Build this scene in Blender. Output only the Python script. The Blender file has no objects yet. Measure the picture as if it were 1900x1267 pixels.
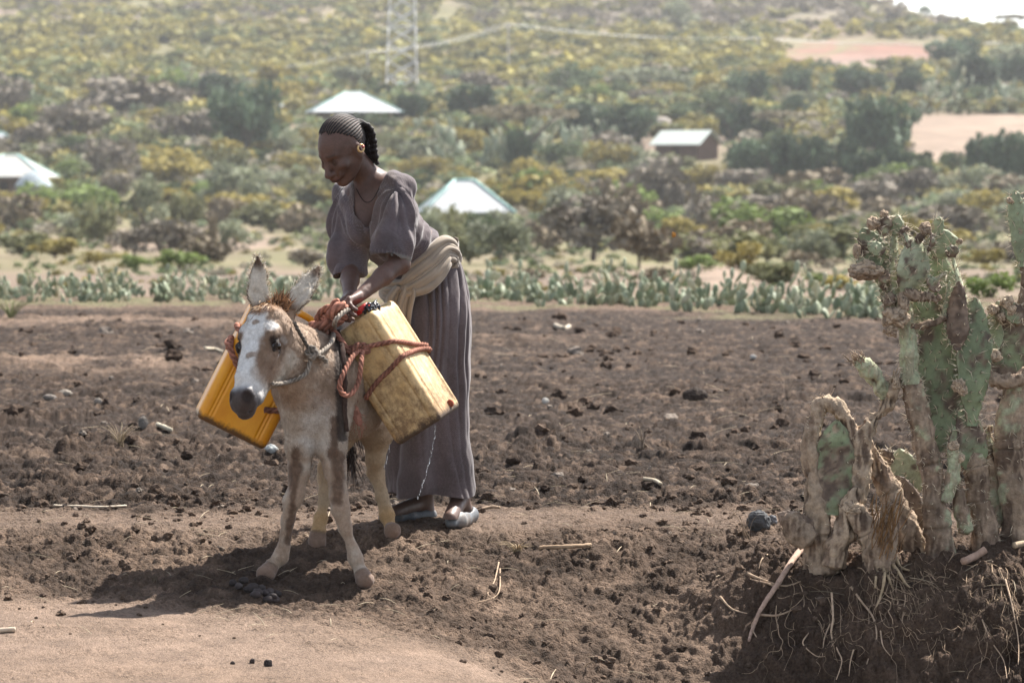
import bpy, math, random
import numpy as np
from mathutils import Vector, Matrix

# ------------------------------------------------------------------ camera, world, sun, exposure
SC = bpy.context.scene
COL = SC.collection
FP, CX, HY, ZC = 7920.0, 950.0, 330.0, 1.32      # focal length in photo pixels, centre column, horizon row, eye height

cam_d = bpy.data.cameras.new('camera'); cam = bpy.data.objects.new('camera', cam_d); COL.objects.link(cam)
cam.location = (0, 0, ZC); cam.rotation_euler = (math.radians(90), 0, 0)
cam_d.sensor_width = 36.0; cam_d.lens = 36.0*FP/1900.0
cam_d.shift_y = -(633.5-HY)/1900.0
cam_d.clip_start = 0.5; cam_d.clip_end = 20000
cam_d.dof.use_dof = True; cam_d.dof.focus_distance = 15.75; cam_d.dof.aperture_fstop = 7.5
SC.camera = cam

SUN_EL, SUN_AZ = math.radians(52), math.radians(40)     # behind the subject, to the right
sdir = Vector((math.sin(SUN_AZ)*math.cos(SUN_EL), math.cos(SUN_AZ)*math.cos(SUN_EL), math.sin(SUN_EL)))
sun_d = bpy.data.lights.new('sun', 'SUN'); sun = bpy.data.objects.new('sun', sun_d); COL.objects.link(sun)
sun_d.energy = 5.0; sun_d.angle = math.radians(0.55); sun_d.color = (1.0, 0.955, 0.89)
sun.rotation_euler = (-sdir).to_track_quat('-Z', 'Y').to_euler(); sun.location = (10, 10, 30)

W = bpy.data.worlds.new('World'); SC.world = W; W.use_nodes = True
wn = W.node_tree; bg = wn.nodes['Background']
sky = wn.nodes.new('ShaderNodeTexSky'); sky.sky_type = 'NISHITA'; sky.sun_disc = False
sky.sun_elevation = SUN_EL; sky.sun_rotation = SUN_AZ; sky.air_density = 1.0; sky.dust_density = 2.5; sky.altitude = 1500
hs = wn.nodes.new('ShaderNodeHueSaturation'); hs.inputs['Saturation'].default_value = 0.50
wn.links.new(sky.outputs[0], hs.inputs['Color']); wn.links.new(hs.outputs[0], bg.inputs[0]); bg.inputs[1].default_value = 0.098
SC.view_settings.view_transform = 'Standard'; SC.view_settings.look = 'None'
SC.view_settings.exposure = 1.56; SC.view_settings.gamma = 1.0; SC.view_settings.use_curve_mapping = False
SC.render.engine = 'CYCLES'
SC.cycles.use_denoising = True
SC.cycles.max_bounces = 6; SC.cycles.diffuse_bounces = 3; SC.cycles.glossy_bounces = 2
SC.cycles.transparent_max_bounces = 8; SC.cycles.volume_bounces = 1

# ------------------------------------------------------------------ small tools
rng = np.random.default_rng(7)
A = np.array
def P(px, py, Y): return np.array([(px-CX)*Y/FP, Y, ZC+(HY-py)*Y/FP])
def S(r, g, b):
    o = []
    for c in (r, g, b):
        c /= 255.0; o.append(c/12.92 if c <= 0.04045 else ((c+0.055)/1.055)**2.4)
    return np.array(o)
def sm(a, b, x):
    t = np.clip((x-a)/(b-a), 0, 1); return t*t*(3-2*t)
def nrm(v): v = np.asarray(v, float); return v/(np.linalg.norm(v, axis=-1, keepdims=True)+1e-12)
def mix(a, b, t):
    t = np.asarray(t)[..., None]; return a*(1-t)+b*t

def _h(ix, iy, iz, seed):
    with np.errstate(over='ignore'):
        n = (ix.astype(np.int64)*374761393 + iy.astype(np.int64)*668265263 + iz.astype(np.int64)*2147483647*3 + seed*974634777) & 0xffffffff
        n = ((n ^ (n >> 13))*1274126177) & 0xffffffff
        n = ((n ^ (n >> 16))*2246822519) & 0xffffffff
        n = n ^ (n >> 15)
    return (n & 0xffffff).astype(np.float32)/np.float32(0xffffff)
def vn2(x, y, seed=0):
    ix = np.floor(x); iy = np.floor(y); fx = (x-ix).astype(np.float32); fy = (y-iy).astype(np.float32)
    fx = fx*fx*(3-2*fx); fy = fy*fy*(3-2*fy); z = np.zeros_like(ix)
    a = _h(ix, iy, z, seed); b = _h(ix+1, iy, z, seed); c = _h(ix, iy+1, z, seed); d = _h(ix+1, iy+1, z, seed)
    return (a+(b-a)*fx)*(1-fy)+(c+(d-c)*fx)*fy
def vn3(p, seed=0):
    i = np.floor(p); f = (p-i); f = f*f*(3-2*f); r = 0
    for dx in (0, 1):
        for dy in (0, 1):
            for dz in (0, 1):
                w = (f[:, 0] if dx else 1-f[:, 0])*(f[:, 1] if dy else 1-f[:, 1])*(f[:, 2] if dz else 1-f[:, 2])
                r = r+w*_h(i[:, 0]+dx, i[:, 1]+dy, i[:, 2]+dz, seed)
    return r
def fb3(p, sc, seed=0, oc=3):
    r = 0; a = 1; t = 0
    for o in range(oc): r = r+a*vn3(p*sc+o*17.3, seed+o); t += a; a *= .5; sc *= 2.1
    return r/t
def fb2(x, y, sc, seed=0, oc=4):
    r = 0; a = 1.; t = 0
    for o in range(oc): r = r+a*vn2(x*sc+o*13.7, y*sc+o*7.1, seed+o); t += a; a *= .5; sc *= 2.03
    return r/t
def worley(x, y, sc, seed=0):
    x = x*sc; y = y*sc; ix = np.floor(x); iy = np.floor(y); d = np.full(x.shape, 9., np.float32); hid = np.zeros(x.shape, np.float32); z = np.zeros_like(ix)
    for dx in (-1, 0, 1):
        for dy in (-1, 0, 1):
            jx = ix+dx; jy = iy+dy
            px = jx+_h(jx, jy, z, seed); py = jy+_h(jx, jy, z, seed+1)
            q = (px-x)**2+(py-y)**2; m = q < d; d = np.where(m, q, d); hid = np.where(m, _h(jx, jy, z, seed+2), hid)
    return np.sqrt(d), hid

# ------------------------------------------------------------------ objects
BASE = {}
def tag(o, label=None, cat=None, group=None, kind=None):
    if label: o['label'] = label
    if cat: o['category'] = cat
    if group: o['group'] = group
    if kind: o['kind'] = kind
    return o
def empty(name, label, cat, base=(0, 0, 0), group=None):
    o = bpy.data.objects.new(name, None); COL.objects.link(o); o.location = tuple(base); o.empty_display_size = .1
    BASE[o.name] = np.array(base, float); return tag(o, label, cat, group)
def make_mesh(name, v, faces, mat=None, cols=None, smooth=True):
    v = np.asarray(v, np.float32)
    fl = faces if isinstance(faces, list) else [faces]
    fl = [np.asarray(f, np.int32) for f in fl if len(f)]
    me = bpy.data.meshes.new(name)
    nl = sum(f.size for f in fl); nf = sum(len(f) for f in fl)
    me.vertices.add(len(v)); me.vertices.foreach_set('co', v.ravel())
    me.loops.add(nl); me.loops.foreach_set('vertex_index', np.concatenate([f.ravel() for f in fl]))
    sizes = np.concatenate([np.full(len(f), f.shape[1], np.int32) for f in fl])
    st = np.concatenate([[0], np.cumsum(sizes)[:-1]]).astype(np.int32)
    me.polygons.add(nf); me.polygons.foreach_set('loop_start', st); me.polygons.foreach_set('loop_total', sizes)
    me.polygons.foreach_set('use_smooth', np.full(nf, bool(smooth)))
    if cols is not None:
        c = np.asarray(cols, np.float32)
        if c.ndim == 1: c = np.tile(c, (len(v), 1))
        if c.shape[1] == 3: c = np.hstack([c, np.ones((len(c), 1), np.float32)])
        at = me.attributes.new('Col', 'FLOAT_COLOR', 'POINT'); at.data.foreach_set('color', c.ravel())
    me.update(calc_edges=True)
    if mat is not None: me.materials.append(mat)
    return me
def obj(name, v, faces, mat=None, parent=None, cols=None, smooth=True, base=None):
    """one mesh object; vertices given in world space, stored about the thing's base"""
    if parent is not None: b = BASE[parent.name]
    elif base is not None: b = np.asarray(base, float)
    else: b = np.zeros(3)
    o = bpy.data.objects.new(name, make_mesh(name, np.asarray(v)-b, faces, mat, cols, smooth)); COL.objects.link(o)
    if parent is not None: o.parent = parent
    else: o.location = tuple(b)
    BASE[o.name] = b
    return o
def copy_tree(o, parent=None):
    c = o.copy(); COL.objects.link(c); BASE[c.name] = BASE.get(o.name, np.zeros(3))
    if parent is not None: c.parent = parent
    for ch in o.children: copy_tree(ch, c)
    return c

class MB:
    """collects vertices, faces and colours for ONE mesh"""
    def __init__(s): s.v = []; s.f3 = []; s.f4 = []; s.c = []; s.n = 0
    def add(s, v, f, c=(.5, .5, .5)):
        v = np.asarray(v, float); fl = f if isinstance(f, list) else [f]
        for q in fl:
            q = np.asarray(q, int)
            if len(q): (s.f3 if q.shape[1] == 3 else s.f4).append(q+s.n)
        c = np.asarray(c, float)
        if c.ndim == 1: c = np.tile(c, (len(v), 1))
        s.v.append(v); s.c.append(c); s.n += len(v); return s
    def out(s):
        f = []
        if s.f3: f.append(np.vstack(s.f3))
        if s.f4: f.append(np.vstack(s.f4))
        return np.vstack(s.v), f, np.vstack(s.c)
    def build(s, name, mat, parent=None, smooth=True, base=None):
        v, f, c = s.out(); return obj(name, v, f, mat, parent, c, smooth, base)

def spline(pts, n):
    """Catmull-Rom through pts (any columns), n samples"""
    p = np.asarray(pts, float); m = len(p)
    if m == 2: return p[0]+(p[1]-p[0])*np.linspace(0, 1, n)[:, None]
    t = np.linspace(0, m-1-1e-9, n); i = t.astype(int); f = (t-i)[:, None]
    g = lambda k: p[np.clip(k, 0, m-1)]
    a, b, c, d = g(i-1), g(i), g(i+1), g(i+2)
    return .5*((2*b)+(-a+c)*f+(2*a-5*b+4*c-d)*f*f+(-a+3*b-3*c+d)*f**3)
def frames(p):
    t = nrm(np.gradient(p, axis=0)); n = np.zeros_like(p)
    u = np.array([0, 0, 1.]) if abs(t[0][2]) < .9 else np.array([1., 0, 0])
    n[0] = nrm(np.cross(t[0], u))
    for i in range(1, len(p)):
        q = n[i-1]-t[i]*np.dot(n[i-1], t[i]); n[i] = nrm(q)
    return t, n, np.cross(t, n)
def grid_faces(r, s, wrap=True):
    i = np.arange(r-1)[:, None]; j = np.arange(s if wrap else s-1)[None, :]; k = (j+1) % s
    return np.stack([i*s+j, i*s+k, (i+1)*s+k, (i+1)*s+j], -1).reshape(-1, 4)
def tube(pts, rad, n=None, seg=8, lobes=0, lob=.2, twist=0., flat=1., cap=True, wob=0., seed=0):
    pts = np.asarray(pts, float); n = n or max(2, len(pts)*4)
    rad = np.asarray(rad, float)
    if rad.ndim == 0: rad = np.full(len(pts), float(rad))
    q = spline(np.hstack([pts, rad[:, None]]), n); p = q[:, :3]; r = np.maximum(q[:, 3], 1e-4)
    t, a, b = frames(p); th = np.linspace(0, 2*np.pi, seg, endpoint=False)
    L = np.concatenate([[0], np.cumsum(np.linalg.norm(np.diff(p, axis=0), axis=1))])
    R = r[:, None]*np.ones(seg)
    if lobes: R = R*(1+lob*np.abs(np.cos(lobes*.5*(th[None, :]+twist*L[:, None]))) - lob*.5)
    v = p[:, None, :]+R[..., None]*(np.cos(th)[None, :, None]*a[:, None, :]+flat*np.sin(th)[None, :, None]*b[:, None, :])
    v = v.reshape(-1, 3)
    if wob:
        nn = nrm(v-np.repeat(p, seg, 0)); v = v+nn*((fb3(v, 1/(wob*6), seed)-.5)*2*wob)[:, None]
    f = [grid_faces(n, seg)]
    if cap:
        v = np.vstack([v, p[:1]-t[:1]*r[0]*.3, p[-1:]+t[-1:]*r[-1]*.3]); m = n*seg
        j = np.arange(seg); k = (j+1) % seg
        f.append(np.vstack([np.stack([k, j, np.full(seg, m)], -1), np.stack([(n-1)*seg+j, (n-1)*seg+k, np.full(seg, m+1)], -1)]))
    return v, f
def box(lo, hi):
    lo = np.asarray(lo, float); hi = np.asarray(hi, float)
    v = A([[(lo, hi)[i][0], (lo, hi)[j][1], (lo, hi)[k][2]] for i in (0, 1) for j in (0, 1) for k in (0, 1)])
    return v, A([[0, 1, 3, 2], [4, 6, 7, 5], [0, 4, 5, 1], [2, 3, 7, 6], [0, 2, 6, 4], [1, 5, 7, 3]])
def ico(sub=1):
    t = (1+5**.5)/2
    v = [(-1, t, 0), (1, t, 0), (-1, -t, 0), (1, -t, 0), (0, -1, t), (0, 1, t), (0, -1, -t), (0, 1, -t), (t, 0, -1), (t, 0, 1), (-t, 0, -1), (-t, 0, 1)]
    f = [(0, 11, 5), (0, 5, 1), (0, 1, 7), (0, 7, 10), (0, 10, 11), (1, 5, 9), (5, 11, 4), (11, 10, 2), (10, 7, 6), (7, 1, 8), (3, 9, 4), (3, 4, 2), (3, 2, 6), (3, 6, 8), (3, 8, 9), (4, 9, 5), (2, 4, 11), (6, 2, 10), (8, 6, 7), (9, 8, 1)]
    v = [nrm(A(q)) for q in v]
    for _ in range(sub):
        nf = []; mid = {}
        def m(a, b):
            k = (min(a, b), max(a, b))
            if k not in mid: v.append(nrm(v[a]+v[b])); mid[k] = len(v)-1
            return mid[k]
        for a, b, c in f:
            x, y, z = m(a, b), m(b, c), m(c, a); nf += [(a, x, z), (b, y, x), (c, z, y), (x, y, z)]
        f = nf
    return A(v), A(f)
ICO1, ICO2, ICO3 = ico(1), ico(2), ico(3)
def vnormals(v, faces):
    n = np.zeros_like(v)
    for f in faces if isinstance(faces, list) else [faces]:
        f = np.asarray(f)
        fn = np.cross(v[f[:, 1]]-v[f[:, 0]], v[f[:, 2]]-v[f[:, 0]])
        if f.shape[1] == 4: fn = np.cross(v[f[:, 2]]-v[f[:, 0]], v[f[:, 3]]-v[f[:, 1]])
        for k in range(f.shape[1]):
            for c in range(3): n[:, c] += np.bincount(f[:, k], fn[:, c], len(v))
    return nrm(n)

# ------------------------------------------------------------------ implicit surfaces: one continuous skin from many soft primitives
class Field:
    def __init__(s, lo, hi, h):
        s.lo = np.asarray(lo, float); s.h = h; s.dim = (np.ceil((np.asarray(hi)-s.lo)/h)).astype(int)+1
        s.d = np.full(s.dim, 1.0, np.float32)
    def _sub(s, lo, hi):
        i0 = np.clip(np.floor((lo-s.lo)/s.h).astype(int), 0, s.dim); i1 = np.clip(np.ceil((hi-s.lo)/s.h).astype(int)+1, 0, s.dim)
        sl = tuple(slice(a, b) for a, b in zip(i0, i1))
        g = [(s.lo[k]+s.h*np.arange(i0[k], i1[k])).astype(np.float32) for k in range(3)]
        return sl, g[0][:, None, None], g[1][None, :, None], g[2][None, None, :]
    def _comb(s, sl, e, k, op):
        a = s.d[sl]
        if op == 'sub':
            e = -e
            if k > 0:
                h = np.maximum(k-np.abs(a-e), 0)/k; s.d[sl] = np.maximum(a, e)+h*h*k*.25
            else: s.d[sl] = np.maximum(a, e)
        else:
            if k > 0:
                h = np.maximum(k-np.abs(a-e), 0)/k; s.d[sl] = np.minimum(a, e)-h*h*k*.25
            else: s.d[sl] = np.minimum(a, e)
    def cap(s, a, b, ra, rb, k=.02, op='add', flat=None, ff=1.):
        """tapered capsule; flat = axis squeezed by ff"""
        a = np.asarray(a, float); b = np.asarray(b, float); R = max(ra, rb)+k+3*s.h
        sl, x, y, z = s._sub(np.minimum(a, b)-R, np.maximum(a, b)+R)
        if 0 in s.d[sl].shape: return s
        x, y, z = x-a[0], y-a[1], z-a[2]; ba = b-a; L = max(ba@ba, 1e-12)
        t = np.clip((x*ba[0]+y*ba[1]+z*ba[2])/L, 0, 1)
        qx, qy, qz = x-t*ba[0], y-t*ba[1], z-t*ba[2]
        q2 = qx*qx+qy*qy+qz*qz
        if flat is not None:
            f = nrm(flat); w = qx*f[0]+qy*f[1]+qz*f[2]; q2 = q2+w*w*(1/ff**2-1)
        r = ra+t*(rb-ra); e = np.sqrt(q2)-r
        if flat is not None: e = e*(ff+(1-ff)*.4)
        s._comb(sl, e, k, op); return s
    def ell(s, c, r, M=None, k=.02, op='add'):
        c = np.asarray(c, float); r = np.asarray(r, float); R = r.max()+k+3*s.h
        sl, x, y, z = s._sub(c-R, c+R)
        if 0 in s.d[sl].shape: return s
        x, y, z = x-c[0], y-c[1], z-c[2]
        if M is None: u, v, w = x, y, z
        else:
            u = x*M[0][0]+y*M[0][1]+z*M[0][2]; v = x*M[1][0]+y*M[1][1]+z*M[1][2]; w = x*M[2][0]+y*M[2][1]+z*M[2][2]
        k0 = np.sqrt((u/r[0])**2+(v/r[1])**2+(w/r[2])**2)+1e-6; k1 = np.sqrt((u/r[0]**2)**2+(v/r[1]**2)**2+(w/r[2]**2)**2)+1e-6
        s._comb(sl, k0*(k0-1)/k1, k, op); return s
    def chain(s, pts, rad, k=.02, flat=None, ff=1., op='add'):
        for i in range(len(pts)-1): s.cap(pts[i], pts[i+1], rad[i], rad[i+1], k, op, flat, ff)
        return s
    def mesh(s, smooth=1):
        d = s.d; neg = d < 0
        c = np.zeros(tuple(np.array(d.shape)-1), np.uint8)
        for i in (0, 1):
            for j in (0, 1):
                for k in (0, 1):
                    c += neg[i:d.shape[0]-1+i, j:d.shape[1]-1+j, k:d.shape[2]-1+k]
        idx = np.argwhere((c > 0) & (c < 8)); del c
        vid = {}
        acc = np.zeros((len(idx), 3)); cnt = np.zeros(len(idx))
        I, J, K = idx.T
        for ax in range(3):
            o1, o2 = [q for q in range(3) if q != ax]
            for a in (0, 1):
                for b in (0, 1):
                    p0 = idx.copy(); p0[:, o1] += a; p0[:, o2] += b; p1 = p0.copy(); p1[:, ax] += 1
                    d0 = d[tuple(p0.T)]; d1 = d[tuple(p1.T)]; m = (d0 < 0) != (d1 < 0)
                    t = np.where(m, d0/(d0-d1+1e-20), 0); q = p0.astype(float); q[:, ax] += t
                    acc[m] += q[m]; cnt[m] += 1
        V = acc/cnt[:, None]*s.h+s.lo
        lin = np.full(np.array(d.shape)-1, -1, np.int32); lin[I, J, K] = np.arange(len(idx))
        F = []
        for ax in range(3):
            o1, o2 = (ax+1) % 3, (ax+2) % 3
            sl0 = [slice(None)]*3; sl1 = [slice(None)]*3; sl0[ax] = slice(0, -1); sl1[ax] = slice(1, None)
            e = np.argwhere(neg[tuple(sl0)] != neg[tuple(sl1)])
            m = (e[:, o1] > 0) & (e[:, o2] > 0) & (e[:, o1] < d.shape[o1]-1) & (e[:, o2] < d.shape[o2]-1); e = e[m]
            def g(da, db):
                q = e.copy(); q[:, o1] -= da; q[:, o2] -= db; return lin[tuple(q.T)]
            quad = np.stack([g(1, 1), g(0, 1), g(0, 0), g(1, 0)], -1)
            fl = ~neg[tuple(e.T)]; quad[fl] = quad[fl][:, ::-1]; F.append(quad)
        F = np.vstack(F); F = F[(F >= 0).all(1)]
        for _ in range(smooth):
            V2 = np.zeros_like(V); n = np.zeros(len(V))
            for k in range(4):
                for q in ((k+1) % 4, (k-1) % 4):
                    for c3 in range(3): V2[:, c3] += np.bincount(F[:, k], V[F[:, q], c3], len(V))
                    n += np.bincount(F[:, k], minlength=len(V))
            V = .45*V+.55*V2/np.maximum(n, 1)[:, None]
        return V, F

# ------------------------------------------------------------------ materials
def nodes(name):
    m = bpy.data.materials.new(name); m.use_nodes = True; t = m.node_tree; return m, t, t.nodes['Principled BSDF']
def N(t, kind, **kw):
    n = t.nodes.new(kind)
    for k, v in kw.items():
        if k.startswith('i_'):
            key = k[2:]; n.inputs[int(key) if key.isdigit() else key.replace('_', ' ')].default_value = v
        else: setattr(n, k, v)
    return n
def mat_attr(name, rough=.9, spec=.2, var=.3, vs=40., var2=0., vs2=5., bump=.3, bs=150., bd=.004, hue=None, trans=0., rand=0., tint=None, tf=.5, sheen=0.):
    """colour from the mesh's own Col attribute, broken up by noise; bump from noise"""
    m, t, p = nodes(name); L = t.links.new
    at = N(t, 'ShaderNodeAttribute', attribute_name='Col'); tc = N(t, 'ShaderNodeTexCoord')
    n1 = N(t, 'ShaderNodeTexNoise', i_Scale=vs, i_Detail=6., i_Roughness=.65); L(tc.outputs['Object'], n1.inputs['Vector'])
    r1 = N(t, 'ShaderNodeMapRange', i_1=.3, i_2=.7, i_3=1-var, i_4=1+var); L(n1.outputs[0], r1.inputs[0])
    mul = N(t, 'ShaderNodeVectorMath', operation='SCALE'); L(at.outputs['Color'], mul.inputs[0]); L(r1.outputs[0], mul.inputs['Scale'])
    src = mul.outputs[0]
    if var2:
        n2 = N(t, 'ShaderNodeTexNoise', i_Scale=vs2, i_Detail=4.); L(tc.outputs['Object'], n2.inputs['Vector'])
        r2 = N(t, 'ShaderNodeMapRange', i_1=.3, i_2=.7, i_3=1-var2, i_4=1+var2); L(n2.outputs[0], r2.inputs[0])
        m2 = N(t, 'ShaderNodeVectorMath', operation='SCALE'); L(src, m2.inputs[0]); L(r2.outputs[0], m2.inputs['Scale']); src = m2.outputs[0]
    if rand:
        oi = N(t, 'ShaderNodeObjectInfo'); r3 = N(t, 'ShaderNodeMapRange', i_1=0., i_2=1., i_3=1-rand, i_4=1+rand); L(oi.outputs['Random'], r3.inputs[0])
        m3 = N(t, 'ShaderNodeVectorMath', operation='SCALE'); L(src, m3.inputs[0]); L(r3.outputs[0], m3.inputs['Scale']); src = m3.outputs[0]
    if tint is not None:
        n4 = N(t, 'ShaderNodeTexNoise', i_Scale=vs*.35, i_Detail=5.); L(tc.outputs['Object'], n4.inputs['Vector'])
        r4 = N(t, 'ShaderNodeMapRange', i_1=.48, i_2=.66, i_3=0., i_4=tf); L(n4.outputs[0], r4.inputs[0])
        mx = N(t, 'ShaderNodeMix', data_type='RGBA'); L(r4.outputs[0], mx.inputs[0]); L(src, mx.inputs[6]); mx.inputs[7].default_value = (*tint, 1); src = mx.outputs[2]
    L(src, p.inputs['Base Color'])
    if bump:
        nb = N(t, 'ShaderNodeTexNoise', i_Scale=bs, i_Detail=5.); L(tc.outputs['Object'], nb.inputs['Vector'])
        b = N(t, 'ShaderNodeBump', i_Strength=bump, i_Distance=bd); L(nb.outputs[0], b.inputs['Height']); L(b.outputs[0], p.inputs['Normal'])
    p.inputs['Roughness'].default_value = rough; p.inputs['Specular IOR Level'].default_value = spec
    if sheen: p.inputs['Sheen Weight'].default_value = sheen
    if trans:
        tr = N(t, 'ShaderNodeBsdfTranslucent'); L(src, tr.inputs[0]); ms = N(t, 'ShaderNodeMixShader', i_0=trans)
        L(p.outputs[0], ms.inputs[1]); L(tr.outputs[0], ms.inputs[2]); L(ms.outputs[0], t.nodes['Material Output'].inputs[0])
    return m
# ------------------------------------------------------------------ the ground near by: ploughed field, footpath strip, bank, dirt track
RIDGES = [(20.2, .030, .6), (24.6, .035, .8), (29.2, .10, 1.0), (34.2, .09, 1.1), (38.6, .05, 1.0)]
def softp(x, w): return w*np.logaddexp(0, x/w)
def H(X, Y):
    """smooth ground height"""
    X = np.asarray(X, float); Y = np.asarray(Y, float)
    Xs = X*15.5/np.maximum(Y, 10)
    D = 16.25-Y
    Dt = .72+.75*sm(-2.3, .3, Xs)+.10*np.sin(Xs*2.3); sl = .175+.13*sm(-.45, .55, Xs)
    ramp = softp(D, .09)-softp(D-Dt, .16)
    zl = -sl*ramp-.055*softp(D-Dt, .3)
    Dr = 1.02+.07*np.sin(Xs*3.1+.7)+.05*np.sin(Xs*7.3)+.24*sm(1.05, 1.4, Xs)
    dr = softp(D-Dr, .07)-softp(D-Dr-.75, .2)
    zr = -.03*softp(D, .2)-1.15*dr-.08*softp(D-Dr-.75, .2)
    wr = sm(.58, 1.0, Xs+.12*(D-.8)*(D > .8)*0-.05*np.sin(Y*6))
    z = zl*(1-wr)+zr*wr
    fz = sm(16.9, 17.8, Y)*(1-sm(39.5, 42, Y))
    for y0, h, w in RIDGES:
        yy = Y-y0-.35*np.sin(X*.45+y0)-.25*np.sin(X*1.1+2*y0)
        z = z+fz*h*np.exp(-(yy/w)**2)*(.35+.65*sm(.3, .7, vn2(X*.35+y0, Y*.05+X*0, int(y0)))) 
    return z
def masks(X, Y):
    Xs = X*15.5/np.maximum(Y, 10); D = 16.25-Y
    n = fb2(X, Y, 1.6, 3)-.5; n2 = fb2(X, Y, .5, 8)-.5
    field = sm(16.75, 17.35, Y+n*1.1)*(1-sm(40.6, 42.8, Y+n2*4+X*.25))
    Dt = .72+.75*sm(-2.3, .3, Xs)+.10*np.sin(Xs*2.3)
    road = sm(-.02, .60, D-Dt+n*.5)*(1-sm(.62, .95, Xs+n*.3))
    mound = sm(.62, .95, Xs+n*.25)*sm(.35, .8, D+n*.3)
    return field, road, mound
def HN(X, Y):
    """ground height with its clods and crumbs"""
    z = H(X, Y); f, r, m = masks(X, Y)
    wx = X+(vn2(X*6, Y*6, 41)-.5)*.09; wy = Y+(vn2(X*6, Y*6, 42)-.5)*.09
    def bill(sc, s): return 1-np.abs(2*vn2(wx*sc, wy*sc, s)-1)
    def clod(sc, s):
        d, h = worley(wx, wy, sc, s); return np.sqrt(np.maximum(0, 1-(d/.62)**2))*(.25+.75*h)
    bank = np.clip(1-f-r, 0, 1)
    pathm = sm(16.1, 16.4, Y)*(1-sm(16.7, 17.3, Y))
    far = 1-.38*sm(20, 32, Y)
    big = sm(.52, .68, vn2(X*1.1, Y*1.1, 13)); z = z+f*far*(.10*(fb2(X, Y, .8, 11, 3)-.5)+.060*clod(3.6, 10)*big+.036*clod(6.5, 12)*(vn2(X*2.3, Y*2.3, 17) > .38)+.028*clod(12, 15)+.018*clod(24, 18)+.010*clod(45, 21)+.008*(vn2(X*60, Y*60, 24)-.5)-.038)
    am = bank*(1-.6*pathm)*1.35
    z = z+am*(.06*(fb2(X, Y, 1.9, 61)-.5)+.012*clod(8, 32)*(vn2(X*3, Y*3, 39) > .45)+.014*clod(19, 34)+.010*clod(41, 37)+.006*(vn2(X*70, Y*70, 40)-.5)-.012)
    wy = wy*1.5
    z = z+m*(.034*clod(6, 52)+.03*clod(15, 54)+.018*clod(33, 57)+.02*(fb2(X, Y, 4, 58)-.5)-.028)
    z = z+(r+pathm*.5)*(.035*(fb2(X, Y, 1.3, 71, 3)-.5)+.006*clod(30, 72)*(vn2(X*5, Y*5, 79) > .6)+.0035*(vn2(X*55, Y*55, 75)-.5)+.003*(vn2(X*23, Y*23, 76)-.5))
    return z
ys = np.concatenate([np.arange(9.5, 13.4, .08), np.arange(13.4, 14.2, .016), np.arange(14.2, 17.6, .0085), np.arange(17.6, 21, .016), np.arange(21, 28, .034), np.arange(28, 37, .06), np.arange(37, 47.2, .11)])
xs = np.concatenate([np.linspace(-2600, -120, 90), np.linspace(-110, 2010, 960), np.linspace(2020, 4500, 90)])
YY, XX = np.meshgrid(ys, xs, indexing='ij'); XX = (XX-CX)*YY/FP
ZZ = HN(XX, YY)
f_, r_, m_ = masks(XX, YY)
soil_dark, soil_mid, dry, drypale = A([.029, .0195, .0142]), A([.080, .0535, .0375]), A([.162, .112, .080]), A([.192, .137, .103])
n1 = fb2(XX, YY, 2.2, 81); n2 = fb2(XX, YY, 14., 85, 3); n3 = fb2(XX, YY, .55, 88, 3)
rid = np.zeros_like(XX)
for y0, h, w in RIDGES:
    yy = YY-y0-.35*np.sin(XX*.45+y0)-.25*np.sin(XX*1.1+2*y0); rid = np.maximum(rid, np.exp(-(yy/(w*.8))**2)*(.25+.75*(y0 > 26))*sm(.35, .7, vn2(XX*.35+y0, YY*.05, int(y0))))
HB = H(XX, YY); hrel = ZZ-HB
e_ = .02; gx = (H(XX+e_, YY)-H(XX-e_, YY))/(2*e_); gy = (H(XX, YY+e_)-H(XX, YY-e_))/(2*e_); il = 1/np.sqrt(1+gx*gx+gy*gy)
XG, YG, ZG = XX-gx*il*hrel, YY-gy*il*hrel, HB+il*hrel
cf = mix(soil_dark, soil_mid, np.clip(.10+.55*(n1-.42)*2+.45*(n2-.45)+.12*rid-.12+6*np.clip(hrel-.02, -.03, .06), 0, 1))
cf = mix(cf, dry, np.clip(.80*rid*sm(.33, .60, n1+.22*n2)+.35*sm(.6, .75, n2)*.4, 0, .8))
d1_, h1_ = worley(XX+(n1-.5)*.15, YY*.8, 10., 301); d2_, h2_ = worley(XX, YY*.7+(n2-.5)*.06, 24., 304)
cf = cf*((.70+.58*h1_)*(.80+.42*h2_))[..., None]; cf = mix(cf, dry*1.05, sm(.80, .97, h2_)*.42*(1-sm(.35, .6, d2_))+sm(.86, .98, h1_)*.35*(1-sm(.4, .6, d1_)))  # soil tone varies by clod; pale dry tops also stand in for sunlit highlights
cp = mix(dry, drypale, np.clip(n1*1.1-.1, 0, 1))*(.86+.28*n2[..., None])
cb = mix(soil_mid*.92, dry, np.clip(.26+1.0*(n1-.45)+.8*(n2-.5), 0, 1)); cb = mix(cb, soil_dark*1.2, sm(.5, .66, fb2(XX, YY, 3.1, 91, 3))*.55)
cm = mix(soil_dark*1.3, soil_mid*1.35, np.clip(.5+.9*(n2-.45)+.5*(n1-.5), 0, 1))
pathm = sm(16.05, 16.4, YY+(n1-.5)*.9)*(1-sm(16.7, 17.3, YY+(n1-.5)*.8))
edge = sm(41., 42.6, YY+(n3-.5)*4+XX*.25)
cb = cb*((.72+.5*h1_)*(.8+.4*h2_))[..., None]; cp = cp*(.93+.14*h2_)[..., None]; cp = mix(cp, soil_mid, sm(.92, .99, h2_)*(1-sm(.2, .4, d2_))*.5)
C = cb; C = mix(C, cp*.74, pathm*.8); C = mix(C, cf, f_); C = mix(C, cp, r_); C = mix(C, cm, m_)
grassy = A([.15, .15, .075])
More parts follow.
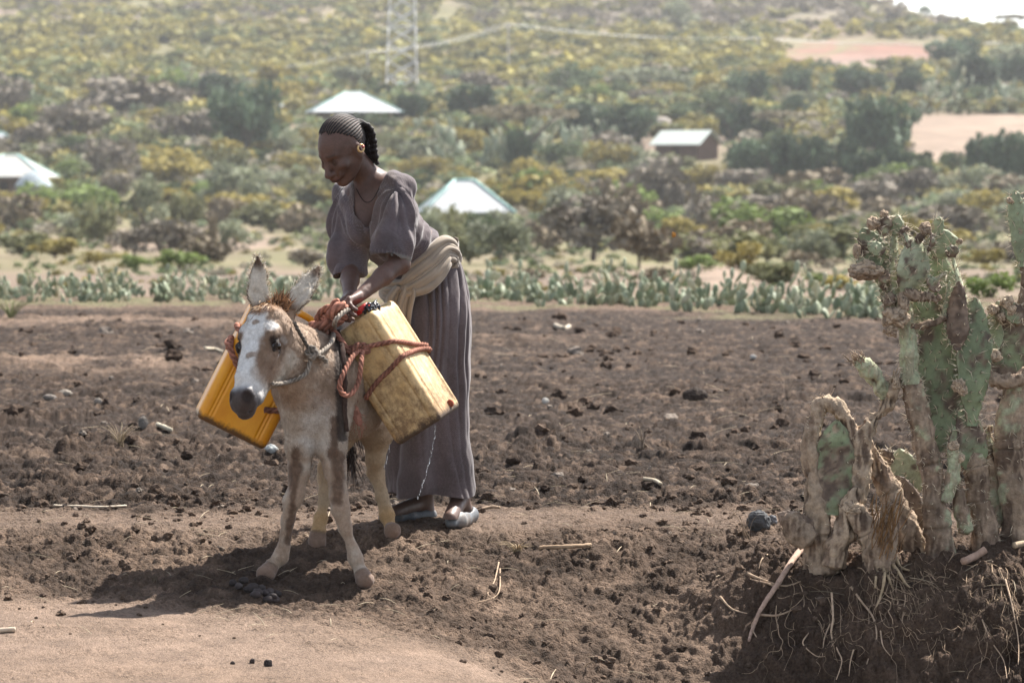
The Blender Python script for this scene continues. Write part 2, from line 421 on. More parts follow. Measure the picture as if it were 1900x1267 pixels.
C = mix(C, mix(dry*.72, grassy*.8, np.clip((n1-.45)*4, 0, .7)), edge)
gmat = mat_attr('soil', rough=.95, spec=.12, var=.48, vs=95., var2=.16, vs2=6., bump=1., bs=150., bd=.012)
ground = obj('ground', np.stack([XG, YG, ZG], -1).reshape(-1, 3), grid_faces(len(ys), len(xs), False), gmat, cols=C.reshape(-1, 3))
tag(ground, kind='structure')
del d1_, h1_, d2_, h2_, XX, YY, ZZ, XG, YG, ZG, HB, gx, gy, il, C, cf, cp, cb, cm, n1, n2, n3, f_, r_, m_, hrel, pathm, edge, rid

# ------------------------------------------------------------------ the land beyond: scrub plain rising to the hill
PROF = A([[46.5, 559], [60, 541], [90, 516], [130, 497], [180, 478], [240, 452], [300, 424], [350, 388], [400, 345], [450, 292], [500, 240], [560, 200], [620, 168], [700, 134], [800, 95], [900, 52], [1000, 8], [1100, -34], [1250, -78], [1500, -120]], float)
def crest(px): return np.interp(px, [1200, 1560, 1640, 1660, 1716, 1753, 1826, 1850, 1900, 2000, 2400, 3200], [-150, -30, 3, 10, 27, 35, 50, 58, 67, 85, 150, 220])
def far_y(Y, px):
    y = np.interp(Y, PROF[:, 0], PROF[:, 1])
    bumps = (fb2(px/420.+Y/260., Y/130., 1., 140, 3)-.5)*26*sm(180, 420, Y)
    c = crest(px); yy = y+bumps
    return np.where(yy < c, c+(c-yy)*.25, yy)
def farZ(X, Y):
    px = CX+X*FP/Y; return ZC+(HY-far_y(Y, px))*Y/FP
def at_far(px, py):
    """ground point of the land beyond seen at photo pixel"""
    Ys = np.concatenate([np.linspace(46.5, 300, 500), np.linspace(300, 1150, 900)]); y = far_y(Ys, np.full_like(Ys, px))
    i = np.argmax(y <= py); Y = Ys[i] if (y <= py).any() else Ys[-1]
    return A([(px-CX)*Y/FP, Y, ZC+(HY-y[i])*Y/FP])
yb = np.concatenate([np.geomspace(46.0, 300, 160), np.linspace(303, 1100, 240), np.linspace(1110, 2600, 30)])
xb = np.linspace(-2200, 4100, 420)
YB, XB = np.meshgrid(yb, xb, indexing='ij'); yy = far_y(YB, XB); ZB = ZC+(HY-yy)*YB/FP; PX = XB.copy(); XB = (XB-CX)*YB/FP
t0 = sm(46, 48, YB); ZB = ZB-.10*(1-t0)
nn = fb2(PX/60., YB/9., 1., 150, 4); n5 = fb2(PX/300., YB/60., 1., 155, 3); n6 = fb2(PX/22., yy/7., 1., 158, 2)
earth, pale, red, olive, grey = A([.150, .110, .082]), A([.25, .185, .138]), A([.17, .09, .065]), A([.125, .118, .055]), A([.15, .125, .105])
C = mix(earth, olive, np.clip(.35+(n5-.38)*2.4, 0, .85)); C = mix(C, pale*.85, sm(.62, .8, nn)*.4)
C = mix(C, olive*.8, sm(.55, .7, n6)*.5)
C = mix(C, earth*.95, (1-sm(95, 150, YB))*.85)
def patch(x0, x1, y0, y1, e=14): 
    w = (n6-.5)*e*2.2+(nn-.5)*e*1.6; cx, cy, hx_, hy_ = (x0+x1)/2, (y0+y1)/2, (x1-x0)/2, (y1-y0)/2
    d = np.hypot((PX-cx+w*4)/hx_, (yy-cy+w*.7)/hy_)
    return 1-sm(.65, 1.15, d)
slope = (yy-(322-.235*(PX-1680)*.9))
C = mix(C, pale*.80, sm(1650, 1700, PX+(nn-.5)*40)*sm(205-0, 222, yy+(PX-1700)*.05)*(1-sm(295, 312, yy+(nn-.5)*14)))
C = mix(C, mix(red, grey*1.3, np.clip((yy-95)/40, 0, 1)), patch(1450, 1790, 78, 132))
C = mix(C, pale*.9, patch(290, 400, 148, 176, 8)); C = mix(C, grey*1.25, patch(560, 730, 95, 150, 14)*.8)
C = mix(C, grey, patch(0, 380, 10, 50, 14)*.7); C = mix(C, grey*.8, patch(900, 1640, -30, 60, 18)*.7)
C = mix(C, pale*.8, patch(1290, 1430, 478, 540, 10)); C = mix(C, pale*.72, patch(120, 560, 425, 475, 10)*.9)
C = mix(C, pale*.52, patch(-50, 1250, 505, 545, 6)*.8)
hmat = mat_attr('hill_earth', rough=.95, spec=.1, var=.25, vs=.35, var2=.2, vs2=.06, bump=.5, bs=1.2, bd=.15)
hill = obj('hillside', np.stack([XB, YB, ZB], -1).reshape(-1, 3), grid_faces(len(yb), len(xb), False), hmat, cols=C.reshape(-1, 3)); tag(hill, kind='structure')
# ------------------------------------------------------------------ the donkey
def gz(px, py, Y):
    p = P(px, py, Y); return p
dk_poll = P(500, 584, 15.36); dk_nose = P(444, 748, 15.13)
hu = nrm(dk_nose-dk_poll); HL = np.linalg.norm(dk_nose-dk_poll)
hv = A([-.40, -.72, .50]); hv = nrm(hv-hu*(hv@hu)); hw = np.cross(hu, hv)
if hw[0] < 0: hw = -hw
def hd(u, v, w): return dk_poll+hu*u*HL/.40+hv*v+hw*w
HM = A([hu, hv, hw])
D0 = Field((-1.06, 14.98, -.22), (-.30, 16.52, 1.12), .0052)
# trunk
br, be = P(596, 704, 15.72), P(668, 706, 16.28)
D0.ell((br+be)/2, (.40, .165, .205), A([nrm(be-br), nrm(np.cross(be-br, [0, 0, 1])), [0, 0, 1]]), .04)
D0.cap(P(588, 716, 15.68), P(660, 712, 16.2), .165, .155, .06)
D0.ell(P(592, 738, 15.60), (.115, .13, .165), None, .06)                        # chest
D0.ell(P(578, 770, 15.53), (.095, .08, .085), None, .05)
D0.ell(P(664, 672, 16.22), (.15, .20, .15), None, .06)                          # rump
D0.cap(P(606, 652, 15.76), P(655, 645, 16.15), .068, .09, .08)                  # spine
D0.ell(P(648, 762, 15.95), (.135, .24, .10), None, .05)                          # belly
# neck
D0.cap(hd(.06, -.090, .015), P(592, 700, 15.62), .072, .118, .05)
D0.cap(hd(.03, -.065, .012), P(598, 652, 15.70), .052, .072, .05)
D0.cap(hd(.12, -.12, .02), P(583, 750, 15.58), .055, .10, .05)
# forelegs: shoulder, elbow, knee, cannon, fetlock, pastern, hoof
def leg(pts, rad, k=.022):
    D0.chain([P(*q) for q in pts], rad, k)
leg([(562, 772, 15.55), (556, 826, 15.53), (556, 870, 15.53), (549, 916, 15.52), (541, 930, 15.52), (534, 968, 15.53), (526, 1016, 15.55), (521, 1033, 15.55), (507, 1047, 15.55)],
    [.076, .052, .038, .030, .0300, .0205, .0195, .0265, .0235])
leg([(612, 772, 15.56), (615, 826, 15.54), (622, 872, 15.52), (628, 920, 15.50), (632, 944, 15.49), (641, 980, 15.49), (655, 1020, 15.49), (660, 1036, 15.49), (668, 1054, 15.48)],
    [.080, .054, .038, .030, .0300, .0205, .0195, .0260, .0225])
# hind legs: hip, stifle, gaskin, hock, cannon, fetlock
leg([(640, 760, 16.12), (618, 826, 16.02), (606, 868, 16.05), (604, 886, 16.08), (600, 930, 16.05), (595, 962, 16.03), (591, 975, 16.02)],
    [.12, .055, .029, .028, .0185, .0225, .021])
leg([(688, 740, 16.18), (700, 800, 16.10), (697, 850, 16.14), (698, 876, 16.18), (709, 920, 16.15), (719, 958, 16.12), (724, 974, 16.10)],
    [.12, .062, .034, .031, .0205, .0240, .0225])
# hooves
HOOF = [((507, 1045, 15.55), (494, 1063, 15.52)), ((668, 1056, 15.48), (677, 1079, 15.45)), ((591, 978, 16.02), (588, 996, 16.0)), ((724, 978, 16.10), (728, 999, 16.07))]
def ground_under(b):
    q = P(*b); q[2] = float(HN(A([q[0]]), A([q[1]]))[0])+.016; return q
HOOF = [(P(*a), ground_under(b)) for a, b in HOOF]
for a, b in HOOF: D0.cap(a+(b-a)*.25, b, .0265, .0345, .003)
# head
D0.ell(hd(.055, -.015, 0), (.10, .075, .075), HM, .03)
D0.cap(hd(.06, -.022, 0), hd(.31, -.020, 0), .069, .042, .03)
D0.cap(hd(.03, .022, .022), hd(.30, .018, .009), .034, .021, .03); D0.cap(hd(.03, .022, -.022), hd(.30, .020, -.010), .034, .024, .03)
for s in (-1, 1):
    D0.ell(hd(.165, -.085, .028*s), (.085, .072, .038), HM, .03)              # cheek
    D0.cap(hd(.155, -.075, .03*s), hd(.33, -.055, .018*s), .042, .030, .03)     # jaw
    D0.ell(hd(.105, .022, .058*s), (.040, .026, .024), HM, .02)                # brow
    D0.ell(hd(.145, -.004, .079*s), (.030, .018, .016), HM, .012, 'sub')       # eye socket
    D0.ell(hd(.146, -.004, .0645*s), (.024, .017, .016), HM, .010)
    D0.cap(hd(.165, -.012, .064*s), hd(.27, -.020, .047*s), .018, .012, .02)    # cheek crest
D0.ell(hd(.365, -.022, 0), (.062, .052, .050), HM, .025)                       # muzzle
D0.ell(hd(.392, -.055, 0), (.036, .030, .034), HM, .012)                       # lower lip
for s in (-1, 1):
    D0.ell(hd(.372, .010, .030*s), (.030, .020, .018), HM, .012)
    D0.ell(hd(.384, .017, .036*s), (.021, .012, .011), HM, .010, 'sub')        # nostril
D0.cap(hd(.408, -.040, -.06), hd(.408, -.040, .06), .004, .004, .006, 'sub')
D0.cap(hd(.408, -.040, .052), hd(.345, -.052, .056), .0045, .003, .006, 'sub'); D0.cap(hd(.408, -.040, -.052), hd(.345, -.052, -.056), .0045, .003, .006, 'sub')
# ears: cupped leaves
EARS = [(P(486, 592, 15.38), P(479, 545, 15.38), P(478, 474, 15.40), A([.25, -.95, .1])), (P(530, 588, 15.42), P(556, 548, 15.45), P(593, 496, 15.52), A([-.30, -.85, -.10]))]
for a, b, c, n in EARS:
    ax = nrm(c-a); n = nrm(n-ax*(n@ax)); sd = np.cross(ax, n)
    mid = (b+c)/2
    D0.chain([a, b, mid, c], [.027, .037, .030, .007], .012, n, .62)
    a2, b2, m2, c2 = a+(c-a)*.16+n*.020, b+n*.022, mid+n*.022, c-(c-a)*.10+n*.012
    D0.chain([a2, b2, m2, c2], [.012, .027, .022, .004], .006, n, .68, 'sub')
dv, df = D0.mesh(2); del D0
dn = vnormals(dv, df)
dv = dv+dn*((fb3(dv, 55, 5, 3)-.5)*.006+(fb3(dv, 14, 9, 2)-.5)*.010)[:, None]
def hloc(v):
    q = v-dk_poll; return np.stack([q@hu*.40/HL, q@hv, q@hw], -1)
def seg_d(v, a, b):
    ba = b-a; t = np.clip((v-a)@ba/(ba@ba), 0, 1); return np.linalg.norm(v-a-t[:, None]*ba, axis=1), t
def donkey_col(v, n):
    tan, tan2, white, brown, darkb, grey, cream = A([.315, .225, .160]), A([.225, .150, .100]), A([.62, .60, .57]), A([.085, .050, .032]), A([.030, .021, .018]), A([.10, .10, .115]), A([.44, .38, .31])
    a1 = fb3(v, 9, 21, 3); a2 = fb3(v, 30, 25, 3); a3 = fb3(v, 90, 28, 2)
    c = mix(tan, tan2, sm(.35, .7, a1*.6+a2*.4)); c = mix(c, cream, sm(.5, .75, a3*.4+a2*.6)*.45)
    Y, Z = v[:, 1], v[:, 2]; px = CX+v[:, 0]*FP/Y; py = HY+(ZC-Z)*FP/Y
    h = hloc(v); u, f, w = h.T
    ishead = sm(.02, .06, f+.18-.3*np.maximum(u-.25, 0)+.0*u)*(u > -.06)*sm(-.20, -.15, f)*(np.abs(w) < .13)*(Y < 15.50)
    # chest and belly pale
    belly = sm(.10, -.08, (Z-.52))*0
    low = sm(.52, .44, Z)*sm(.24, .34, Z); c = mix(c, cream, low*.55)
    chest = (1-sm(.02, .10, np.hypot((px-588)/520., (py-805)/800.)+(a2-.5)*.10))*(Y < 15.6)*(n[:, 1] < .3); c = mix(c, white*.75, chest*.42)*(1-.0)
    neckw = (1-sm(0, .035, np.abs((px-566-(py-760)*.16)/520.)))*sm(730, 770, py)*(Y < 15.65)*(u > .2); c = mix(c, white*.8, neckw*.2)
    # legs
    legm = sm(.36, .28, Z); c = mix(c, mix(cream, tan, sm(.3,.6,a2*.5+a1*.5))*.92, legm*.75)
    for pts, wd in (([(549, 838, 15.53), (545, 900, 15.50)], 15), ([(546, 905, 15.5), (536, 1005, 15.5)], 10), ([(626, 846, 15.5), (628, 925, 15.47)], 15), ([(622, 780, 15.5), (618, 840, 15.48)], 12)):
        d, t = seg_d(np.stack([px, py], -1), A(pts[0][:2], float), A(pts[1][:2], float)); m = (1-sm(wd*.45, wd*1.1, d+(a2-.5)*16))*(Y < 15.8)*(n[:, 1] < .6)
        c = mix(c, brown*(.8+.8*a3[:, None]), m*.9)
    hind = sm(15.85, 15.92, Y)*sm(.42, .30, Z); c = mix(c, A([.36, .26, .155]), hind*.7); c = mix(c, A([.42, .25, .10]), hind*sm(.10, .05, Z-.0)*.6)
    # dark stripe down the shoulder
    d, t = seg_d(np.stack([px, py], -1), A([626., 600]), A([634., 812])); c = mix(c, darkb, (1-sm(5, 13, d+(a2-.5)*8))*(Y < 15.95)*(Z > .36)*.9)
    # head
    hc = mix(tan, tan2, sm(.35, .65, a2)); 
    blaze = (1-sm(.030, .052, np.abs(w+.006)+(a2-.5)*.035+.02*sm(.30, .36, u)))*sm(-.03, .02, u)*sm(-.035, .0, f)
    brow_p = (1-sm(.012, .03, np.hypot((u-.085), (np.abs(w)-.048))+(a2-.5)*.02))
    hc = mix(hc, brown*1.3, (1-sm(.018, .05, np.hypot((u-.135)*.8, np.abs(w)-.066)))*.65*(f > -.06))
    hc = mix(hc, brown*1.7, sm(.16, .22, u)*(1-sm(.25, .30, u))*sm(.02, .05, np.abs(w))*sm(-.09, -.05, f)*.45)
    hc = mix(hc, white, blaze*.97); hc = mix(hc, white*.92, (1-sm(.014, .03, np.hypot((u-.088), (np.abs(w)-.056)*1.1)+(a2-.5)*.016))*(f > -.05)*.85); eyed = np.hypot((u-.147)/1.5, (np.abs(w)-.074)*1.0)*1.; hc = mix(hc, darkb, (1-sm(.010, .019, eyed))*(f > -.04)*(f < .04)*.95)
    sp = sm(.66, .74, fb3(v, 26, 77, 2)); hc = mix(hc, tan2, sp*blaze*.8*(u < .30))
    hc = mix(hc, white*.9, sm(.26, .32, u)*(1-sm(.345, .375, u))*sm(-.09, -.03, f+.02)*.85)
    hc = mix(hc, cream*1.05, sm(-.05, -.10, f)*.75*(u > .1))
    muz = sm(.325, .375, u+(a2-.5)*.03+np.maximum(-f-.02, 0)*.25); hc = mix(hc, mix(grey*.75, darkb*1.5, sm(.35, .39, u)), muz*.97)
    hc = mix(hc, darkb, (1-sm(.014, .026, np.hypot(u-.384, np.abs(w)-.036)))*(f > -.01))
    c = mix(c, hc, ishead*(u > .0)+0*u)
    # ears
    for a, b, e, nn in EARS:
        d, t = seg_d(v, a, e); m = (d < .062)*sm(.06, .16, t)*(u < .03); ax = nrm(e-a); q = nrm(nn-ax*(nn@ax)); sd = np.cross(ax, q)
        off = (v-a-np.outer(t, e-a)); lat = np.abs(off@sd); inn = sm(.1, .5, n@q)
        ec = mix(A([.27, .18, .11]), A([.52, .46, .38]), inn*sm(.10, .3, t)); ec = mix(ec, brown*1.1, np.maximum(sm(.70, .92, t+(a2-.5)*.12), sm(.017, .028, lat)*.85*(inn < .97)))
        ec = mix(ec, brown*1.6, (1-sm(.16, .30, t))*inn*.6)
        c = mix(c, ec, m*1.0)
    # poll tuft area brown
    pm = (1-sm(.035, .06, np.hypot(u+.0, w-.005)))*(f > -.07); c = mix(c, A([.20, .10, .045]), pm*.8)
    for a, b in HOOF:
        d, t = seg_d(v, a, b); c = mix(c, A([.19, .125, .09])*(.6+.7*a2[:, None]), (d < .05)*sm(.30, .42, t+(a2-.5)*.15)); c = mix(c, A([.08, .05, .035]), (d < .05)*(1-sm(.05, .10, np.abs(t-.34)))*.6)
    return c*(.88+.24*a3[:, None])
dk_base = A([-.70, 15.8, -.05])
dcol = donkey_col(dv, dn)
coat_m = mat_attr('donkey_coat', rough=.85, spec=.15, var=.16, vs=120., bump=.5, bs=260., bd=.003, sheen=.15)
donkey = obj('donkey', dv, df, coat_m, cols=dcol, base=dk_base)
tag(donkey, 'small tan donkey with a white blaze, carrying the two yellow jerricans', 'donkey')
def fur(v, f, n, cols, nblade, length, comb, keep, seed, lift=.45, width=.0016):
    r = np.random.default_rng(seed)
    ar = np.linalg.norm(np.cross(v[f[:, 2]]-v[f[:, 0]], v[f[:, 3]]-v[f[:, 1]]), axis=1)
    ar = ar*keep(v[f].mean(1)); ar = ar/ar.sum()
    i = r.choice(len(f), nblade, p=ar); w = r.dirichlet([1, 1, 1, 1], nblade)
    p = (v[f[i]]*w[..., None]).sum(1); nn = nrm((n[f[i]]*w[..., None]).sum(1)); c = (cols[f[i]]*w[..., None]).sum(1)
    cd = comb(p); cd = cd-nn*(cd*nn).sum(1, keepdims=True); cd = nrm(cd+nrm(r.normal(size=p.shape))*.35)
    d = nrm(nn*lift+cd+r.normal(size=p.shape)*.16); L = length(p)*(.5+.9*r.random(nblade))
    s = nrm(np.cross(d, nn))*width; p = p-nn*.002
    mid = p+d*L[:, None]*.55+nn*.002; tip = p+d*L[:, None]-nn*(L*.12)[:, None]
    V = np.stack([p-s, p+s, mid+s*.8, mid-s*.8, tip], 1).reshape(-1, 3); b = np.arange(nblade)[:, None]*5
    cc = np.clip(c*(.84+.36*r.random((nblade, 1))), 0, 1); CC = np.repeat(cc, 5, 0)
    return V, [b+A([[0, 1, 2, 3]]), b+A([[3, 2, 4]])], CC
def comb(p):
    h = hloc(p); ishead = ((h[:, 1] > -.14) & (p[:, 1] < 15.45))[:, None]
    g = np.tile(A([.25, .25, -1.]), (len(p), 1)); return np.where(ishead, hu*.9-hv*.2+np.sign(h[:, 2:3])*hw*.35, g)
def flen(p):
    h = hloc(p); q = np.where((h[:, 1] > -.12) & (p[:, 1] < 15.45), np.where(h[:, 0] > .3, .003, .007), .0105)
    q = np.where(p[:, 2] < .30, .006, q); return np.where(p[:, 2] < .02, .006, q)
def fkeep(p):
    k = ((p[:, 1] < 15.75) | (p[:, 2] < .45)).astype(float); k[hloc(p)[:, 0] > .37] *= .25
    for a, b in HOOF: k[(seg_d(p, a, b)[0] < .05) & (seg_d(p, a, b)[1] > .3)] = 0
    return k
fv, ff_, fc = fur(dv, df, dn, dcol, 80000, flen, comb, fkeep, 3, lift=.22)
def dsurf(px, py, off=.010, rad=7.):
    X = CX+dv[:, 0]*FP/dv[:, 1]; Z = HY+(ZC-dv[:, 2])*FP/dv[:, 1]; m = np.hypot(X-px, Z-py) < rad
    return P(px, py, (dv[m, 1].min() if m.any() else 15.45)-off)
obj('coat', fv, ff_, mat_attr('donkey_hair', rough=.8, spec=.25, var=.12, vs=60., bump=0, trans=.15), donkey, fc)
# mane tuft between the ears, tail
def tuft(name, roots, n, d, L, spread, cols, seed, parent, w=.0022, mat=None, bend=A([0, 0, -1.])):
    r = np.random.default_rng(seed); mb = MB(); rp = spline(roots, 60)
    i = r.integers(0, 60, n); p = rp[i]+r.normal(size=(n, 3))*spread
    dd = nrm(np.asarray(d)+r.normal(size=(n, 3))*.33); Ls = L*(.5+.8*r.random(n)); s = nrm(np.cross(dd, r.normal(size=(n, 3))))*w
    q = p+dd*(Ls*.5)[:, None]; t = p+dd*Ls[:, None]+bend*(Ls*.18)[:, None]
    V = np.stack([p-s, p+s, q+s*.8, q-s*.8, t], 1).reshape(-1, 3); b = np.arange(n)[:, None]*5
    c = np.asarray(cols)[r.integers(0, len(cols), n)]*(.6+.8*r.random((n, 1)))
    return obj(name, V, [b+A([[0, 1, 2, 3]]), b+A([[3, 2, 4]])], mat, parent, np.repeat(c, 5, 0))
hair_m = bpy.data.materials['donkey_hair']
rufous = A([[.24, .125, .062], [.16, .080, .042], [.30, .18, .10], [.09, .05, .03]])
tuft('mane', [P(510, 578, 15.37), P(520, 573, 15.41), P(528, 574, 15.45), P(536, 586, 15.49)], 950, A([.06, -.05, 1.]), .062, .010, rufous, 5, donkey, mat=hair_m)
tuft('forelock', [hd(-.02, .0, .0), hd(.02, .045, .006)], 500, hu*.8+hv*.5, .05, .012, A([[.24, .12, .05], [.42, .30, .19], [.14, .07, .035]]), 6, donkey, mat=hair_m)
tuft('tail', [P(662, 690, 16.44), P(655, 780, 16.46), P(647, 845, 16.45)], 380, A([-.05, .05, -1.]), .12, .010, A([[.03, .022, .02], [.06, .04, .03]]), 7, donkey, mat=hair_m)
r_ = np.random.default_rng(12)
for a, b, c, n in EARS:
    ax = nrm(c-a); q = nrm(n-ax*(n@ax)); sd = np.cross(ax, q)
    for s in (-1, 1):
        tuft('ear_hair', [a+ax*.03+sd*s*.028, b+sd*s*.034+q*.004, (b+c)/2+sd*s*.030+q*.004, c+sd*s*.006], 300, nrm(ax*.8+sd*s*.5+q*.5), .016, .004, A([[.55, .49, .40], [.62, .56, .48], [.42, .33, .22]]), 30+s, donkey, .0012, hair_m)
# eyes
eye_m, t_, p_ = nodes('donkey_eye'); p_.inputs['Base Color'].default_value = (.010, .007, .006, 1); p_.inputs['Roughness'].default_value = .12
nz = N(t_, 'ShaderNodeTexNoise', i_Scale=90.); rp = N(t_, 'ShaderNodeValToRGB'); t_.links.new(nz.outputs[0], rp.inputs[0]); rp.color_ramp.elements[0].color = (.006, .004, .003, 1); rp.color_ramp.elements[1].color = (.03, .016, .009, 1); t_.links.new(rp.outputs[0], p_.inputs['Base Color'])
for s in (-1, 1):
    v, f = ICO3; e = obj('eye', hd(.147, .0, .072*s)+v*.0195*A([1, 1, 1]), f, eye_m, donkey)
    mb = MB()
    for k, (dv_, rr) in enumerate(((.0125, .0065), (-.011, .0045))):
        arc = [hd(.147-.024*math.cos(th_), .002+dv_*math.sin(th_)*.9, (.083-.010*abs(math.cos(th_)))*s) for th_ in np.linspace(0.05, math.pi-.05, 9)]
        v, f = tube(arc, rr, 24, 8); mb.add(v, f, A([.022, .014, .010]) if k == 0 else A([.05, .035, .028]))
    mb.build('eyelid', coat_m, donkey)
# ------------------------------------------------------------------ the two jerricans
def jerrican_mesh(L, WX, WY, nx=26, ny=20):
    """local frame: x across the broad side, y thickness, z up; grooves down the corners and sides"""
    # rounded-rectangle profile with two pressed grooves beside each corner
    th = []; r = .024
    def prof(s):
        pts = []
        cx, cy = WX/2-r, WY/2-r
        for k, (sx, sy, a0) in enumerate(((1, 1, 0), (-1, 1, 90), (-1, -1, 180), (1, -1, 270))):
            for a in np.linspace(0, 90, 9): 
                q = math.radians(a0+a); pts.append((sx*cx+r*math.cos(q), sy*cy+r*math.sin(q)))
        return A(pts)
    base = prof(1)
    # resample densely along perimeter
    cl = np.vstack([base, base[:1]]); d = np.concatenate([[0], np.cumsum(np.linalg.norm(np.diff(cl, axis=0), axis=1))])
    M = 260; s = np.linspace(0, d[-1], M, endpoint=False); q = np.stack([np.interp(s, d, cl[:, 0]), np.interp(s, d, cl[:, 1])], -1)
    tn = nrm(np.roll(q, -1, 0)-np.roll(q, 1, 0)); nn = np.stack([tn[:, 1], -tn[:, 0]], -1)
    groove = np.zeros(M)
    ax = np.abs(q[:, 0]); ay = np.abs(q[:, 1])
    onx = ay > WY/2-.004; ony = ax > WX/2-.004
    gl = lambda x, c, w: np.exp(-((x-c)/w)**2)
    groove += onx*(gl(ax, WX/2-.040, .0035))*.0048+ony*gl(ay, WY/2-.036, .0035)*.0048
    groove += onx*gl(ax, WX/2-.052, .004)*.005
    groove += onx*gl(ax, .0, .030)*.002
    prof_z = [(-L/2, .80, 0), (-L/2+.002, .90, 0), (-L/2+.010, .97, .0), (-L/2+.024, 1., .2)]+[(z, 1.+.006*math.cos(math.pi*z/L), 1.) for z in np.linspace(-L/2+.04, L/2-.05, 44)]+[(L/2-.034, 1.005, .7), (L/2-.022, .985, .2), (L/2-.010, .95, 0), (L/2-.003, .88, 0), (L/2, .78, 0)]
    rows = []
    for z, sc, g in prof_z:
        off = np.minimum(WX, WY)/2*(1-sc)
        p = q-nn*(off+groove*g)[:, None] if sc < 1 else q*1.0+nn*((sc-1)*WX*.5-groove*g)[:, None]
        rows.append(np.hstack([p, np.full((M, 1), z)]))
    v = np.vstack(rows); n = len(rows); f = [grid_faces(n, M)]
    v = np.vstack([v, [[0, 0, -L/2-.001]], [[0, 0, L/2+.001]]]); j = np.arange(M); k = (j+1) % M
    f.append(np.vstack([np.stack([k, j, np.full(M, n*M)], -1), np.stack([(n-1)*M+j, (n-1)*M+k, np.full(M, n*M+1)], -1)]))
    return v, f
def jerrican_mat(name, c1, c2, dirt, rub, dirt_lo, dirt_hi, gloss):
    m, t, p = nodes(name); L = t.links.new; tc = N(t, 'ShaderNodeTexCoord')
    mp = N(t, 'ShaderNodeMapping'); mp.inputs['Scale'].default_value = (1, 1, .8); L(tc.outputs['Object'], mp.inputs[0])
    a = N(t, 'ShaderNodeTexNoise', i_Scale=14., i_Detail=8., i_Roughness=.62); L(mp.outputs[0], a.inputs[0])
    ra = N(t, 'ShaderNodeValToRGB'); ra.color_ramp.elements[0].position = .36; ra.color_ramp.elements[1].position = .66; ra.color_ramp.elements[0].color = (*c1, 1); ra.color_ramp.elements[1].color = (*c2, 1); L(a.outputs[0], ra.inputs[0])
    b = N(t, 'ShaderNodeTexNoise', i_Scale=38., i_Detail=9., i_Roughness=.75); L(mp.outputs[0], b.inputs[0])
    b2 = N(t, 'ShaderNodeTexNoise', i_Scale=5., i_Detail=3.); L(tc.outputs['Object'], b2.inputs[0])
    gz_ = N(t, 'ShaderNodeSeparateXYZ'); L(tc.outputs['Object'], gz_.inputs[0])
    zl = N(t, 'ShaderNodeMapRange', i_1=.16, i_2=-.23, i_3=0., i_4=.10); L(gz_.outputs[2], zl.inputs[0])
    s1 = N(t, 'ShaderNodeMath', operation='MULTIPLY_ADD'); s1.inputs[1].default_value = .45; L(b2.outputs[0], s1.inputs[0]); L(b.outputs[0], s1.inputs[2])
    s2 = N(t, 'ShaderNodeMath', operation='ADD'); L(s1.outputs[0], s2.inputs[0]); L(zl.outputs[0], s2.inputs[1])
    rb = N(t, 'ShaderNodeMapRange', i_1=dirt_lo, i_2=dirt_hi, i_3=0., i_4=.88); L(s2.outputs[0], rb.inputs[0])
    mx = N(t, 'ShaderNodeMix', data_type='RGBA'); L(rb.outputs[0], mx.inputs[0]); L(ra.outputs[0], mx.inputs[6]); mx.inputs[7].default_value = (*dirt, 1)
    # mud crust on the foot of the can
    fz = N(t, 'ShaderNodeMapRange', i_1=-.185, i_2=-.232, i_3=0., i_4=1.); L(gz_.outputs[2], fz.inputs[0])
    fm = N(t, 'ShaderNodeMath', operation='MULTIPLY_ADD'); fm.inputs[1].default_value = 1.15; L(b.outputs[0], fm.inputs[0]); L(fz.outputs[0], fm.inputs[2])
    fr = N(t, 'ShaderNodeMapRange', i_1=1.02, i_2=1.42, i_3=0., i_4=.92); L(fm.outputs[0], fr.inputs[0])
    m2 = N(t, 'ShaderNodeMix', data_type='RGBA'); L(fr.outputs[0], m2.inputs[0]); L(mx.outputs[2], m2.inputs[6]); m2.inputs[7].default_value = (*rub, 1)
    # scratches
    sc = N(t, 'ShaderNodeTexNoise', i_Scale=60., i_Detail=5., i_Roughness=.8); mp2 = N(t, 'ShaderNodeMapping'); mp2.inputs['Scale'].default_value = (1.5, 1.5, .07); mp2.inputs['Rotation'].default_value = (.2, .35, 0); L(tc.outputs['Object'], mp2.inputs[0]); L(mp2.outputs[0], sc.inputs[0])
    sr = N(t, 'ShaderNodeMapRange', i_1=.62, i_2=.74, i_3=0., i_4=.25); L(sc.outputs[0], sr.inputs[0])
    m3 = N(t, 'ShaderNodeMix', data_type='RGBA'); L(sr.outputs[0], m3.inputs[0]); L(m2.outputs[2], m3.inputs[6]); m3.inputs[7].default_value = (*(A(dirt)*.8), 1)
    L(m3.outputs[2], p.inputs['Base Color'])
    rr = N(t, 'ShaderNodeMapRange', i_1=0., i_2=1., i_3=gloss, i_4=.9); L(rb.outputs[0], rr.inputs[0]); L(rr.outputs[0], p.inputs['Roughness'])
    bp = N(t, 'ShaderNodeBump', i_Strength=.35, i_Distance=.003); L(b.outputs[0], bp.inputs['Height']); L(bp.outputs[0], p.inputs['Normal'])
    p.inputs['Specular IOR Level'].default_value = .35; p.inputs['Subsurface Weight'].default_value = .06; p.inputs['Subsurface Radius'].default_value = (.02, .012, .004)
    return m
def place(o, c, ax, ay, az):
    o.matrix_world = Matrix(((ax[0], ay[0], az[0], c[0]), (ax[1], ay[1], az[1], c[1]), (ax[2], ay[2], az[2], c[2]), (0, 0, 0, 1)))
JL = .474
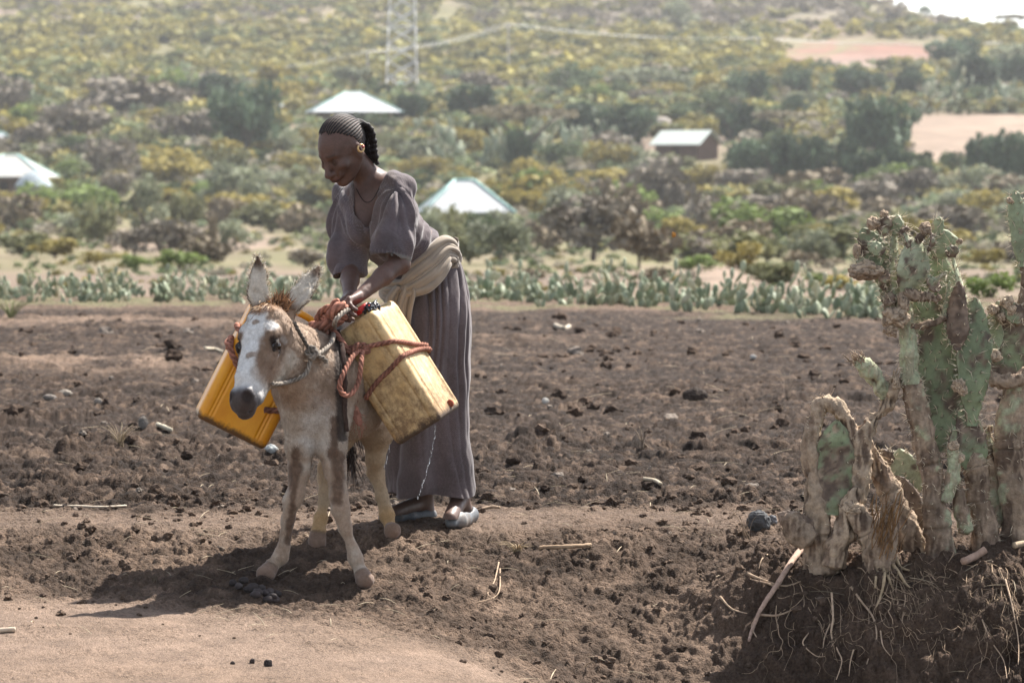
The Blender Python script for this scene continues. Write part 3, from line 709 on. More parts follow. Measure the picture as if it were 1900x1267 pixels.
# cream can on the donkey's near flank: top end up against the withers, foot swung out
jz = nrm(A([-.535, .03, .845])); j0 = nrm(np.cross([0, 1., 0], jz)); j0 = j0 if j0[0] > 0 else -j0          # outward, in the picture plane
phi = math.radians(17); jfwd = np.cross(jz, j0); jfwd = jfwd if jfwd[1] > 0 else -jfwd
jy = nrm(j0*math.cos(phi)-jfwd*math.sin(phi)*1.0); jx = np.cross(jy, jz)
JC = P(734, 690, 15.80)
cream_m = jerrican_mat('cream_plastic', (.62, .445, .225), (.53, .34, .140), (.17, .10, .052), (.055, .036, .026), .66, .92, .44)
v, f = jerrican_mesh(JL, .280, .206)
can1 = bpy.data.objects.new('jerrican', make_mesh('jerrican', v, f, cream_m)); COL.objects.link(can1); place(can1, JC, jx, jy, jz)
tag(can1, 'dirty cream jerrican with a red cap, tied to the flank in front of the woman', 'jerrican', 'jerricans tied on the donkey')
# orange can on the far flank
kz = nrm(A([.452, .02, .892])); k0 = nrm(np.cross([0, 1., 0], kz)); k0 = k0 if k0[0] > 0 else -k0
kb = np.cross(kz, k0); ph2 = math.radians(7); kx = nrm(k0*math.cos(ph2)+kb*math.sin(ph2)); ky = np.cross(kz, kx)
KC = P(478, 695, 15.86)
orange_m = jerrican_mat('orange_plastic', (.74, .33, .012), (.66, .255, .006), (.20, .075, .014), (.07, .04, .025), .90, 1.10, .36)
v, f = jerrican_mesh(JL, .285, .196)
can2 = bpy.data.objects.new('jerrican', make_mesh('jerrican', v, f, orange_m)); COL.objects.link(can2); place(can2, KC, kx, ky, kz)
tag(can2, 'orange yellow jerrican hanging behind the donkey head, roped to its other flank', 'jerrican', 'jerricans tied on the donkey')
def part_local(name, v, f, m, parent, cols=None, smooth=True):
    o = bpy.data.objects.new(name, make_mesh(name, v, f, m, cols, smooth)); COL.objects.link(o); o.parent = parent; return o
red_m = mat_attr('red_plastic', rough=.38, spec=.4, var=.12, vs=60., bump=.1)
def cap_mesh(r=.030, h=.026):
    rows = []; th = np.linspace(0, 2*np.pi, 48, endpoint=False)
    for z, s in ((0, .9), (.0, 1), (h*.8, 1), (h, .92), (h, .4)):
        rr = r*s*(1+.035*np.cos(th*16)*(s == 1)); rows.append(np.stack([rr*np.cos(th), rr*np.sin(th), np.full(48, z)], -1))
    return np.vstack(rows+[A([[0, 0, h]])]), [grid_faces(5, 48), np.stack([4*48+np.arange(48), 4*48+(np.arange(48)+1) % 48, np.full(48, 240)], -1)]
oy_ = 1 if jy[0] > 0 else -1
CYO = {can1: .050*oy_, can2: .036}
# cap, neck and handle sit on the top end (local +z)
for can, cm, cc, sx in ((can1, red_m, (.52, .03, .025), 1), (can2, orange_m, (.62, .3, .02), -1)):
    v, f = cap_mesh(); v = v+A([.082*sx, CYO[can], JL/2+.010]); part_local('screw_cap', v, f, cm, can, cc)
    v, f = tube([(.082*sx, CYO[can], JL/2-.006), (.082*sx, CYO[can], JL/2+.012)], .023, 4, 24); part_local('neck', v, f, can.data.materials[0], can)
    mb = MB()
    for dy in ((-.030, 0, .030) if can is can2 else (0,)):
        v, f = tube([(-.105*sx, dy, JL/2-.014), (-.095*sx, dy, JL/2+.026), (-.07*sx, dy, JL/2+.036), (.0, dy, JL/2+.036), (.03*sx, dy, JL/2+.030), (.04*sx, dy, JL/2-.012)], .0125, 40, 14); mb.add(v, f)
    v, f, _ = mb.out(); part_local('handle', v, f, can.data.materials[0], can)
# black plastic seal tied under the red cap
mb = MB(); r_ = np.random.default_rng(4)
for k in range(9):
    q = [A([.080+.036*math.cos(a), .046*oy_+.040*oy_*(1+.6*math.sin(a))*.8, JL/2+.010+.012*math.sin(3*a+k)])+r_.normal(size=3)*.007 for a in np.linspace(k, k+3.6, 7)]
    v, f = tube(q, .0055, 30, 7, flat=.4); mb.add(v, f, (.02, .02, .025))
v, f, c = mb.out(); part_local('cap_seal', v, f, mat_attr('black_plastic', rough=.3, spec=.5, var=.2, bump=0), can1, c)
# ------------------------------------------------------------------ ropes
rope_red = mat_attr('red_rope', rough=.9, spec=.1, var=.3, vs=90., var2=.2, vs2=18., bump=.7, bs=420., bd=.002)
rope_wht = mat_attr('pale_rope', rough=.9, spec=.1, var=.28, vs=110., bump=.7, bs=420., bd=.002)
RC = A([.33, .150, .105]); WC = A([.27, .23, .19])
def rope(mb, pts, r=.0085, c=RC, lobes=3, pitch=9., seg=18, n=None, fray=0, seed=0):
    pts = np.asarray(pts, float); L = np.linalg.norm(np.diff(pts, axis=0), axis=1).sum()
    n = n or int(max(30, L/.0035))
    tw_ = 2*np.pi/(r*pitch); v, f = tube(pts, r*1.06, n, seg, lobes, .62, tw_)
    k = fb3(v, 30, 3+seed, 3)[:, None]; cc = np.asarray(c)*(.45+1.1*k)
    sp_ = spline(pts, n); L_ = np.concatenate([[0], np.cumsum(np.linalg.norm(np.diff(sp_, axis=0), axis=1))]); th_ = np.linspace(0, 2*np.pi, seg, endpoint=False)
    gr = np.abs(np.cos(lobes*.5*(th_[None]+tw_*L_[:, None]))).reshape(-1); gr = np.concatenate([gr, [.6, .6]]); cc = cc*(.30+.75*gr**.7)[:, None]  # grooves between strands darkened in the colour, as crease shade
    mb.add(v, f, cc)
    if fray:
        rr = np.random.default_rng(seed); sp = spline(pts, 200); i = rr.integers(0, 200, fray); p = sp[i]; d = nrm(rr.normal(size=(fray, 3))); p = p+d*r*.8; t = p+nrm(d+rr.normal(size=(fray, 3))*.8)*(.006+.014*rr.random((fray, 1))); s = nrm(np.cross(d, rr.normal(size=(fray, 3))))*.0006
        b = np.arange(fray)[:, None]*3; mb.add(np.stack([p-s, p+s, t], 1).reshape(-1, 3), b+A([[0, 1, 2]]), np.repeat(np.asarray(c)[None]*(.8+.5*rr.random((fray, 1))), 3, 0))
def onj(x, y, z): return JC+jx*x+jy*y+jz*z
def onk(x, y, z): return KC+kx*x+ky*y+kz*z
# jx points away from the camera or towards it? front = side facing the camera
fx = -1 if jx[1] > 0 else 1
hx, hy = .280/2+.006, .206/2+.007
fy_ = 1 if jy[0] > 0 else -1
def jp(face, a, z, o=0.):
    """point on the cream can: 'f' camera side (a = inward->outward -1..1), 'o' outer side (a = front->back -1..1)"""
    if face == 'f': return onj(fx*(hx+o), fy_*a*(hy-.012), z)
    return onj(-fx*a*(hx-.012), fy_*(hy+o), z)
# rope holding the cream can
R1 = empty('tie_rope', 'brown rope wound round the cream jerrican, its slack loop hanging beside it', 'rope', P(668, 640, 15.6))
mb = MB()
K = jp('f', -.07, .14, .008)
rope(mb, [jp('f', -1.12, .20, -.05), jp('f', -.85, .185), jp('f', -.4, .16, .002), K, jp('f', .5, .12), jp('f', .97, .103, .002), jp('o', -1.0, .098, -.002), jp('o', -.4, .075), jp('o', .4, .045), jp('o', 1.02, .022, .0), jp('o', 1.12, .016, -.03)], .0074, RC, fray=70, seed=1)
rope(mb, [jp('o', 1.10, .002, -.03), jp('o', 1.0, .004, .004), jp('o', .4, .022, .001), jp('o', -.5, .032, .001), jp('o', -1.0, .034, -.001), jp('f', .97, .032, .002), jp('f', .4, .018), jp('f', -.3, .004), jp('f', -.9, -.018), jp('f', -1.06, -.022, -.02), jp('f', -1.2, -.03, -.10)], .0074, RC*.85, fray=70, seed=2)
v, f, c = mb.out(); obj('binding', v, f, rope_red, R1, c)
mb = MB()
l0 = K+A([0, -.012, 0]); lp = lambda x, y: P(x, y, min(dsurf(x, y, .016, 10.)[1], 15.56))
rope(mb, [l0, lp(654, 662), lp(638, 692), lp(630, 715), lp(637, 731), lp(652, 730), lp(665, 708), lp(670, 672), l0+A([.004, -.01, -.006])], .0074, RC*1.12, seg=20, fray=60, seed=3)
for k in range(3): rope(mb, [K+A([-.022, -.004+.004*k, .006-.011*k]), K+A([-.010, -.022, .012-.010*k]), K+A([.012, -.022, .010-.010*k]), K+A([.024, -.002, .004-.009*k])], .0085, RC*.95, seed=10+k)
mb.build('loop', rope_red, R1)
mb = MB(); rope(mb, [P(612, 606, 15.66), P(632, 630, 15.62), P(650, 655, 15.60), P(664, 640, 15.6), K], .0085, RC*.8, seed=5); rope(mb, [P(630, 690, 15.66), P(648, 715, 15.63), P(660, 728, 15.62), P(655, 760, 15.62)], .009, RC*.8, seed=6)
mb.build('strand', rope_red, R1)
# folded strap hanging from it
mb = MB(); v, f = tube([P(648, 738, 15.64), P(655, 755, 15.62), P(662, 772, 15.61), P(668, 788, 15.61)], [.010, .016, .019, .013], 40, 16, flat=.35, wob=.004); mb.add(v, f, RC*.95)
r_ = np.random.default_rng(5)
for k in range(60):
    p = spline(A([P(655, 755, 15.61), P(668, 790, 15.60)]), 30)[r_.integers(0, 30)]+r_.normal(size=3)*.012; t = p+A([r_.normal()*.016, -.004, -abs(r_.normal())*.03]); mb.add(*tube([p, (p+t)/2+r_.normal(size=3)*.003, t], .0008, 5, 4), RC*.9)
mb.build('strap_end', rope_red, R1)
# dark flat band laid down the shoulder
GR = obj('shoulder_band', *tube([dsurf(628, 612, .004), dsurf(636, 650, .004), dsurf(640, 700, .004), dsurf(640, 760, .004), dsurf(644, 800, .004)], [.007, .009, .009, .009, .007], 60, 14, flat=.3, wob=.004), mat_attr('dark_band', rough=.95, spec=.1, var=.4, vs=60., bump=.6, bs=300.), cols=A([.05, .032, .026]), base=P(640, 700, 15.6))
tag(GR, 'dark band running down the shoulder between neck and cream jerrican', 'strap')
# big knotted hank over the withers
R2 = empty('rope_hank', 'thick knotted hank of red rope under the woman\'s hand on the withers', 'rope', P(620, 590, 15.68))
mb = MB(); C0 = P(617, 588, 15.66); r_ = np.random.default_rng(8)
axh = nrm(P(640, 572, 15.64)-P(588, 604, 15.70)); n1_ = nrm(np.cross(axh, [0, 1., 0])); n2_ = np.cross(axh, n1_)
for k in range(6):
    o = (k-2.5)*.0185; R = .036-.0016*(k-2.5)**2*.8; tl = .35*r_.normal()
    q = [C0+axh*(o+.012*math.sin(a+tl))+n1_*R*math.cos(a)*.85+n2_*R*math.sin(a) for a in np.linspace(0, 2*np.pi, 13)]
    rope(mb, q, .0096, RC*(.8+.5*r_.random()), seed=20+k, fray=12)
for k in range(2):
    q = [C0+axh*t_+n1_*(.040*math.cos(k*1.2+t_*20-1))-A([0, .040, 0])*math.cos(t_*10) for t_ in np.linspace(-.06, .06, 9)]
    rope(mb, q, .0092, RC*1.2, seed=40+k, fray=12)
mb.build('knot', rope_red, R2)
mb = MB()
rope(mb, [P(640, 572, 15.64), P(634, 566, 15.60), P(622, 572, 15.585), P(612, 585, 15.59)], .0125, RC*1.15, seed=50, fray=30)
rope(mb, [P(612, 598, 15.62), P(600, 604, 15.63), P(590, 606, 15.66), P(580, 604, 15.72)], .014, RC*1.0, seed=51, fray=60)
rope(mb, [P(618, 604, 15.61), P(604, 608, 15.62), P(588, 612, 15.66)], .010, RC*.75, seed=52, fray=40)
rope(mb, [P(606, 612, 15.64), P(598, 630, 15.62), P(602, 640, 15.62), P(600, 652, 15.64)], .013, RC*.8, seed=53, fray=40)
mb.build('tail_end', rope_red, R2)
# rope round the orange can
R3 = empty('tie_rope', 'brown rope looped over the edge of the orange jerrican beside the donkey\'s forehead', 'rope', P(432, 650, 15.75))
mb = MB(); kf = -1 if ky[1] > 0 else 1
def kp(a, z, o=0.): return onk(a*.1425, kf*(.098+.008+o), z)
rope(mb, [kp(-1.02, .075, -.16), kp(-1.05, .075, -.09), kp(-1.06, .065, -.02), kp(-1.0, .045, -.002), kp(-.8, .020, .002), kp(-.45, -.012, .002), kp(.1, -.03, .002)], .0095, RC*.8, seed=61, fray=30)
rope(mb, [kp(-1.03, .128, -.16), kp(-1.07, .128, -.06), kp(-1.0, .120, -.004), kp(-.6, .10, .002), kp(0, .08, .002)], .0085, RC*1.05, seed=62, fray=30)
rope(mb, [kp(1.02, -.06, -.02), kp(.96, -.068, .01), kp(.75, -.085, .006), kp(.5, -.10, .004)], .009, RC*.7, seed=63)
rope(mb, [kp(-1.04, .080, -.03), kp(-1.09, .070, -.03), kp(-1.09, .056, -.02), kp(-1.04, .05, -.004)], .012, RC*1.2, seed=64)
mb.build('loop', rope_red, R3)
# pale halter
R4 = empty('halter', 'pale twisted rope halter knotted on the donkey\'s neck below the ear', 'halter', P(578, 656, 15.45))
mb = MB(); KN = dsurf(579, 654, .014)
rope(mb, [KN, dsurf(574, 676), dsurf(568, 692), dsurf(553, 703), dsurf(537, 708), dsurf(518, 712), dsurf(505, 712)], .0066, WC*.95, seed=71, fray=30)
rope(mb, [KN, dsurf(569, 640), dsurf(561, 626), dsurf(553, 612), dsurf(546, 598)], .0055, WC*.45, seed=72, fray=14)
mb.build('noose', rope_wht, R4)
mb = MB(); rope(mb, [KN, dsurf(592, 655), dsurf(606, 645), dsurf(617, 630), dsurf(620, 612), P(622, 596, 15.54), P(634, 582, 15.56), P(646, 574, 15.6)], .0070, WC, seed=73, fray=40)
rope(mb, [KN+A([0, -.008, 0]), dsurf(590, 660), dsurf(599, 664), dsurf(606, 672)], .007, WC*.85, seed=74, fray=16)
mb.build('lead', rope_wht, R4)
mb = MB()
for k in range(4): 
    a0 = k*.8; q = [KN+A([.018*math.cos(a+a0)*(1 if k % 2 else .6), -.006-.012*math.sin(a*.5), .020*math.sin(a+a0)*(.6 if k % 2 else 1)]) for a in np.linspace(0, 5.5, 9)]
    rope(mb, q, .0072, WC*(.7+.12*k), seed=80+k)
mb.build('knot', rope_wht, R4)
# red rag caught at the foot of the cream can
v, f = ICO2; q = jp('o', .2, -.205, -.004); v = v*A([.014, .012, .016]); v = v*(1+.5*(fb3(v, 90, 4)-.5))[:, None]
tag(obj('rag_knot', q+v, f, rope_red, cols=A([.25, .07, .04]), base=q), 'small red knot of rag at the foot of the cream jerrican', 'rag')
# ------------------------------------------------------------------ the woman
w_base = A([-.35, 16.4, 0.])
woman = empty('person', 'woman in a dark herringbone dress and beige sash, bending over the donkey\'s load', 'person', w_base)
skin_c, skin_d, lip_c = A([.104, .055, .040]), A([.052, .028, .020]), A([.12, .052, .043])
shL, shR = P(738, 350, 16.06), P(646, 362, 16.28)
elL, wrL, haL = P(740, 488, 15.92), P(664, 552, 15.74), P(640, 566, 15.67)
elR, wrR, haR = P(650, 500, 16.10), P(648, 550, 15.88), P(628, 566, 15.74)
neckb, chest, waist, hips = P(694, 342, 16.16), P(702, 400, 16.16), P(770, 480, 16.36), P(795, 540, 16.42)
hc0 = P(634, 276, 16.06)
fdir = nrm(A([-.64, -.62, -.60])); upd = nrm(A([-.10, -.08, 1.]) - fdir*(A([-.10, -.08, 1.])@fdir)); sdv = np.cross(upd, fdir)   # face, crown and side of the head
if sdv[0] < 0: sdv = -sdv
def he(f, u, s): return hc0+fdir*f+upd*u+sdv*s
FM = A([fdir, upd, sdv])
B = Field((-.88, 15.52, .02), (-.06, 16.80, 1.58), .0042)
# torso and neck
B.cap(neckb, he(-.030, -.075, 0), .050, .047, .03)
B.cap(neckb+A([.0, .02, .01]), P(712, 352, 16.12), .05, .05, .03)
B.ell(P(697, 385, 16.18), (.145, .115, .12), None, .04)
B.cap(shL+A([-.01, .02, -.01]), shR+A([.01, 0, -.01]), .055, .055, .04)
B.cap(P(700, 400, 16.20), waist, .115, .105, .05); B.cap(waist, hips, .115, .14, .05)
cd_ = nrm(A([-.35, -.8, .25]))
for p in (P(672, 425, 16.10), P(722, 428, 16.04)): B.ell(p, (.055, .05, .055), None, .03)
B.cap(P(697, 352, 16.12), P(735, 350, 16.06), .014, .012, .012); B.cap(P(690, 354, 16.12), P(650, 356, 16.22), .014, .012, .012)   # collar bones
# arms
B.chain([shL, elL, (elL*.6+wrL*.4), wrL], [.048, .038, .034, .0225], .015)
B.chain([shR, elR, (elR*.6+wrR*.4), wrR], [.048, .038, .034, .0225], .015)
B.ell(elL+A([.004, .01, -.004]), (.036, .036, .036), None, .02)
# hands: palm, four bent fingers, thumb, curled round the rope
def hand(w, h, knx, down, thx, sgn):
    ax = nrm(h-w); kn = nrm(knx-ax*(knx@ax)); dn_ = np.cross(ax, kn); dn_ = dn_ if dn_@down > 0 else -dn_
    pc = w+ax*.045
    for q in (-.027, -.009, .009, .027): B.cap(w+ax*.012+kn*q*.55, w+ax*.082+kn*q, .0155, .0120, .010)
    for i, (q, L, c) in enumerate(((-.030, .030, 1.), (-.0105, .035, .95), (.0095, .033, 1.), (.029, .026, 1.1))):
        a = w+ax*.082+kn*q; d1 = nrm(ax*.75+dn_*.65*c); b = a+d1*L; d2 = nrm(ax*.05+dn_*1.); c2 = b+d2*L*.75; d3 = nrm(-ax*.65+dn_*.7); e = c2+d3*L*.55
        B.chain([a, b, c2, e], [.0100, .0088, .0080, .0068], .004)
        B.ell(a-dn_*.004, (.0105, .0105, .0105), None, .006)
    a = w+ax*.028+kn*thx*.026; b = a+nrm(ax*.55+kn*thx*.8+dn_*.5)*.038; c = b+nrm(ax*.8+kn*thx*.1+dn_*.6)*.030
    B.chain([a, b, c], [.0135, .0108, .0082], .006)
hand(wrL, haL, A([.35, -.75, .55]), A([-.2, -.3, -1.]), -1, 1)
hand(wrR, haR, A([.5, -.6, .4]), A([-.3, -.2, -1.]), 1, 1)
# lower legs and feet
anL, anR = P(853, 922, 16.42), P(786, 926, 16.60)
toL, toR = P(835, 962, 16.22), P(712, 952, 16.42)
B.chain([P(820, 700, 16.42), P(842, 860, 16.44), anL], [.060, .045, .034], .02); B.chain([P(775, 700, 16.5), P(785, 860, 16.56), anR], [.075, .048, .036], .02)
B.cap(anL, P(862, 950, 16.46), .034, .034, .015); B.cap(anL+A([0, -.01, -.01]), toL+A([.0, .02, .0]), .034, .028, .02)
B.cap(anR, P(792, 952, 16.60), .034, .034, .015); B.cap(anR+A([-.01, 0, -.015]), toR+A([.03, 0, .0]), .034, .026, .02)
# head: skull, brow, cheeks, nose, mouth, chin, ears
B.ell(he(-.020, .030, 0), (.096, .090, .073), FM, .02)
B.ell(he(.030, -.005, 0), (.066, .085, .062), FM, .025)
B.cap(he(.030, -.055, 0), he(.056, -.098, 0), .048, .026, .03)                # lower face to chin
B.ell(he(.064, -.106, 0), (.020, .017, .022), FM, .014)                       # chin
for s in (-1, 1):
    B.cap(he(-.018, -.035, .056*s), he(.040, -.098, .026*s), .022, .017, .02)  # jaw
    B.ell(he(.060, -.030, .044*s), (.026, .019, .022), FM, .015)               # cheekbone
    B.cap(he(.084, .017, .012*s), he(.068, .014, .046*s), .009, .007, .012)    # brow
    B.ell(he(.094, -.006, .031*s), (.016, .012, .018), FM, .012, 'sub')        # orbit
    B.ell(he(.073, -.008, .031*s), (.0145, .0125, .0155), FM, .005)            # eyeball under lids
    B.cap(he(.0875, -.006, .018*s), he(.084, -.009, .045*s), .0016, .0012, .003, 'sub')
    B.ell(he(-.012, -.012, .072*s), (.020, .032, .011), FM, .008)              # ear
    B.ell(he(-.006, -.010, .083*s), (.010, .019, .007), FM, .005, 'sub')
    B.ell(he(.082, -.054, .029*s), (.013, .020, .010), FM, .014)               # fold by the mouth
    B.ell(he(-.008, -.042, .070*s), (.008, .012, .007), FM, .006)              # ear lobe
B.cap(he(.088, .004, 0), he(.114, -.046, 0), .0085, .0125, .010)              # nose bridge
B.ell(he(.113, -.047, 0), (.013, .012, .0125), FM, .008)
for s in (-1, 1): B.ell(he(.099, -.050, .0135*s), (.0125, .0105, .0095), FM, .006); B.ell(he(.108, -.0585, .0085*s), (.005, .004, .0045), FM, .003, 'sub')
B.ell(he(.090, -.071, 0), (.018, .011, .026), FM, .012)
B.cap(he(.0975, -.0745, -.016), he(.0975, -.0745, .016), .0062, .0062, .005)
B.cap(he(.094, -.0845, -.014), he(.094, -.0845, .014), .0068, .0068, .005)
[B.cap(he(.107, -.0782, 0), he(.103, -.0822, .021*q_), .0028, .0028, .003, 'sub') for q_ in (-1, 1)]
for s in (-1, 1): B.cap(he(.104, -.0822, .019*s), he(.088, -.0965, .030*s), .0026, .002, .003, 'sub')
for dx in (-.006, .006): B.cap(he(.104, .016, dx), he(.101, .034, dx*1.1), .0012, .0012, .003, 'sub')   # frown
bv, bf = B.mesh(1); del B
bnv = vnormals(bv, bf); bv = bv+bnv*((fb3(bv, 60, 3, 3)-.5)*.0022)[:, None]
q = bv-hc0; hf, hu_, hs = q@fdir, q@upd, q@sdv
a1, a2 = fb3(bv, 14, 91, 3), fb3(bv, 60, 93, 3)
bc = mix(skin_c, skin_d, sm(.35, .75, a1*.55+a2*.45)*.6)
inh = (np.linalg.norm(q, axis=1) < .17)
bc = mix(bc, lip_c*.85, inh*(1-sm(.010, .018, np.hypot((hu_+.0795)*1.1, np.maximum(np.abs(hs)-.018, 0))))*(hf > .08)*.8)
bc = mix(bc, skin_d*.45, inh*(1-sm(.002, .007, np.abs(hu_-.021-.06*(.034-np.abs(hs))*0)))*(np.abs(hs) > .012)*(np.abs(hs) < .046)*(hf > .05)*.6)   # brows
bc = mix(bc, skin_d*.55, inh*(1-sm(.010, .018, np.hypot(hu_+.008, np.abs(hs)-.031)))*(hf > .06)*.6)
bc = mix(bc, skin_d*.35, inh*(1-sm(.003, .006, np.abs(hu_+.0795)))*(np.abs(hs) < .023)*(hf > .085)*.8)
bc = mix(bc, skin_c*1.3, (1-sm(.08, .14, np.linalg.norm(bv-(wrL+haL)/2, axis=1)))*.35)
dust = sm(.16, .04, bv[:, 2]); bc = mix(bc, A([.12, .075, .058]), dust*.6)
skin_m = mat_attr('skin', rough=.52, spec=.35, var=.14, vs=160., bump=.25, bs=600., bd=.0012)
obj('body', bv, bf, skin_m, woman, bc)
# eyes: dark iris and a little white between the lids
eye2, t_, p_ = nodes('person_eye'); at = N(t_, 'ShaderNodeAttribute', attribute_name='Col'); t_.links.new(at.outputs[0], p_.inputs[0]); p_.inputs['Roughness'].default_value = .15
for s in (-1, 1):
    v, f = ICO3; vv = he(.0745, -.010, .031*s)+(v*.0114); look = nrm(fdir*.8-upd*.5); d = v@look
    obj('eye', vv, f, eye2, woman, mix(mix(A([.10, .08, .07]), A([.018, .01, .008]), sm(.80, .86, d)), A([.004, .004, .004]), sm(.94, .96, d)))
# hair: tight cornrows swept back, thick braids behind
hair2 = mat_attr('black_hair', rough=.62, spec=.22, var=.3, vs=300., bump=.6, bs=900., bd=.001)
mb = MB()
Hf = A([-.020, .030, 0]); Hr = A([.096, .090, .073])
def scalp(f, u, s, o): d = nrm(A([f, u, s])/Hr); v = A([f, u, s]); v = d*Hr*(1+o/.09); w = Hf+v; return he(*w)
nu_, nv_ = 110, 260
uu, vv_ = np.meshgrid(np.linspace(.02, np.pi-.02, nu_), np.linspace(0, 2*np.pi, nv_, endpoint=False), indexing='ij')
dF, dU, dS = np.cos(uu), np.sin(uu)*np.cos(vv_), np.sin(uu)*np.sin(vv_)                # poles on the front-back axis
rows_ = np.abs(np.sin(vv_*24.)); lf = Hf[0]+dF*Hr[0]; lu = Hf[1]+dU*Hr[1]; ls = dS*Hr[2]
bead = .8+.2*np.sin(uu*190+vv_*9)
line = np.interp(lf, [-.13, -.05, -.032, -.018, .0, .03, .052, .08], [-.075, -.065, -.02, .024, .046, .070, .088, .108])+.004*np.sin(vv_*9)
inside = sm(-.008, .026, lu-line+(vn2(vv_*24/np.pi*2, uu*40, 9)-.5)*.012)
off = .0015+.0036*rows_*(.7+.3*bead)*inside-.012*(1-inside)
k = 1+off/.085
hv_ = hc0+(Hf[0]+dF*Hr[0]*k)[..., None]*fdir+(Hf[1]+dU*Hr[1]*k)[..., None]*upd+(dS*Hr[2]*k)[..., None]*sdv
hf_ = grid_faces(nu_, nv_); keep = (inside.reshape(-1)[hf_] > .02).any(1); hf_ = hf_[keep]
hcol = mix(A([.115, .078, .062]), A([.014, .011, .010]), sm(.18, .60, rows_)); hcol = mix(A([.06, .032, .024]), hcol, sm(.1, .8, inside))
mb.add(hv_.reshape(-1, 3), hf_, hcol.reshape(-1, 3))
r_ = np.random.default_rng(3)
mb.build('cornrows', hair2, woman)
mb = MB()
for k in range(11):
    s = (k-5)/5.; st = he(-.105, .055-.02*abs(s), .045*s); pts = [he(-.075, .085-.03*abs(s), .040*s), st+A([.008, 0, .004]), he(-.122, .0+r_.normal()*.006, .055*s), he(-.112, -.045, .055*s+r_.normal()*.006), he(-.095, -.085+r_.normal()*.01, .050*s), he(-.082, -.112-r_.random()*.018, .045*s)]
    q_ = spline(A(pts), 44); n = 170; v, f = tube(q_, [.007+.0045*min(1, i/8.)*(.62+.38*math.sin(i*1.45+k))-.003*(i > 38) for i in range(44)], n, 12, 6, .3, 130.); mb.add(v, f, A([.016, .012, .011])*(.8+.6*r_.random()))
mb.build('braids', hair2, woman)
# ear ring
gold = mat_attr('gold', rough=.3, spec=.6, var=.2, vs=200., bump=0); gold.node_tree.nodes['Principled BSDF'].inputs['Metallic'].default_value = .75
mb = MB(); ec = he(-.012, -.008, .090); 
v, f = tube([ec+upd*.014*math.cos(a)+fdir*.014*math.sin(a)+sdv*.002 for a in np.linspace(.3, 5.9, 16)], .0036, 60, 8, 8, .5, 1400.); mb.add(v, f, A([.62, .42, .20]))
v, f = ICO2; mb.add(v*.0065+ec-fdir*.010+sdv*.005, f, A([.40, .12, .10])); mb.build('ear_ring', gold, woman)
# necklace cord
mb = MB(); pts = [P(716, 322, 16.12), P(703, 350, 16.045), P(690, 372, 16.03), P(676, 374, 16.05), P(662, 352, 16.10), P(656, 330, 16.16)]
v, f = tube(pts, .0018, 60, 6); mb.add(v, f, A([.02, .012, .01])); mb.build('necklace', mat_attr('cord', rough=.8, bump=0), woman)

# ---- cloth: herringbone weave
def cloth_mat(name, c1, c2, sx=260., herr=True, rough=.9):
    m, t, p = nodes(name); L = t.links.new
    at = N(t, 'ShaderNodeAttribute', attribute_name='Col'); tc = N(t, 'ShaderNodeTexCoord'); uv = N(t, 'ShaderNodeAttribute', attribute_name='Weave')
    sp = N(t, 'ShaderNodeSeparateXYZ'); L(uv.outputs['Vector'], sp.inputs[0])
    src = at.outputs['Color']
    if herr:
        pp = N(t, 'ShaderNodeMath', operation='PINGPONG'); pp.inputs[1].default_value = .0048; L(sp.outputs[0], pp.inputs[0])
        ad = N(t, 'ShaderNodeMath', operation='ADD'); L(pp.outputs[0], ad.inputs[0]); L(sp.outputs[1], ad.inputs[1])
        ml = N(t, 'ShaderNodeMath', operation='MULTIPLY'); ml.inputs[1].default_value = 2*math.pi/.0062; L(ad.outputs[0], ml.inputs[0])
        sn = N(t, 'ShaderNodeMath', operation='SINE'); L(ml.outputs[0], sn.inputs[0])
        nz = N(t, 'ShaderNodeTexNoise', i_Scale=140., i_Detail=3.); L(tc.outputs['Object'], nz.inputs[0])
        a2_ = N(t, 'ShaderNodeMath', operation='MULTIPLY_ADD'); a2_.inputs[1].default_value = 3.2; a2_.inputs[2].default_value = -1.6; L(nz.outputs[0], a2_.inputs[0])
        s3 = N(t, 'ShaderNodeMath', operation='ADD'); L(sn.outputs[0], s3.inputs[0]); L(a2_.outputs[0], s3.inputs[1])
        mr = N(t, 'ShaderNodeMapRange', i_1=.3, i_2=1.3, i_3=0., i_4=.75); L(s3.outputs[0], mr.inputs[0])
        mx = N(t, 'ShaderNodeMix', data_type='RGBA'); L(mr.outputs[0], mx.inputs[0]); L(src, mx.inputs[6]); mx.inputs[7].default_value = (*c2, 1); src = mx.outputs[2]
    n2 = N(t, 'ShaderNodeTexNoise', i_Scale=7., i_Detail=5.); L(tc.outputs['Object'], n2.inputs[0])
    r2 = N(t, 'ShaderNodeMapRange', i_1=.3, i_2=.7, i_3=.78, i_4=1.25); L(n2.outputs[0], r2.inputs[0])
    sc = N(t, 'ShaderNodeVectorMath', operation='SCALE'); L(src, sc.inputs[0]); L(r2.outputs[0], sc.inputs['Scale']); L(sc.outputs[0], p.inputs[0])
    nb = N(t, 'ShaderNodeTexNoise', i_Scale=420., i_Detail=3.); L(tc.outputs['Object'], nb.inputs[0]); b = N(t, 'ShaderNodeBump', i_Strength=.35, i_Distance=.0015); L(nb.outputs[0], b.inputs['Height']); L(b.outputs[0], p.inputs['Normal'])
    p.inputs['Roughness'].default_value = rough; p.inputs['Specular IOR Level'].default_value = .12; p.inputs['Sheen Weight'].default_value = .25; p.inputs['Sheen Roughness'].default_value = .5
    return m
def weave(o, w):
    at = o.data.attributes.new('Weave', 'FLOAT_VECTOR', 'POINT'); at.data.foreach_set('vector', np.asarray(w, np.float32).ravel())
cl_a, cl_b = A([.078, .061, .063]), A([.170, .138, .142])
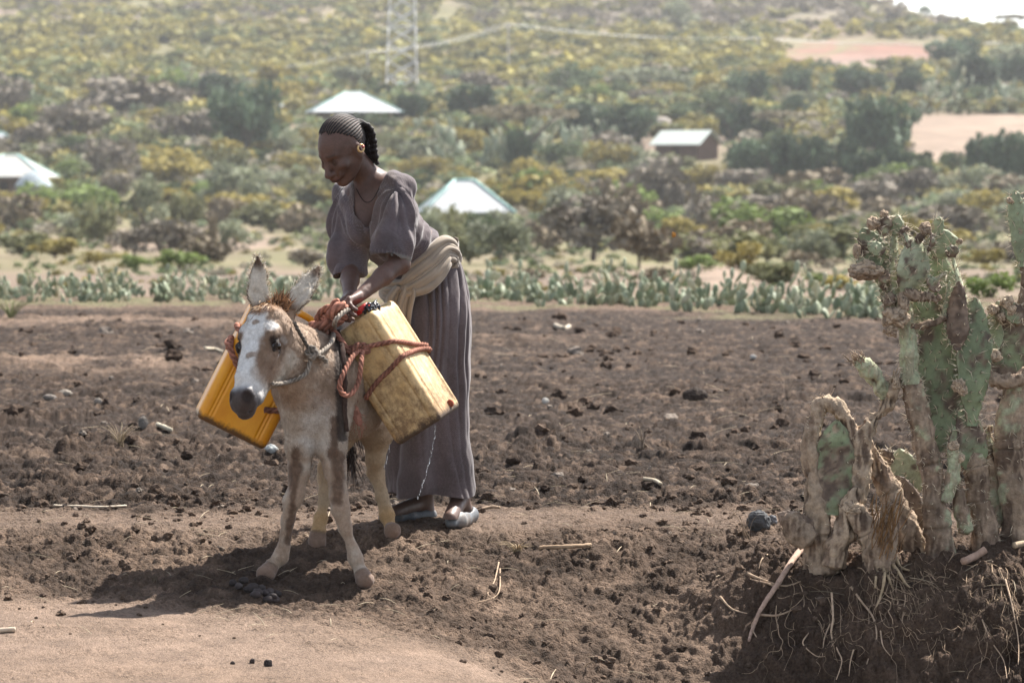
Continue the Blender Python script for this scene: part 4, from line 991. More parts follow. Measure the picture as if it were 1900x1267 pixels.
dress_m = cloth_mat('herringbone_cloth', cl_a, cl_b)
# bodice with loose sleeves: one soft skin, then folds
G = Field((-.90, 15.66, .60), (-.14, 16.72, 1.42), .0052)
G.ell(P(699, 388, 16.18), (.150, .128, .130), None, .04)
G.cap(P(702, 405, 16.19), waist, .130, .118, .05)
G.cap(waist, P(786, 505, 16.40), .122, .125, .03)
G.cap(shL+A([-.004, .012, .004]), shR+A([.0, 0, .002]), .060, .056, .04)
for p in (P(672, 428, 16.09), P(722, 430, 16.03)): G.ell(p, (.066, .06, .064), None, .04)
slL = [shL+A([.002, .0, -.004]), P(736, 400, 15.99), P(728, 450, 15.95), P(722, 478, 15.93)]
G.chain(slL, [.058, .066, .074, .074], .03)
slR = [shR+A([-.002, 0, -.004]), P(642, 420, 16.20), P(644, 470, 16.14), P(647, 508, 16.10)]
G.chain(slR, [.052, .060, .066, .062], .03)
# sleeve mouths cut flat and hollow, neckline cut as a deep V
eL = nrm(slL[3]-slL[1]); eR = nrm(slR[3]-slR[1])
def plane_cut(c, n, R):
    sl, x, y, z = G._sub(c-R, c+R); e = -((x-c[0])*n[0]+(y-c[1])*n[1]+(z-c[2])*n[2]) 
    rr = np.sqrt((x-c[0])**2+(y-c[1])**2+(z-c[2])**2)-R; G.d[sl] = np.maximum(G.d[sl], -np.maximum(e, rr))
mL = P(722, 468, 15.93); nL = nrm(P(707, 474, 15.93)-P(737, 380, 15.98)+A([0, 0, 0])); nL = nrm(A([-.22, -.12, -1.])); mR = P(647, 514, 16.10); nR = nrm(A([.16, -.1, -1.]))
plane_cut(mL+A([0, 0, -.018]), nL, .15); plane_cut(mR, nR, .11)
G.chain([slL[1]*.6+slL[2]*.4, slL[2], slL[3], slL[3]+(slL[3]-slL[2])*1.2], [.044, .058, .062, .064], .008, op='sub')
G.chain([slR[1]*.3+slR[2]*.7, slR[2], slR[3], slR[3]+(slR[3]-slR[2])*1.2], [.040, .052, .050, .052], .008, op='sub')
G.chain([P(696, 322, 16.12), P(687, 355, 16.10), P(685, 392, 16.08), P(688, 424, 16.06)], [.074, .060, .052, .030], .008, op='sub')
gv, gf = G.mesh(2); del G
gn = vnormals(gv, gf)
Y, Z = gv[:, 1], gv[:, 2]; px = CX+gv[:, 0]*FP/Y; py = HY+(ZC-Z)*FP/Y
dL, tL = seg_d(gv, slL[0], slL[3]); dR, tR = seg_d(gv, slR[0], slR[3])
onL = (dL < .125)*sm(.02, .2, tL)*(px > 690); onR = (dR < .105)*sm(.02, .2, tR)*(px < 690)
angL = np.arctan2((gv-slL[1])@nrm(A([1., 0, .0])), -(gv-slL[1])@A([0, 1., 0])); angR = np.arctan2((gv-slR[1])@A([1., 0, 0]), -(gv-slR[1])@A([0, 1., 0]))
disp = onL*(.0075*np.sin(angL*13+2.5*np.sin(tL*3))*(1-.55*tL)+.010*np.sin(angL*5+tL*4+1.3))+onR*(.005*np.sin(angR*12+tL)*(1-.4*tR)+.009*np.sin(angR*4+tR*5))
body_ = 1-np.maximum(onL, onR)
ax_ = nrm(waist-chest); along = (gv-chest)@ax_
wr = fb3(gv*A([1, 1, 1])+ax_*0, 11, 101, 2)
disp = disp+body_*(.0065*np.sin(along*95+6*wr+px*.03)*sm(.04, .16, along)+.005*np.sin((px-py*.45)*.16+5*wr)*(1-sm(.02, .14, along)))
disp = disp+(fb3(gv, 16, 104, 3)-.5)*.014+(fb3(gv, 45, 108, 2)-.5)*.004
gv = gv+gn*disp[:, None]
gc = np.tile(cl_a, (len(gv), 1))*(.85+.5*fb3(gv, 12, 110, 3))[:, None]
# facing of the neckline: lighter brownish band
nk = [P(722, 330, 16.1), P(716, 360, 16.02), P(708, 400, 15.98), P(690, 436, 15.96), P(672, 420, 15.99), P(662, 385, 16.04), P(654, 350, 16.12)]
nkp = spline(A([[(CX+q[0]*FP/q[1]), HY+(ZC-q[2])*FP/q[1]] for q in nk]), 60)
dn2 = np.min(np.hypot(px[:, None]-nkp[None, :, 0], py[:, None]-nkp[None, :, 1]), axis=1)
gc = mix(gc, A([.085, .062, .054])*(.8+.5*fb3(gv, 60, 112, 2))[:, None], (1-sm(9, 17, dn2))*(gn[:, 1] < .35)*.9)
cuff = (dL < .13)*(1-sm(.004, .012, np.abs((gv-mL-A([0, 0, -.018]))@nL+.006)))*(px > 695)*sm(710, 730, px); gc = mix(gc, A([.17, .17, .16]), cuff*.9)
go = obj('dress_top', gv, gf, dress_m, woman, gc)
wx = np.where(onL > .5, angL*.09, np.where(onR > .5, angR*.075, (gv[:, 0]*.75-gv[:, 1]*.65))); wy = np.where(onL > .5, tL*.27, np.where(onR > .5, tR*.3, along))
weave(go, np.stack([wx, wy, 0*wx], -1))
# skirt: gathered at the waist, straight to the hem
S_ = [(492, 742, 838, .105), (520, 736, 860, .135), (560, 733, 869, .155), (620, 735, 870, .160), (690, 734, 864, .158), (760, 728, 858, .158), (830, 722, 862, .165), (880, 720, 868, .170), (916, 719, 872, .172)]
sk = spline(A(S_, ), 150); th = np.linspace(0, 2*np.pi, 420, endpoint=False); rows = []; wv = []
for i, (y_, x0, x1, ry) in enumerate(sk):
    t = i/149.; cy = 16.42-.02*math.sin(t*3)+.03*t; cc = P((x0+x1)/2, y_, cy); rx = (x1-x0)/2*cy/FP
    amp = .0095*(.35+.65*sm(0, .12, t))*(1-.80*sm(.25, .80, t))
    tw = .25*math.sin(t*4)
    pl = np.abs(np.sin(th*8+2.6*np.sin(th*2+2)+1.3*np.sin(th*5+t*3)+tw*5+.5*math.sin(t*13)*np.sin(th*3)))**.8*2-1.25; pl2 = np.sin(th*7+2*np.sin(th*2)+t*2.5)
    low = (np.sin(th*4+t*2.6+1)*.024+np.sin(th*2+t*3.3)*.012)*sm(.15, .8, t)+.004*np.sin(th*3+t*34)*np.sin(t*11+th*2)*sm(.3, .7, t)+np.sin(th*9-t*3)*.006*sm(.3, 1, t)
    k = amp*pl*(.6+.4*pl2)+low+.006*np.sin(th*3+t*9)*sm(.5, 1, t)
    r1 = 1+k/((rx+ry)/2)
    z = cc[2]+(.008*np.sin(th*4+1)*(t > .9)*(t-.9)*10) + (.10*np.sin(th+math.pi*.62)*(1-sm(0, .18, t)) if t < .18 else 0)
    rows.append(np.stack([cc[0]+rx*np.cos(th)*r1, cc[1]+ry*np.sin(th)*r1, z*np.ones_like(th)], -1))
    wv.append(np.stack([th*.19, t*.92*np.ones_like(th), 0*th], -1))
sv = np.vstack(rows); sf = grid_faces(150, 420)
sn_ = vnormals(sv, sf); sv = sv+sn_*((fb3(sv*A([1, 1, .45]), 14, 120, 3)-.5)*.016)[:, None]
scol = np.tile(cl_a, (len(sv), 1))*(.85+.5*fb3(sv, 10, 122, 3))[:, None]
scol = mix(scol, A([.13, .09, .07]), sm(.16, .03, sv[:, 2])*.35*fb3(sv, 20, 124)[:])
so = obj('skirt', sv, sf, dress_m, woman, scol); weave(so, np.vstack(wv))
# sash: a twisted cotton cloth round the waist, knotted, one end hanging
sash_m = cloth_mat('cotton_sash', A([.3, .25, .2]), A([.3, .25, .2]), herr=False)
sash_c = A([.265, .215, .165])
loop = [P(822, 452, 16.30), P(836, 470, 16.34), P(838, 490, 16.50), P(800, 482, 16.62), P(752, 492, 16.60), P(722, 520, 16.45), P(722, 540, 16.30), P(748, 538, 16.225), P(775, 520, 16.215), P(802, 494, 16.235), P(822, 466, 16.28), P(833, 456, 16.36)]
cen = spline(A(loop[1:-1]+[loop[1]]), 260); rows = []; wv = []
ctr = cen.mean(0)
U = 40
for i, p in enumerate(cen):
    t = i/259.; out = nrm((p-ctr)*A([1, 1, 0])); tan_ = nrm(cen[min(i+1, 259)]-cen[max(i-1, 0)]); side = nrm(np.cross(tan_, out)); 
    if side[2] < 0: side = -side
    hw = .052+.010*math.sin(t*9+1)-.018*(1-sm(0., .10, abs(t-.62)))
    a = np.linspace(-1, 1, U)
    pl = .0042*np.sin(a*9+2*math.sin(t*9)+t*5)+.0024*np.sin(a*21+t*17+2*np.sin(a*3))+.003*np.abs(np.sin(a*5+t*6+1))+.0012*np.sin(t*45+a*7)
    bul = .020*np.sqrt(np.maximum(0, 1-a*a))
    rows.append(p+out*(bul+pl+.004)[:, None]+side*(a*hw)[:, None]); wv.append(np.stack([a*.06, t*np.ones(U), 0*a], -1))
v = np.vstack(rows); f = grid_faces(260, U, False); o = obj('sash', v, f, sash_m, woman, np.tile(sash_c, (len(v), 1))*(.8+.4*fb3(v, 25, 130, 3))[:, None])
so_ = o.modifiers.new('thick', 'SOLIDIFY'); so_.thickness = .006
rows = []
for i, t in enumerate(np.linspace(0, 1, 70)):
    a = np.linspace(-1, 1, 36); c = spline(A([P(752, 530, 16.20), P(745, 548, 16.19), P(738, 580, 16.20), P(735, 625, 16.22), P(733, 660, 16.23)]), 70)[i]
    hw = .036+.016*sm(0, .3, t); rows.append(c+A([1., 0, 0])*(a*hw)[:, None]+A([0, -1., 0])*(.011*np.sin(a*7+.6*math.sin(t*5))+.006*np.sin(a*15+t*2))[:, None]+A([0, 0, 1.])*(.004*np.sin(a*3))[:, None])
v = np.vstack(rows); o = obj('sash_end', v, grid_faces(70, 36, False), sash_m, woman, np.tile(sash_c*.97, (len(v), 1))*(.8+.4*fb3(v, 25, 133, 3))[:, None])
so_ = o.modifiers.new('thick', 'SOLIDIFY'); so_.thickness = .005
# shoes: worn grey slip-ons
shoe_m = mat_attr('grey_shoe', rough=.5, spec=.35, var=.2, vs=60., bump=.2, bs=200., tint=(.14, .11, .09), tf=.5)
def shoe(an, heel, toe, col):
    F_ = Field(np.minimum(heel, toe)-.10, np.maximum(heel, toe)+.12, .0036); ax = nrm((toe-heel)*A([1, 1, 0])); sd = np.cross([0, 0, 1.], ax)
    dz = A([0, 0, -.008]); F_.chain([heel, heel*.5+toe*.5+dz, heel*.24+toe*.76+dz, toe+dz*1.3], [.035, .034, .037, .021], .025)
    g = heel*.5+toe*.5
    # opening for the foot, flat sole
    F_.ell(heel*.66+toe*.34+A([0, 0, .044]), (.080, .030, .040), A([ax, sd, [0, 0, 1.]]), .006, 'sub')
    zs = min(heel[2], toe[2])-.030
    sl, x, y, z = F_._sub(F_.lo, F_.lo+F_.h*F_.dim); F_.d[sl] = np.maximum(F_.d[sl], (zs-z)+0*x+0*y)
    v, f = F_.mesh(1); c = np.tile(col, (len(v), 1))*(.8+.4*fb3(v, 40, 140, 3))[:, None]; c = mix(c, A([.05, .042, .038]), sm(zs+.014, zs+.008, v[:, 2])*.9); c = mix(c, A([.2, .16, .13]), sm(.5, .7, fb3(v, 30, 143, 3))*.5)
    obj('shoe', v, f, shoe_m, woman, c)
shoe(anL, P(872, 955, 16.46), P(838, 966, 16.25), A([.105, .108, .112])); shoe(anR, P(795, 957, 16.60), P(712, 955, 16.44), A([.060, .064, .072]))
# ------------------------------------------------------------------ the old prickly pears on the bank
cactus_m = mat_attr('cactus_skin', rough=.62, spec=.25, var=.22, vs=45., var2=.14, vs2=9., bump=.6, bs=160., bd=.004)
spine_m = mat_attr('cactus_spine', rough=.6, spec=.2, var=.1, bump=0)
bark_m = mat_attr('cactus_bark', rough=.9, spec=.12, var=.30, vs=55., var2=.2, vs2=8., bump=1., bs=120., bd=.006)
root_m = mat_attr('root_bark', rough=.9, spec=.1, var=.3, vs=60., bump=.6, bs=200.)
GRN, GRN2, PALE, CORK, CORK2, DEAD = A([.228, .264, .150]), A([.150, .180, .102]), A([.49, .49, .34]), A([.225, .160, .115]), A([.105, .072, .052]), A([.42, .32, .225])
crn = np.random.default_rng(99); ICO4 = ico(4)
PXM = FP   # pixels per metre at distance 1
def spines(mb, p, n, count, L, r, up=None):
    """thin thorns standing out at p along n"""
    m = len(p)*count; i = np.repeat(np.arange(len(p)), count)
    d = nrm(n[i]+r.normal(size=(m, 3))*.62); ln = L*(.45+.9*r.random(m)); q = p[i]; s = nrm(np.cross(d, r.normal(size=(m, 3)))); t = np.cross(d, s); w = .0012+.0005*r.random((m, 1))
    V = np.stack([q+s*w, q-s*w*.5+t*w*.87, q-s*w*.5-t*w*.87, q+d*ln[:, None]], 1).reshape(-1, 3); b = np.arange(m)[:, None, None]*4
    F = (b+A([[0, 1, 3], [1, 2, 3], [2, 0, 3]])[None]).reshape(-1, 3)
    c = np.repeat(A([.62, .52, .38])*(.5+.8*r.random((m, 1))), 4, 0); mb.add(V, F, c)
def pad_mesh(b, t, wpx, Y, yaw=0., dY=0., thick=.26, cork=.3, egg=.85, seed=0, pale=0., lean=None, broken=0.):
    """one flat pad from photo pixel b to t at distance Y; yaw 0 faces the camera"""
    p0 = P(*b, Y); p1 = P(*t, Y+dY); ax = p1-p0; L = np.linalg.norm(ax); ax /= L; W = wpx/2*Y/FP
    ny = A([math.sin(yaw), -math.cos(yaw), 0.]); ny = nrm(ny-ax*(ny@ax)); sd = np.cross(ax, ny)
    T = max(.010, W*thick) if W > .02 else W*.6
    R, M = 46, 56; tt = np.linspace(0, 1, R); th = np.linspace(0, 2*np.pi, M, endpoint=False)
    w = W*np.power(np.clip(np.sin(np.pi*np.power(np.clip(tt*.985+.012, 0, 1), egg)), .0, 1), .62)
    w = np.maximum(w, W*.30*(1-tt)**3); tk = T*np.power(np.clip(np.sin(np.pi*(tt*.98+.012)), 0, 1), .45); tk = np.maximum(tk, T*.6*(1-tt)**3)
    cs, sn = np.cos(th), np.sin(th); prof = np.sign(sn)*np.abs(sn)**.9
    sg = np.random.default_rng(seed); bend = sg.normal()*.10*L; tw = sg.normal()*.15
    c = p0+ax*(tt*L)[:, None]+ny*(bend*np.sin(tt*np.pi))[:, None]*.5
    v = c[:, None]+sd*(w[:, None]*cs)[..., None]+ny*(tk[:, None]*prof+tw*w[:, None]*cs*(tt[:, None]-.5))[..., None]
    v = v.reshape(-1, 3); f = grid_faces(R, M); n = vnormals(v, f)
    if (n.reshape(R, M, 3)[R//2, M//4]@ny) < 0: n = -n; f = f[:, ::-1]
    v = v+n*((fb3(v, 18, seed+3, 3)-.5)*.018+(fb3(v, 60, seed+5, 2)-.5)*.005)[:, None]
    a = fb3(v, 12, seed+7, 3); a2 = fb3(v, 40, seed+9, 2); tv = np.repeat(tt, M)
    edge = np.abs(np.tile(cs, R))
    col = mix(GRN, GRN2, sm(.35, .65, a)); col = mix(col, PALE, np.clip(pale+.35*sm(.92, 1, edge), 0, .9)*(.5+.5*a2));  # rims paler: brightness of sunlit pad edges put into the colour
    ck = sm(.62-cork*.75, .78-cork*.72, a*.6+a2*.4+(.20*(1-tv)*cork)+.12*sm(.93, 1., edge)*(cork > .15))
    col = mix(col, mix(CORK, CORK2, sm(.4, .7, a2)), ck)
    col = mix(col, DEAD*.9, sm(.70, .78, a2*.5+fb3(v, 22, seed+12, 2)*.5)*.8)
    areo = []; an = []
    nr_ = max(3, int(L/.034)); 
    for i in range(nr_):
        ti = (i+.6)/nr_; wi = np.interp(ti, tt, w); nc = max(2, int(2*wi/.034))
        for j in range(nc):
            x = ((j+.5+.5*(i % 2))/nc*2-1)
            if abs(x) > .93: continue
            for s in (1, -1):
                th_i = math.acos(x); th_i = th_i if s > 0 else 2*math.pi-th_i; k = int(round(ti*(R-1)))*M+int(round(th_i/(2*math.pi)*M)) % M; areo.append(k)
    for i in range(int(L/.018)):
        for x in (0, M//2): areo.append(int((i+.5)/(L/.018)*(R-1))*M+x)
    areo = A(areo); areo = areo[areo < R*M]
    d = np.zeros(len(v))
    for k in areo[:260]:
        q = np.linalg.norm(v-v[k], axis=1); d = np.maximum(d, np.exp(-(q/.0042)**2))
    v = v+n*(d*.0035)[:, None]; col = mix(col, CORK2*.7, np.clip(d*1.1-.25, 0, .85))
    j = np.arange(M); k = (j+1) % M; m0 = len(v); v = np.vstack([v, p0[None], (c[-1])[None]]); col = np.vstack([col, CORK[None], col[-1:]])
    ff = [f, np.vstack([np.stack([k, j, np.full(M, m0)], -1), np.stack([(R-1)*M+j, (R-1)*M+k, np.full(M, m0+1)], -1)])]
    return v, ff, col, v[areo], n[areo]
def add_pad(th_, name='pad', spine=3, sl=.030, keep=1., **kw):
    kw.setdefault('seed', int(crn.integers(1, 9000)))
    v, f, c, p, n = pad_mesh(**kw); o = obj(name, v, f, cactus_m, th_, c)
    if spine:
        r = np.random.default_rng(kw['seed']); k = r.random(len(p)) < keep; mb = MB(); spines(mb, p[k], n[k], spine, sl, r); so = mb.build('spine_cover', spine_m, th_, False); so['kind'] = 'stuff'; so.parent = o
    return o
def add_stem(th_, pts, rad, Y=15.3, green=0., name='stem', flat=1., wob=.007, joints=(), spine=0, sl=.022, dead=0., seed=None, dark=0., frayed=0):
    seed = int(crn.integers(1, 9000)) if seed is None else seed
    w = A([P(q[0], q[1], q[2] if len(q) > 2 else Y) for q in pts]); rr = A(rad)*.78*Y/FP
    n = max(30, int(np.linalg.norm(np.diff(w, axis=0), axis=1).sum()/.005)); seg = 40
    v, f = tube(w, rr, n, seg, flat=flat); cen = spline(w, n); cv = np.vstack([np.repeat(cen, seg, 0), cen[:1], cen[-1:]]); nn = nrm(v-cv)
    t_ = np.concatenate([np.repeat(np.linspace(0, 1, n), seg), [0, 1]])
    a = fb3(v, 11, seed, 3); a2 = fb3(v, 38, seed+2, 3); st = fb3(v*A([1, 1, .16]), 130, seed+4, 2)
    rg = 1-np.abs(2*fb3(v*A([1, 1, .22]), 42, seed+8, 3)-1); hole = sm(.60, .70, fb3(v*A([1, 1, .5]), 20, seed+11, 2))*(.3+dead)
    v = v+nn*((a-.5)*.034*min(1, rr.max()/.04)+(a2-.5)*wob*2.2+(st-.5)*wob*1.5+(rg-.6)*wob*2.6*(.4+dead)-hole*min(.012, rr.max()*.3))[:, None]
    col = mix(CORK, CORK2, sm(.35, .7, st*.6+a2*.4)); col = mix(col, DEAD, sm(.5, .68, a)*(.35+.6*dead)*(.6+.6*st)); 
    col = mix(col, CORK2*.45, hole*.75); col = mix(col, CORK2*.5, sm(.42, .18, rg)*.75); col = mix(col, CORK2*.9, sm(.55, .75, fb3(v, 6, seed+15, 2))*.6); col = mix(col, DEAD*1.15, sm(.72, .9, rg)*(.25+.6*dead)); gm = sm(.66-green*.50, .74-green*.47, a*.6+a2*.4)*(1-.5*sm(.4, .7, st)); col = mix(col, mix(GRN, PALE, .35+.4*st), gm*(green > 0))
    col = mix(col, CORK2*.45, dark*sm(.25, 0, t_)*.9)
    for j in joints:
        g = np.exp(-((t_-j-.012*(fb3(v, 9, seed+21, 2)-.5)*2)/.007)**2); v = v-nn*(g*.007)[:, None]+nn*(np.exp(-((t_-j)/.03)**2)*.004)[:, None]; col = mix(col, CORK2*.5, g*.55)
    o = obj(name, v, f, bark_m, th_, col)
    r = np.random.default_rng(seed)
    if spine:
        k = r.choice(len(v)-2, spine, replace=False); mb = MB(); spines(mb, v[k], nn[k], 2, sl, r); so = mb.build('spine_cover', spine_m, th_, False); so['kind'] = 'stuff'; so.parent = o
    if frayed:
        mb = MB()
        for k in range(frayed):
            e = cen[-1]+r.normal(size=3)*rr[-1]*.6; d = nrm((cen[-1]-cen[-6])/.03*1.+r.normal(size=3)*.45); L = .012+.03*r.random()
            vv, f2 = tube([e-d*.015, e+d*L*.5+r.normal(size=3)*.003, e+d*L], [.0028, .002, .0006], 6, 5); mb.add(vv, f2, mix(DEAD, CORK, r.random())*(.7+.6*r.random()))
        so = mb.build('broken_end', bark_m, th_); so.parent = o
    return o
def add_lump(th_, c, r, Y, col=CORK, name='dried_bud', seed=None, sq=(1, 1, 1)):
    seed = int(crn.integers(1, 9000)) if seed is None else seed
    v, f = ICO4; n = v.copy(); v = v*A(sq); v = v*(.50+.75*fb3(n+seed, 1.7, seed, 2)+.30*np.abs(2*fb3(n+seed, 2.3, seed+5, 2)-1))[:, None]; v = P(*c, Y)+v*r*Y/FP; a = fb3(v, 60, seed, 3)
    o = obj(name, v, f, bark_m, th_, mix(mix(col, DEAD*1.1, sm(.5, .75, fb3(v, 25, seed+2, 2))), CORK2*.35, sm(.6, .95, 1-np.abs(2*fb3(n+seed, 2.3, seed+5, 2)-1)*2.2)*.6)); return o
# dead stump at the near end
T1 = empty('cactus_stump', 'dead brown hollowed cactus stump with one green patch, at the open end of the bank', 'cactus stump', P(1520, 1000, 15.3), 'cacti on the bank')
add_stem(T1, [(1524, 1062), (1522, 1022), (1516, 965), (1510, 890), (1508, 815), (1516, 770), (1528, 742)], [44, 38, 30, 22, 19, 16, 9], 15.26, joints=(.26,), dead=.5, spine=60, sl=.014, frayed=16)
add_pad(T1, b=(1546, 955), t=(1553, 778), wpx=88, Y=15.225, cork=.24, thick=.24, yaw=.1, seed=41, spine=1, keep=.4, sl=.014)
add_stem(T1, [(1528, 742, 15.26), (1552, 756, 15.25), (1574, 786, 15.26), (1590, 818, 15.27)], [9, 13, 13, 15], 15.26, dead=.9, name='dead_branch', spine=20, sl=.012)
add_stem(T1, [(1560, 960), (1588, 905), (1598, 850), (1600, 812), (1622, 780), (1645, 748), (1664, 700)], [26, 22, 20, 20, 17, 14, 12], 15.27, dead=.8, joints=(.35,), name='dead_branch', spine=40, sl=.014, frayed=10)
add_pad(T1, b=(1516, 992), t=(1442, 952), wpx=46, Y=15.22, cork=1., thick=.5, seed=44, spine=1, keep=.3, sl=.012)
add_stem(T1, [(1500, 1004), (1478, 982), (1462, 958)], [26, 28, 18], 15.2, dead=.2, name='dead_branch')
add_stem(T1, [(1545, 1050), (1552, 1015), (1568, 975), (1580, 935), (1590, 905)], [28, 26, 22, 17, 12], 15.22, dead=.9, name='dead_branch')
# leaning stem with the pale pads
T2 = empty('cactus', 'leaning corky cactus stem with broken pads, between the dead stump and the tallest trunk', 'cactus', P(1680, 985, 15.36), 'cacti on the bank')
add_stem(T2, [(1705, 1045), (1690, 1000), (1666, 940), (1640, 885), (1620, 850), (1602, 812)], [34, 32, 26, 23, 21, 17], 15.36, joints=(.5,), dead=.5, spine=70)
add_pad(T2, b=(1692, 1000), t=(1660, 880), wpx=74, Y=15.40, cork=.75, thick=.28, seed=52, sl=.018)
add_pad(T2, b=(1690, 925), t=(1668, 832), wpx=64, Y=15.45, cork=.25, pale=.7, seed=53, spine=3)
add_pad(T2, b=(1655, 860), t=(1628, 836), wpx=30, Y=15.42, cork=.4, pale=.3, seed=54)
# tallest plant
T3 = empty('cactus', 'tallest spiny cactus with thick corky trunk and crown of curled pads', 'cactus', P(1740, 1030, 15.28), 'cacti on the bank')
add_stem(T3, [(1752, 1115), (1745, 1052), (1738, 985), (1732, 930), (1727, 880), (1718, 830), (1706, 780), (1694, 735), (1690, 705)], [46, 40, 29, 26, 25, 26, 27, 25, 21], 15.28, joints=(.26, .55, .97), green=.12, spine=150, dark=.9, dead=.1)
add_stem(T3, [(1690, 712), (1688, 670), (1685, 625), (1681, 580), (1678, 535), (1676, 500)], [23, 18, 16, 15, 14, 13], 15.28, green=.72, spine=120, sl=.026)
add_stem(T3, [(1752, 930), (1766, 880), (1770, 835)], [15, 17, 11], 15.27, green=.55, spine=50)
add_pad(T3, b=(1738, 838), t=(1736, 592), wpx=104, Y=15.36, cork=.16, thick=.22, seed=61, egg=.8, sl=.028, yaw=-.12)
add_pad(T3, b=(1742, 655), t=(1738, 462), wpx=96, Y=15.40, cork=.10, seed=62, sl=.030, yaw=.2)
add_pad(T3, b=(1802, 790), t=(1808, 552), wpx=66, Y=15.32, cork=.10, seed=63, egg=1.1, sl=.028, yaw=.25)
add_pad(T3, b=(1776, 650), t=(1779, 522), wpx=42, Y=15.27, cork=.95, seed=64, thick=.4, sl=.014)
add_pad(T3, b=(1764, 640), t=(1762, 520), wpx=20, Y=15.29, cork=0., pale=.3, seed=65, yaw=.9, sl=.022)
add_pad(T3, b=(1800, 640), t=(1765, 470), wpx=26, Y=15.36, cork=.05, pale=.75, seed=66, yaw=1.0, sl=.026)  # pale strip standing in for the sunlit edge of the pad beside it
add_pad(T3, b=(1664, 560), t=(1660, 420), wpx=30, Y=15.25, cork=.12, pale=.6, seed=67, yaw=.9, spine=3, sl=.026)  # this pad and the next paled: sunlight put into their colour
add_pad(T3, b=(1682, 545), t=(1697, 440), wpx=70, Y=15.24, cork=.06, pale=.65, seed=68, yaw=.5, spine=3, sl=.030)
add_pad(T3, b=(1652, 540), t=(1628, 440), wpx=54, Y=15.28, cork=.15, pale=.35, seed=69, spine=3, sl=.024)
add_pad(T3, b=(1632, 492), t=(1600, 424), wpx=50, Y=15.25, cork=.12, pale=.1, seed=70, yaw=-.3)
add_pad(T3, b=(1668, 590), t=(1640, 520), wpx=40, Y=15.30, cork=.2, seed=71)
add_pad(T3, b=(1722, 458), t=(1776, 446), wpx=52, Y=15.27, cork=.15, pale=.15, seed=72, spine=3)
add_pad(T3, b=(1738, 442), t=(1743, 402), wpx=22, Y=15.26, cork=0., pale=.2, seed=73, thick=.6)
add_pad(T3, b=(1660, 436), t=(1664, 398), wpx=28, Y=15.24, cork=.05, pale=.3, seed=74, thick=.5)
add_pad(T3, b=(1640, 440), t=(1644, 400), wpx=24, Y=15.22, cork=.4, pale=.5, seed=75, thick=.5)
add_stem(T3, [(1650, 745, 15.29), (1640, 722, 15.27), (1618, 694, 15.25), (1593, 668, 15.22)], [13, 18, 17, 14], 15.25, green=.62, dead=.8, name='broken_branch', frayed=40, spine=20)
add_stem(T3, [(1688, 606), (1720, 603), (1756, 590)], [6, 8, 6], 15.27, dead=.2, name='dead_branch', spine=20)
add_stem(T3, [(1716, 546, 15.25), (1736, 524, 15.22), (1757, 504, 15.20)], [5, 4, 3], 15.22, green=.9, name='twig', spine=30, sl=.034)
add_stem(T3, [(1678, 540), (1700, 548), (1728, 552), (1742, 560)], [12, 14, 10, 6], 15.22, name='dead_branch', dead=.3, spine=20)
for c, r_, q in (((1605, 503), 24, (1.3, 1, .8)), ((1660, 588), 22, (1.1, 1, .9)), ((1653, 612), 15, (1, 1, .9)), ((1620, 414), 13, (1, 1, 1)), ((1590, 466), 10, (.8, 1, 1.3)), ((1716, 424), 12, (1, 1, 1.1)), ((1640, 398), 8, (1, 1, 1)), ((1676, 562), 16, (.7, 1, 1.3)), ((1780, 448), 6, (1, 1, 1)), ((1742, 552), 6, (1, 1, 1)), ((1662, 712), 9, (.8, 1, 1.4))):
    add_lump(T3, c, r_, 15.22, mix(CORK, DEAD, crn.random()), sq=q)
for b_, t_, w_, ya, pl in (((1640, 470), (1610, 452), 24, .4, .4), ((1610, 500), (1592, 478), 20, .2, .2), ((1670, 440), (1684, 420), 18, .8, .6), ((1650, 520), (1630, 505), 22, .5, .5), ((1700, 450), (1716, 432), 18, .9, .5), ((1742, 540), (1722, 512), 24, .6, .5), ((1660, 560), (1640, 548), 24, .2, .3), ((1755, 470), (1778, 462), 20, .4, .2), ((1690, 470), (1676, 430), 20, 1.1, .7), ((1722, 470), (1728, 430), 18, .9, .5)):
    add_pad(T3, b=b_, t=t_, wpx=w_, Y=15.22, yaw=ya, pale=pl, cork=.3, thick=.35, spine=3, sl=.028)
# middle trunk
T4 = empty('cactus', 'stout brown cactus trunk with a green pad on it, second from the broken branch', 'cactus', P(1822, 985, 15.38), 'cacti on the bank')
add_stem(T4, [(1840, 1062), (1832, 1015), (1822, 955), (1814, 905), (1806, 865), (1798, 825)], [44, 38, 28, 27, 27, 22], 15.36, joints=(.5, .8), green=.12, spine=90)
add_pad(T4, b=(1808, 880), t=(1788, 752), wpx=66, Y=15.34, cork=.22, seed=81, yaw=.3)
add_stem(T4, [(1794, 985), (1780, 930), (1772, 880)], [18, 19, 12], 15.30, green=.45, spine=40)
add_stem(T4, [(1855, 975), (1848, 900), (1838, 840), (1832, 790)], [20, 20, 17, 9], 15.44, green=.4, dead=.8, spine=60)
add_pad(T4, b=(1770, 880), t=(1772, 790), wpx=26, Y=15.30, cork=.3, pale=.2, seed=83, yaw=.8)
for c, r_ in (((1770, 828), 11), ((1782, 850), 9), ((1778, 715), 13), ((1786, 724), 10)): add_lump(T4, c, r_, 15.26, DEAD)
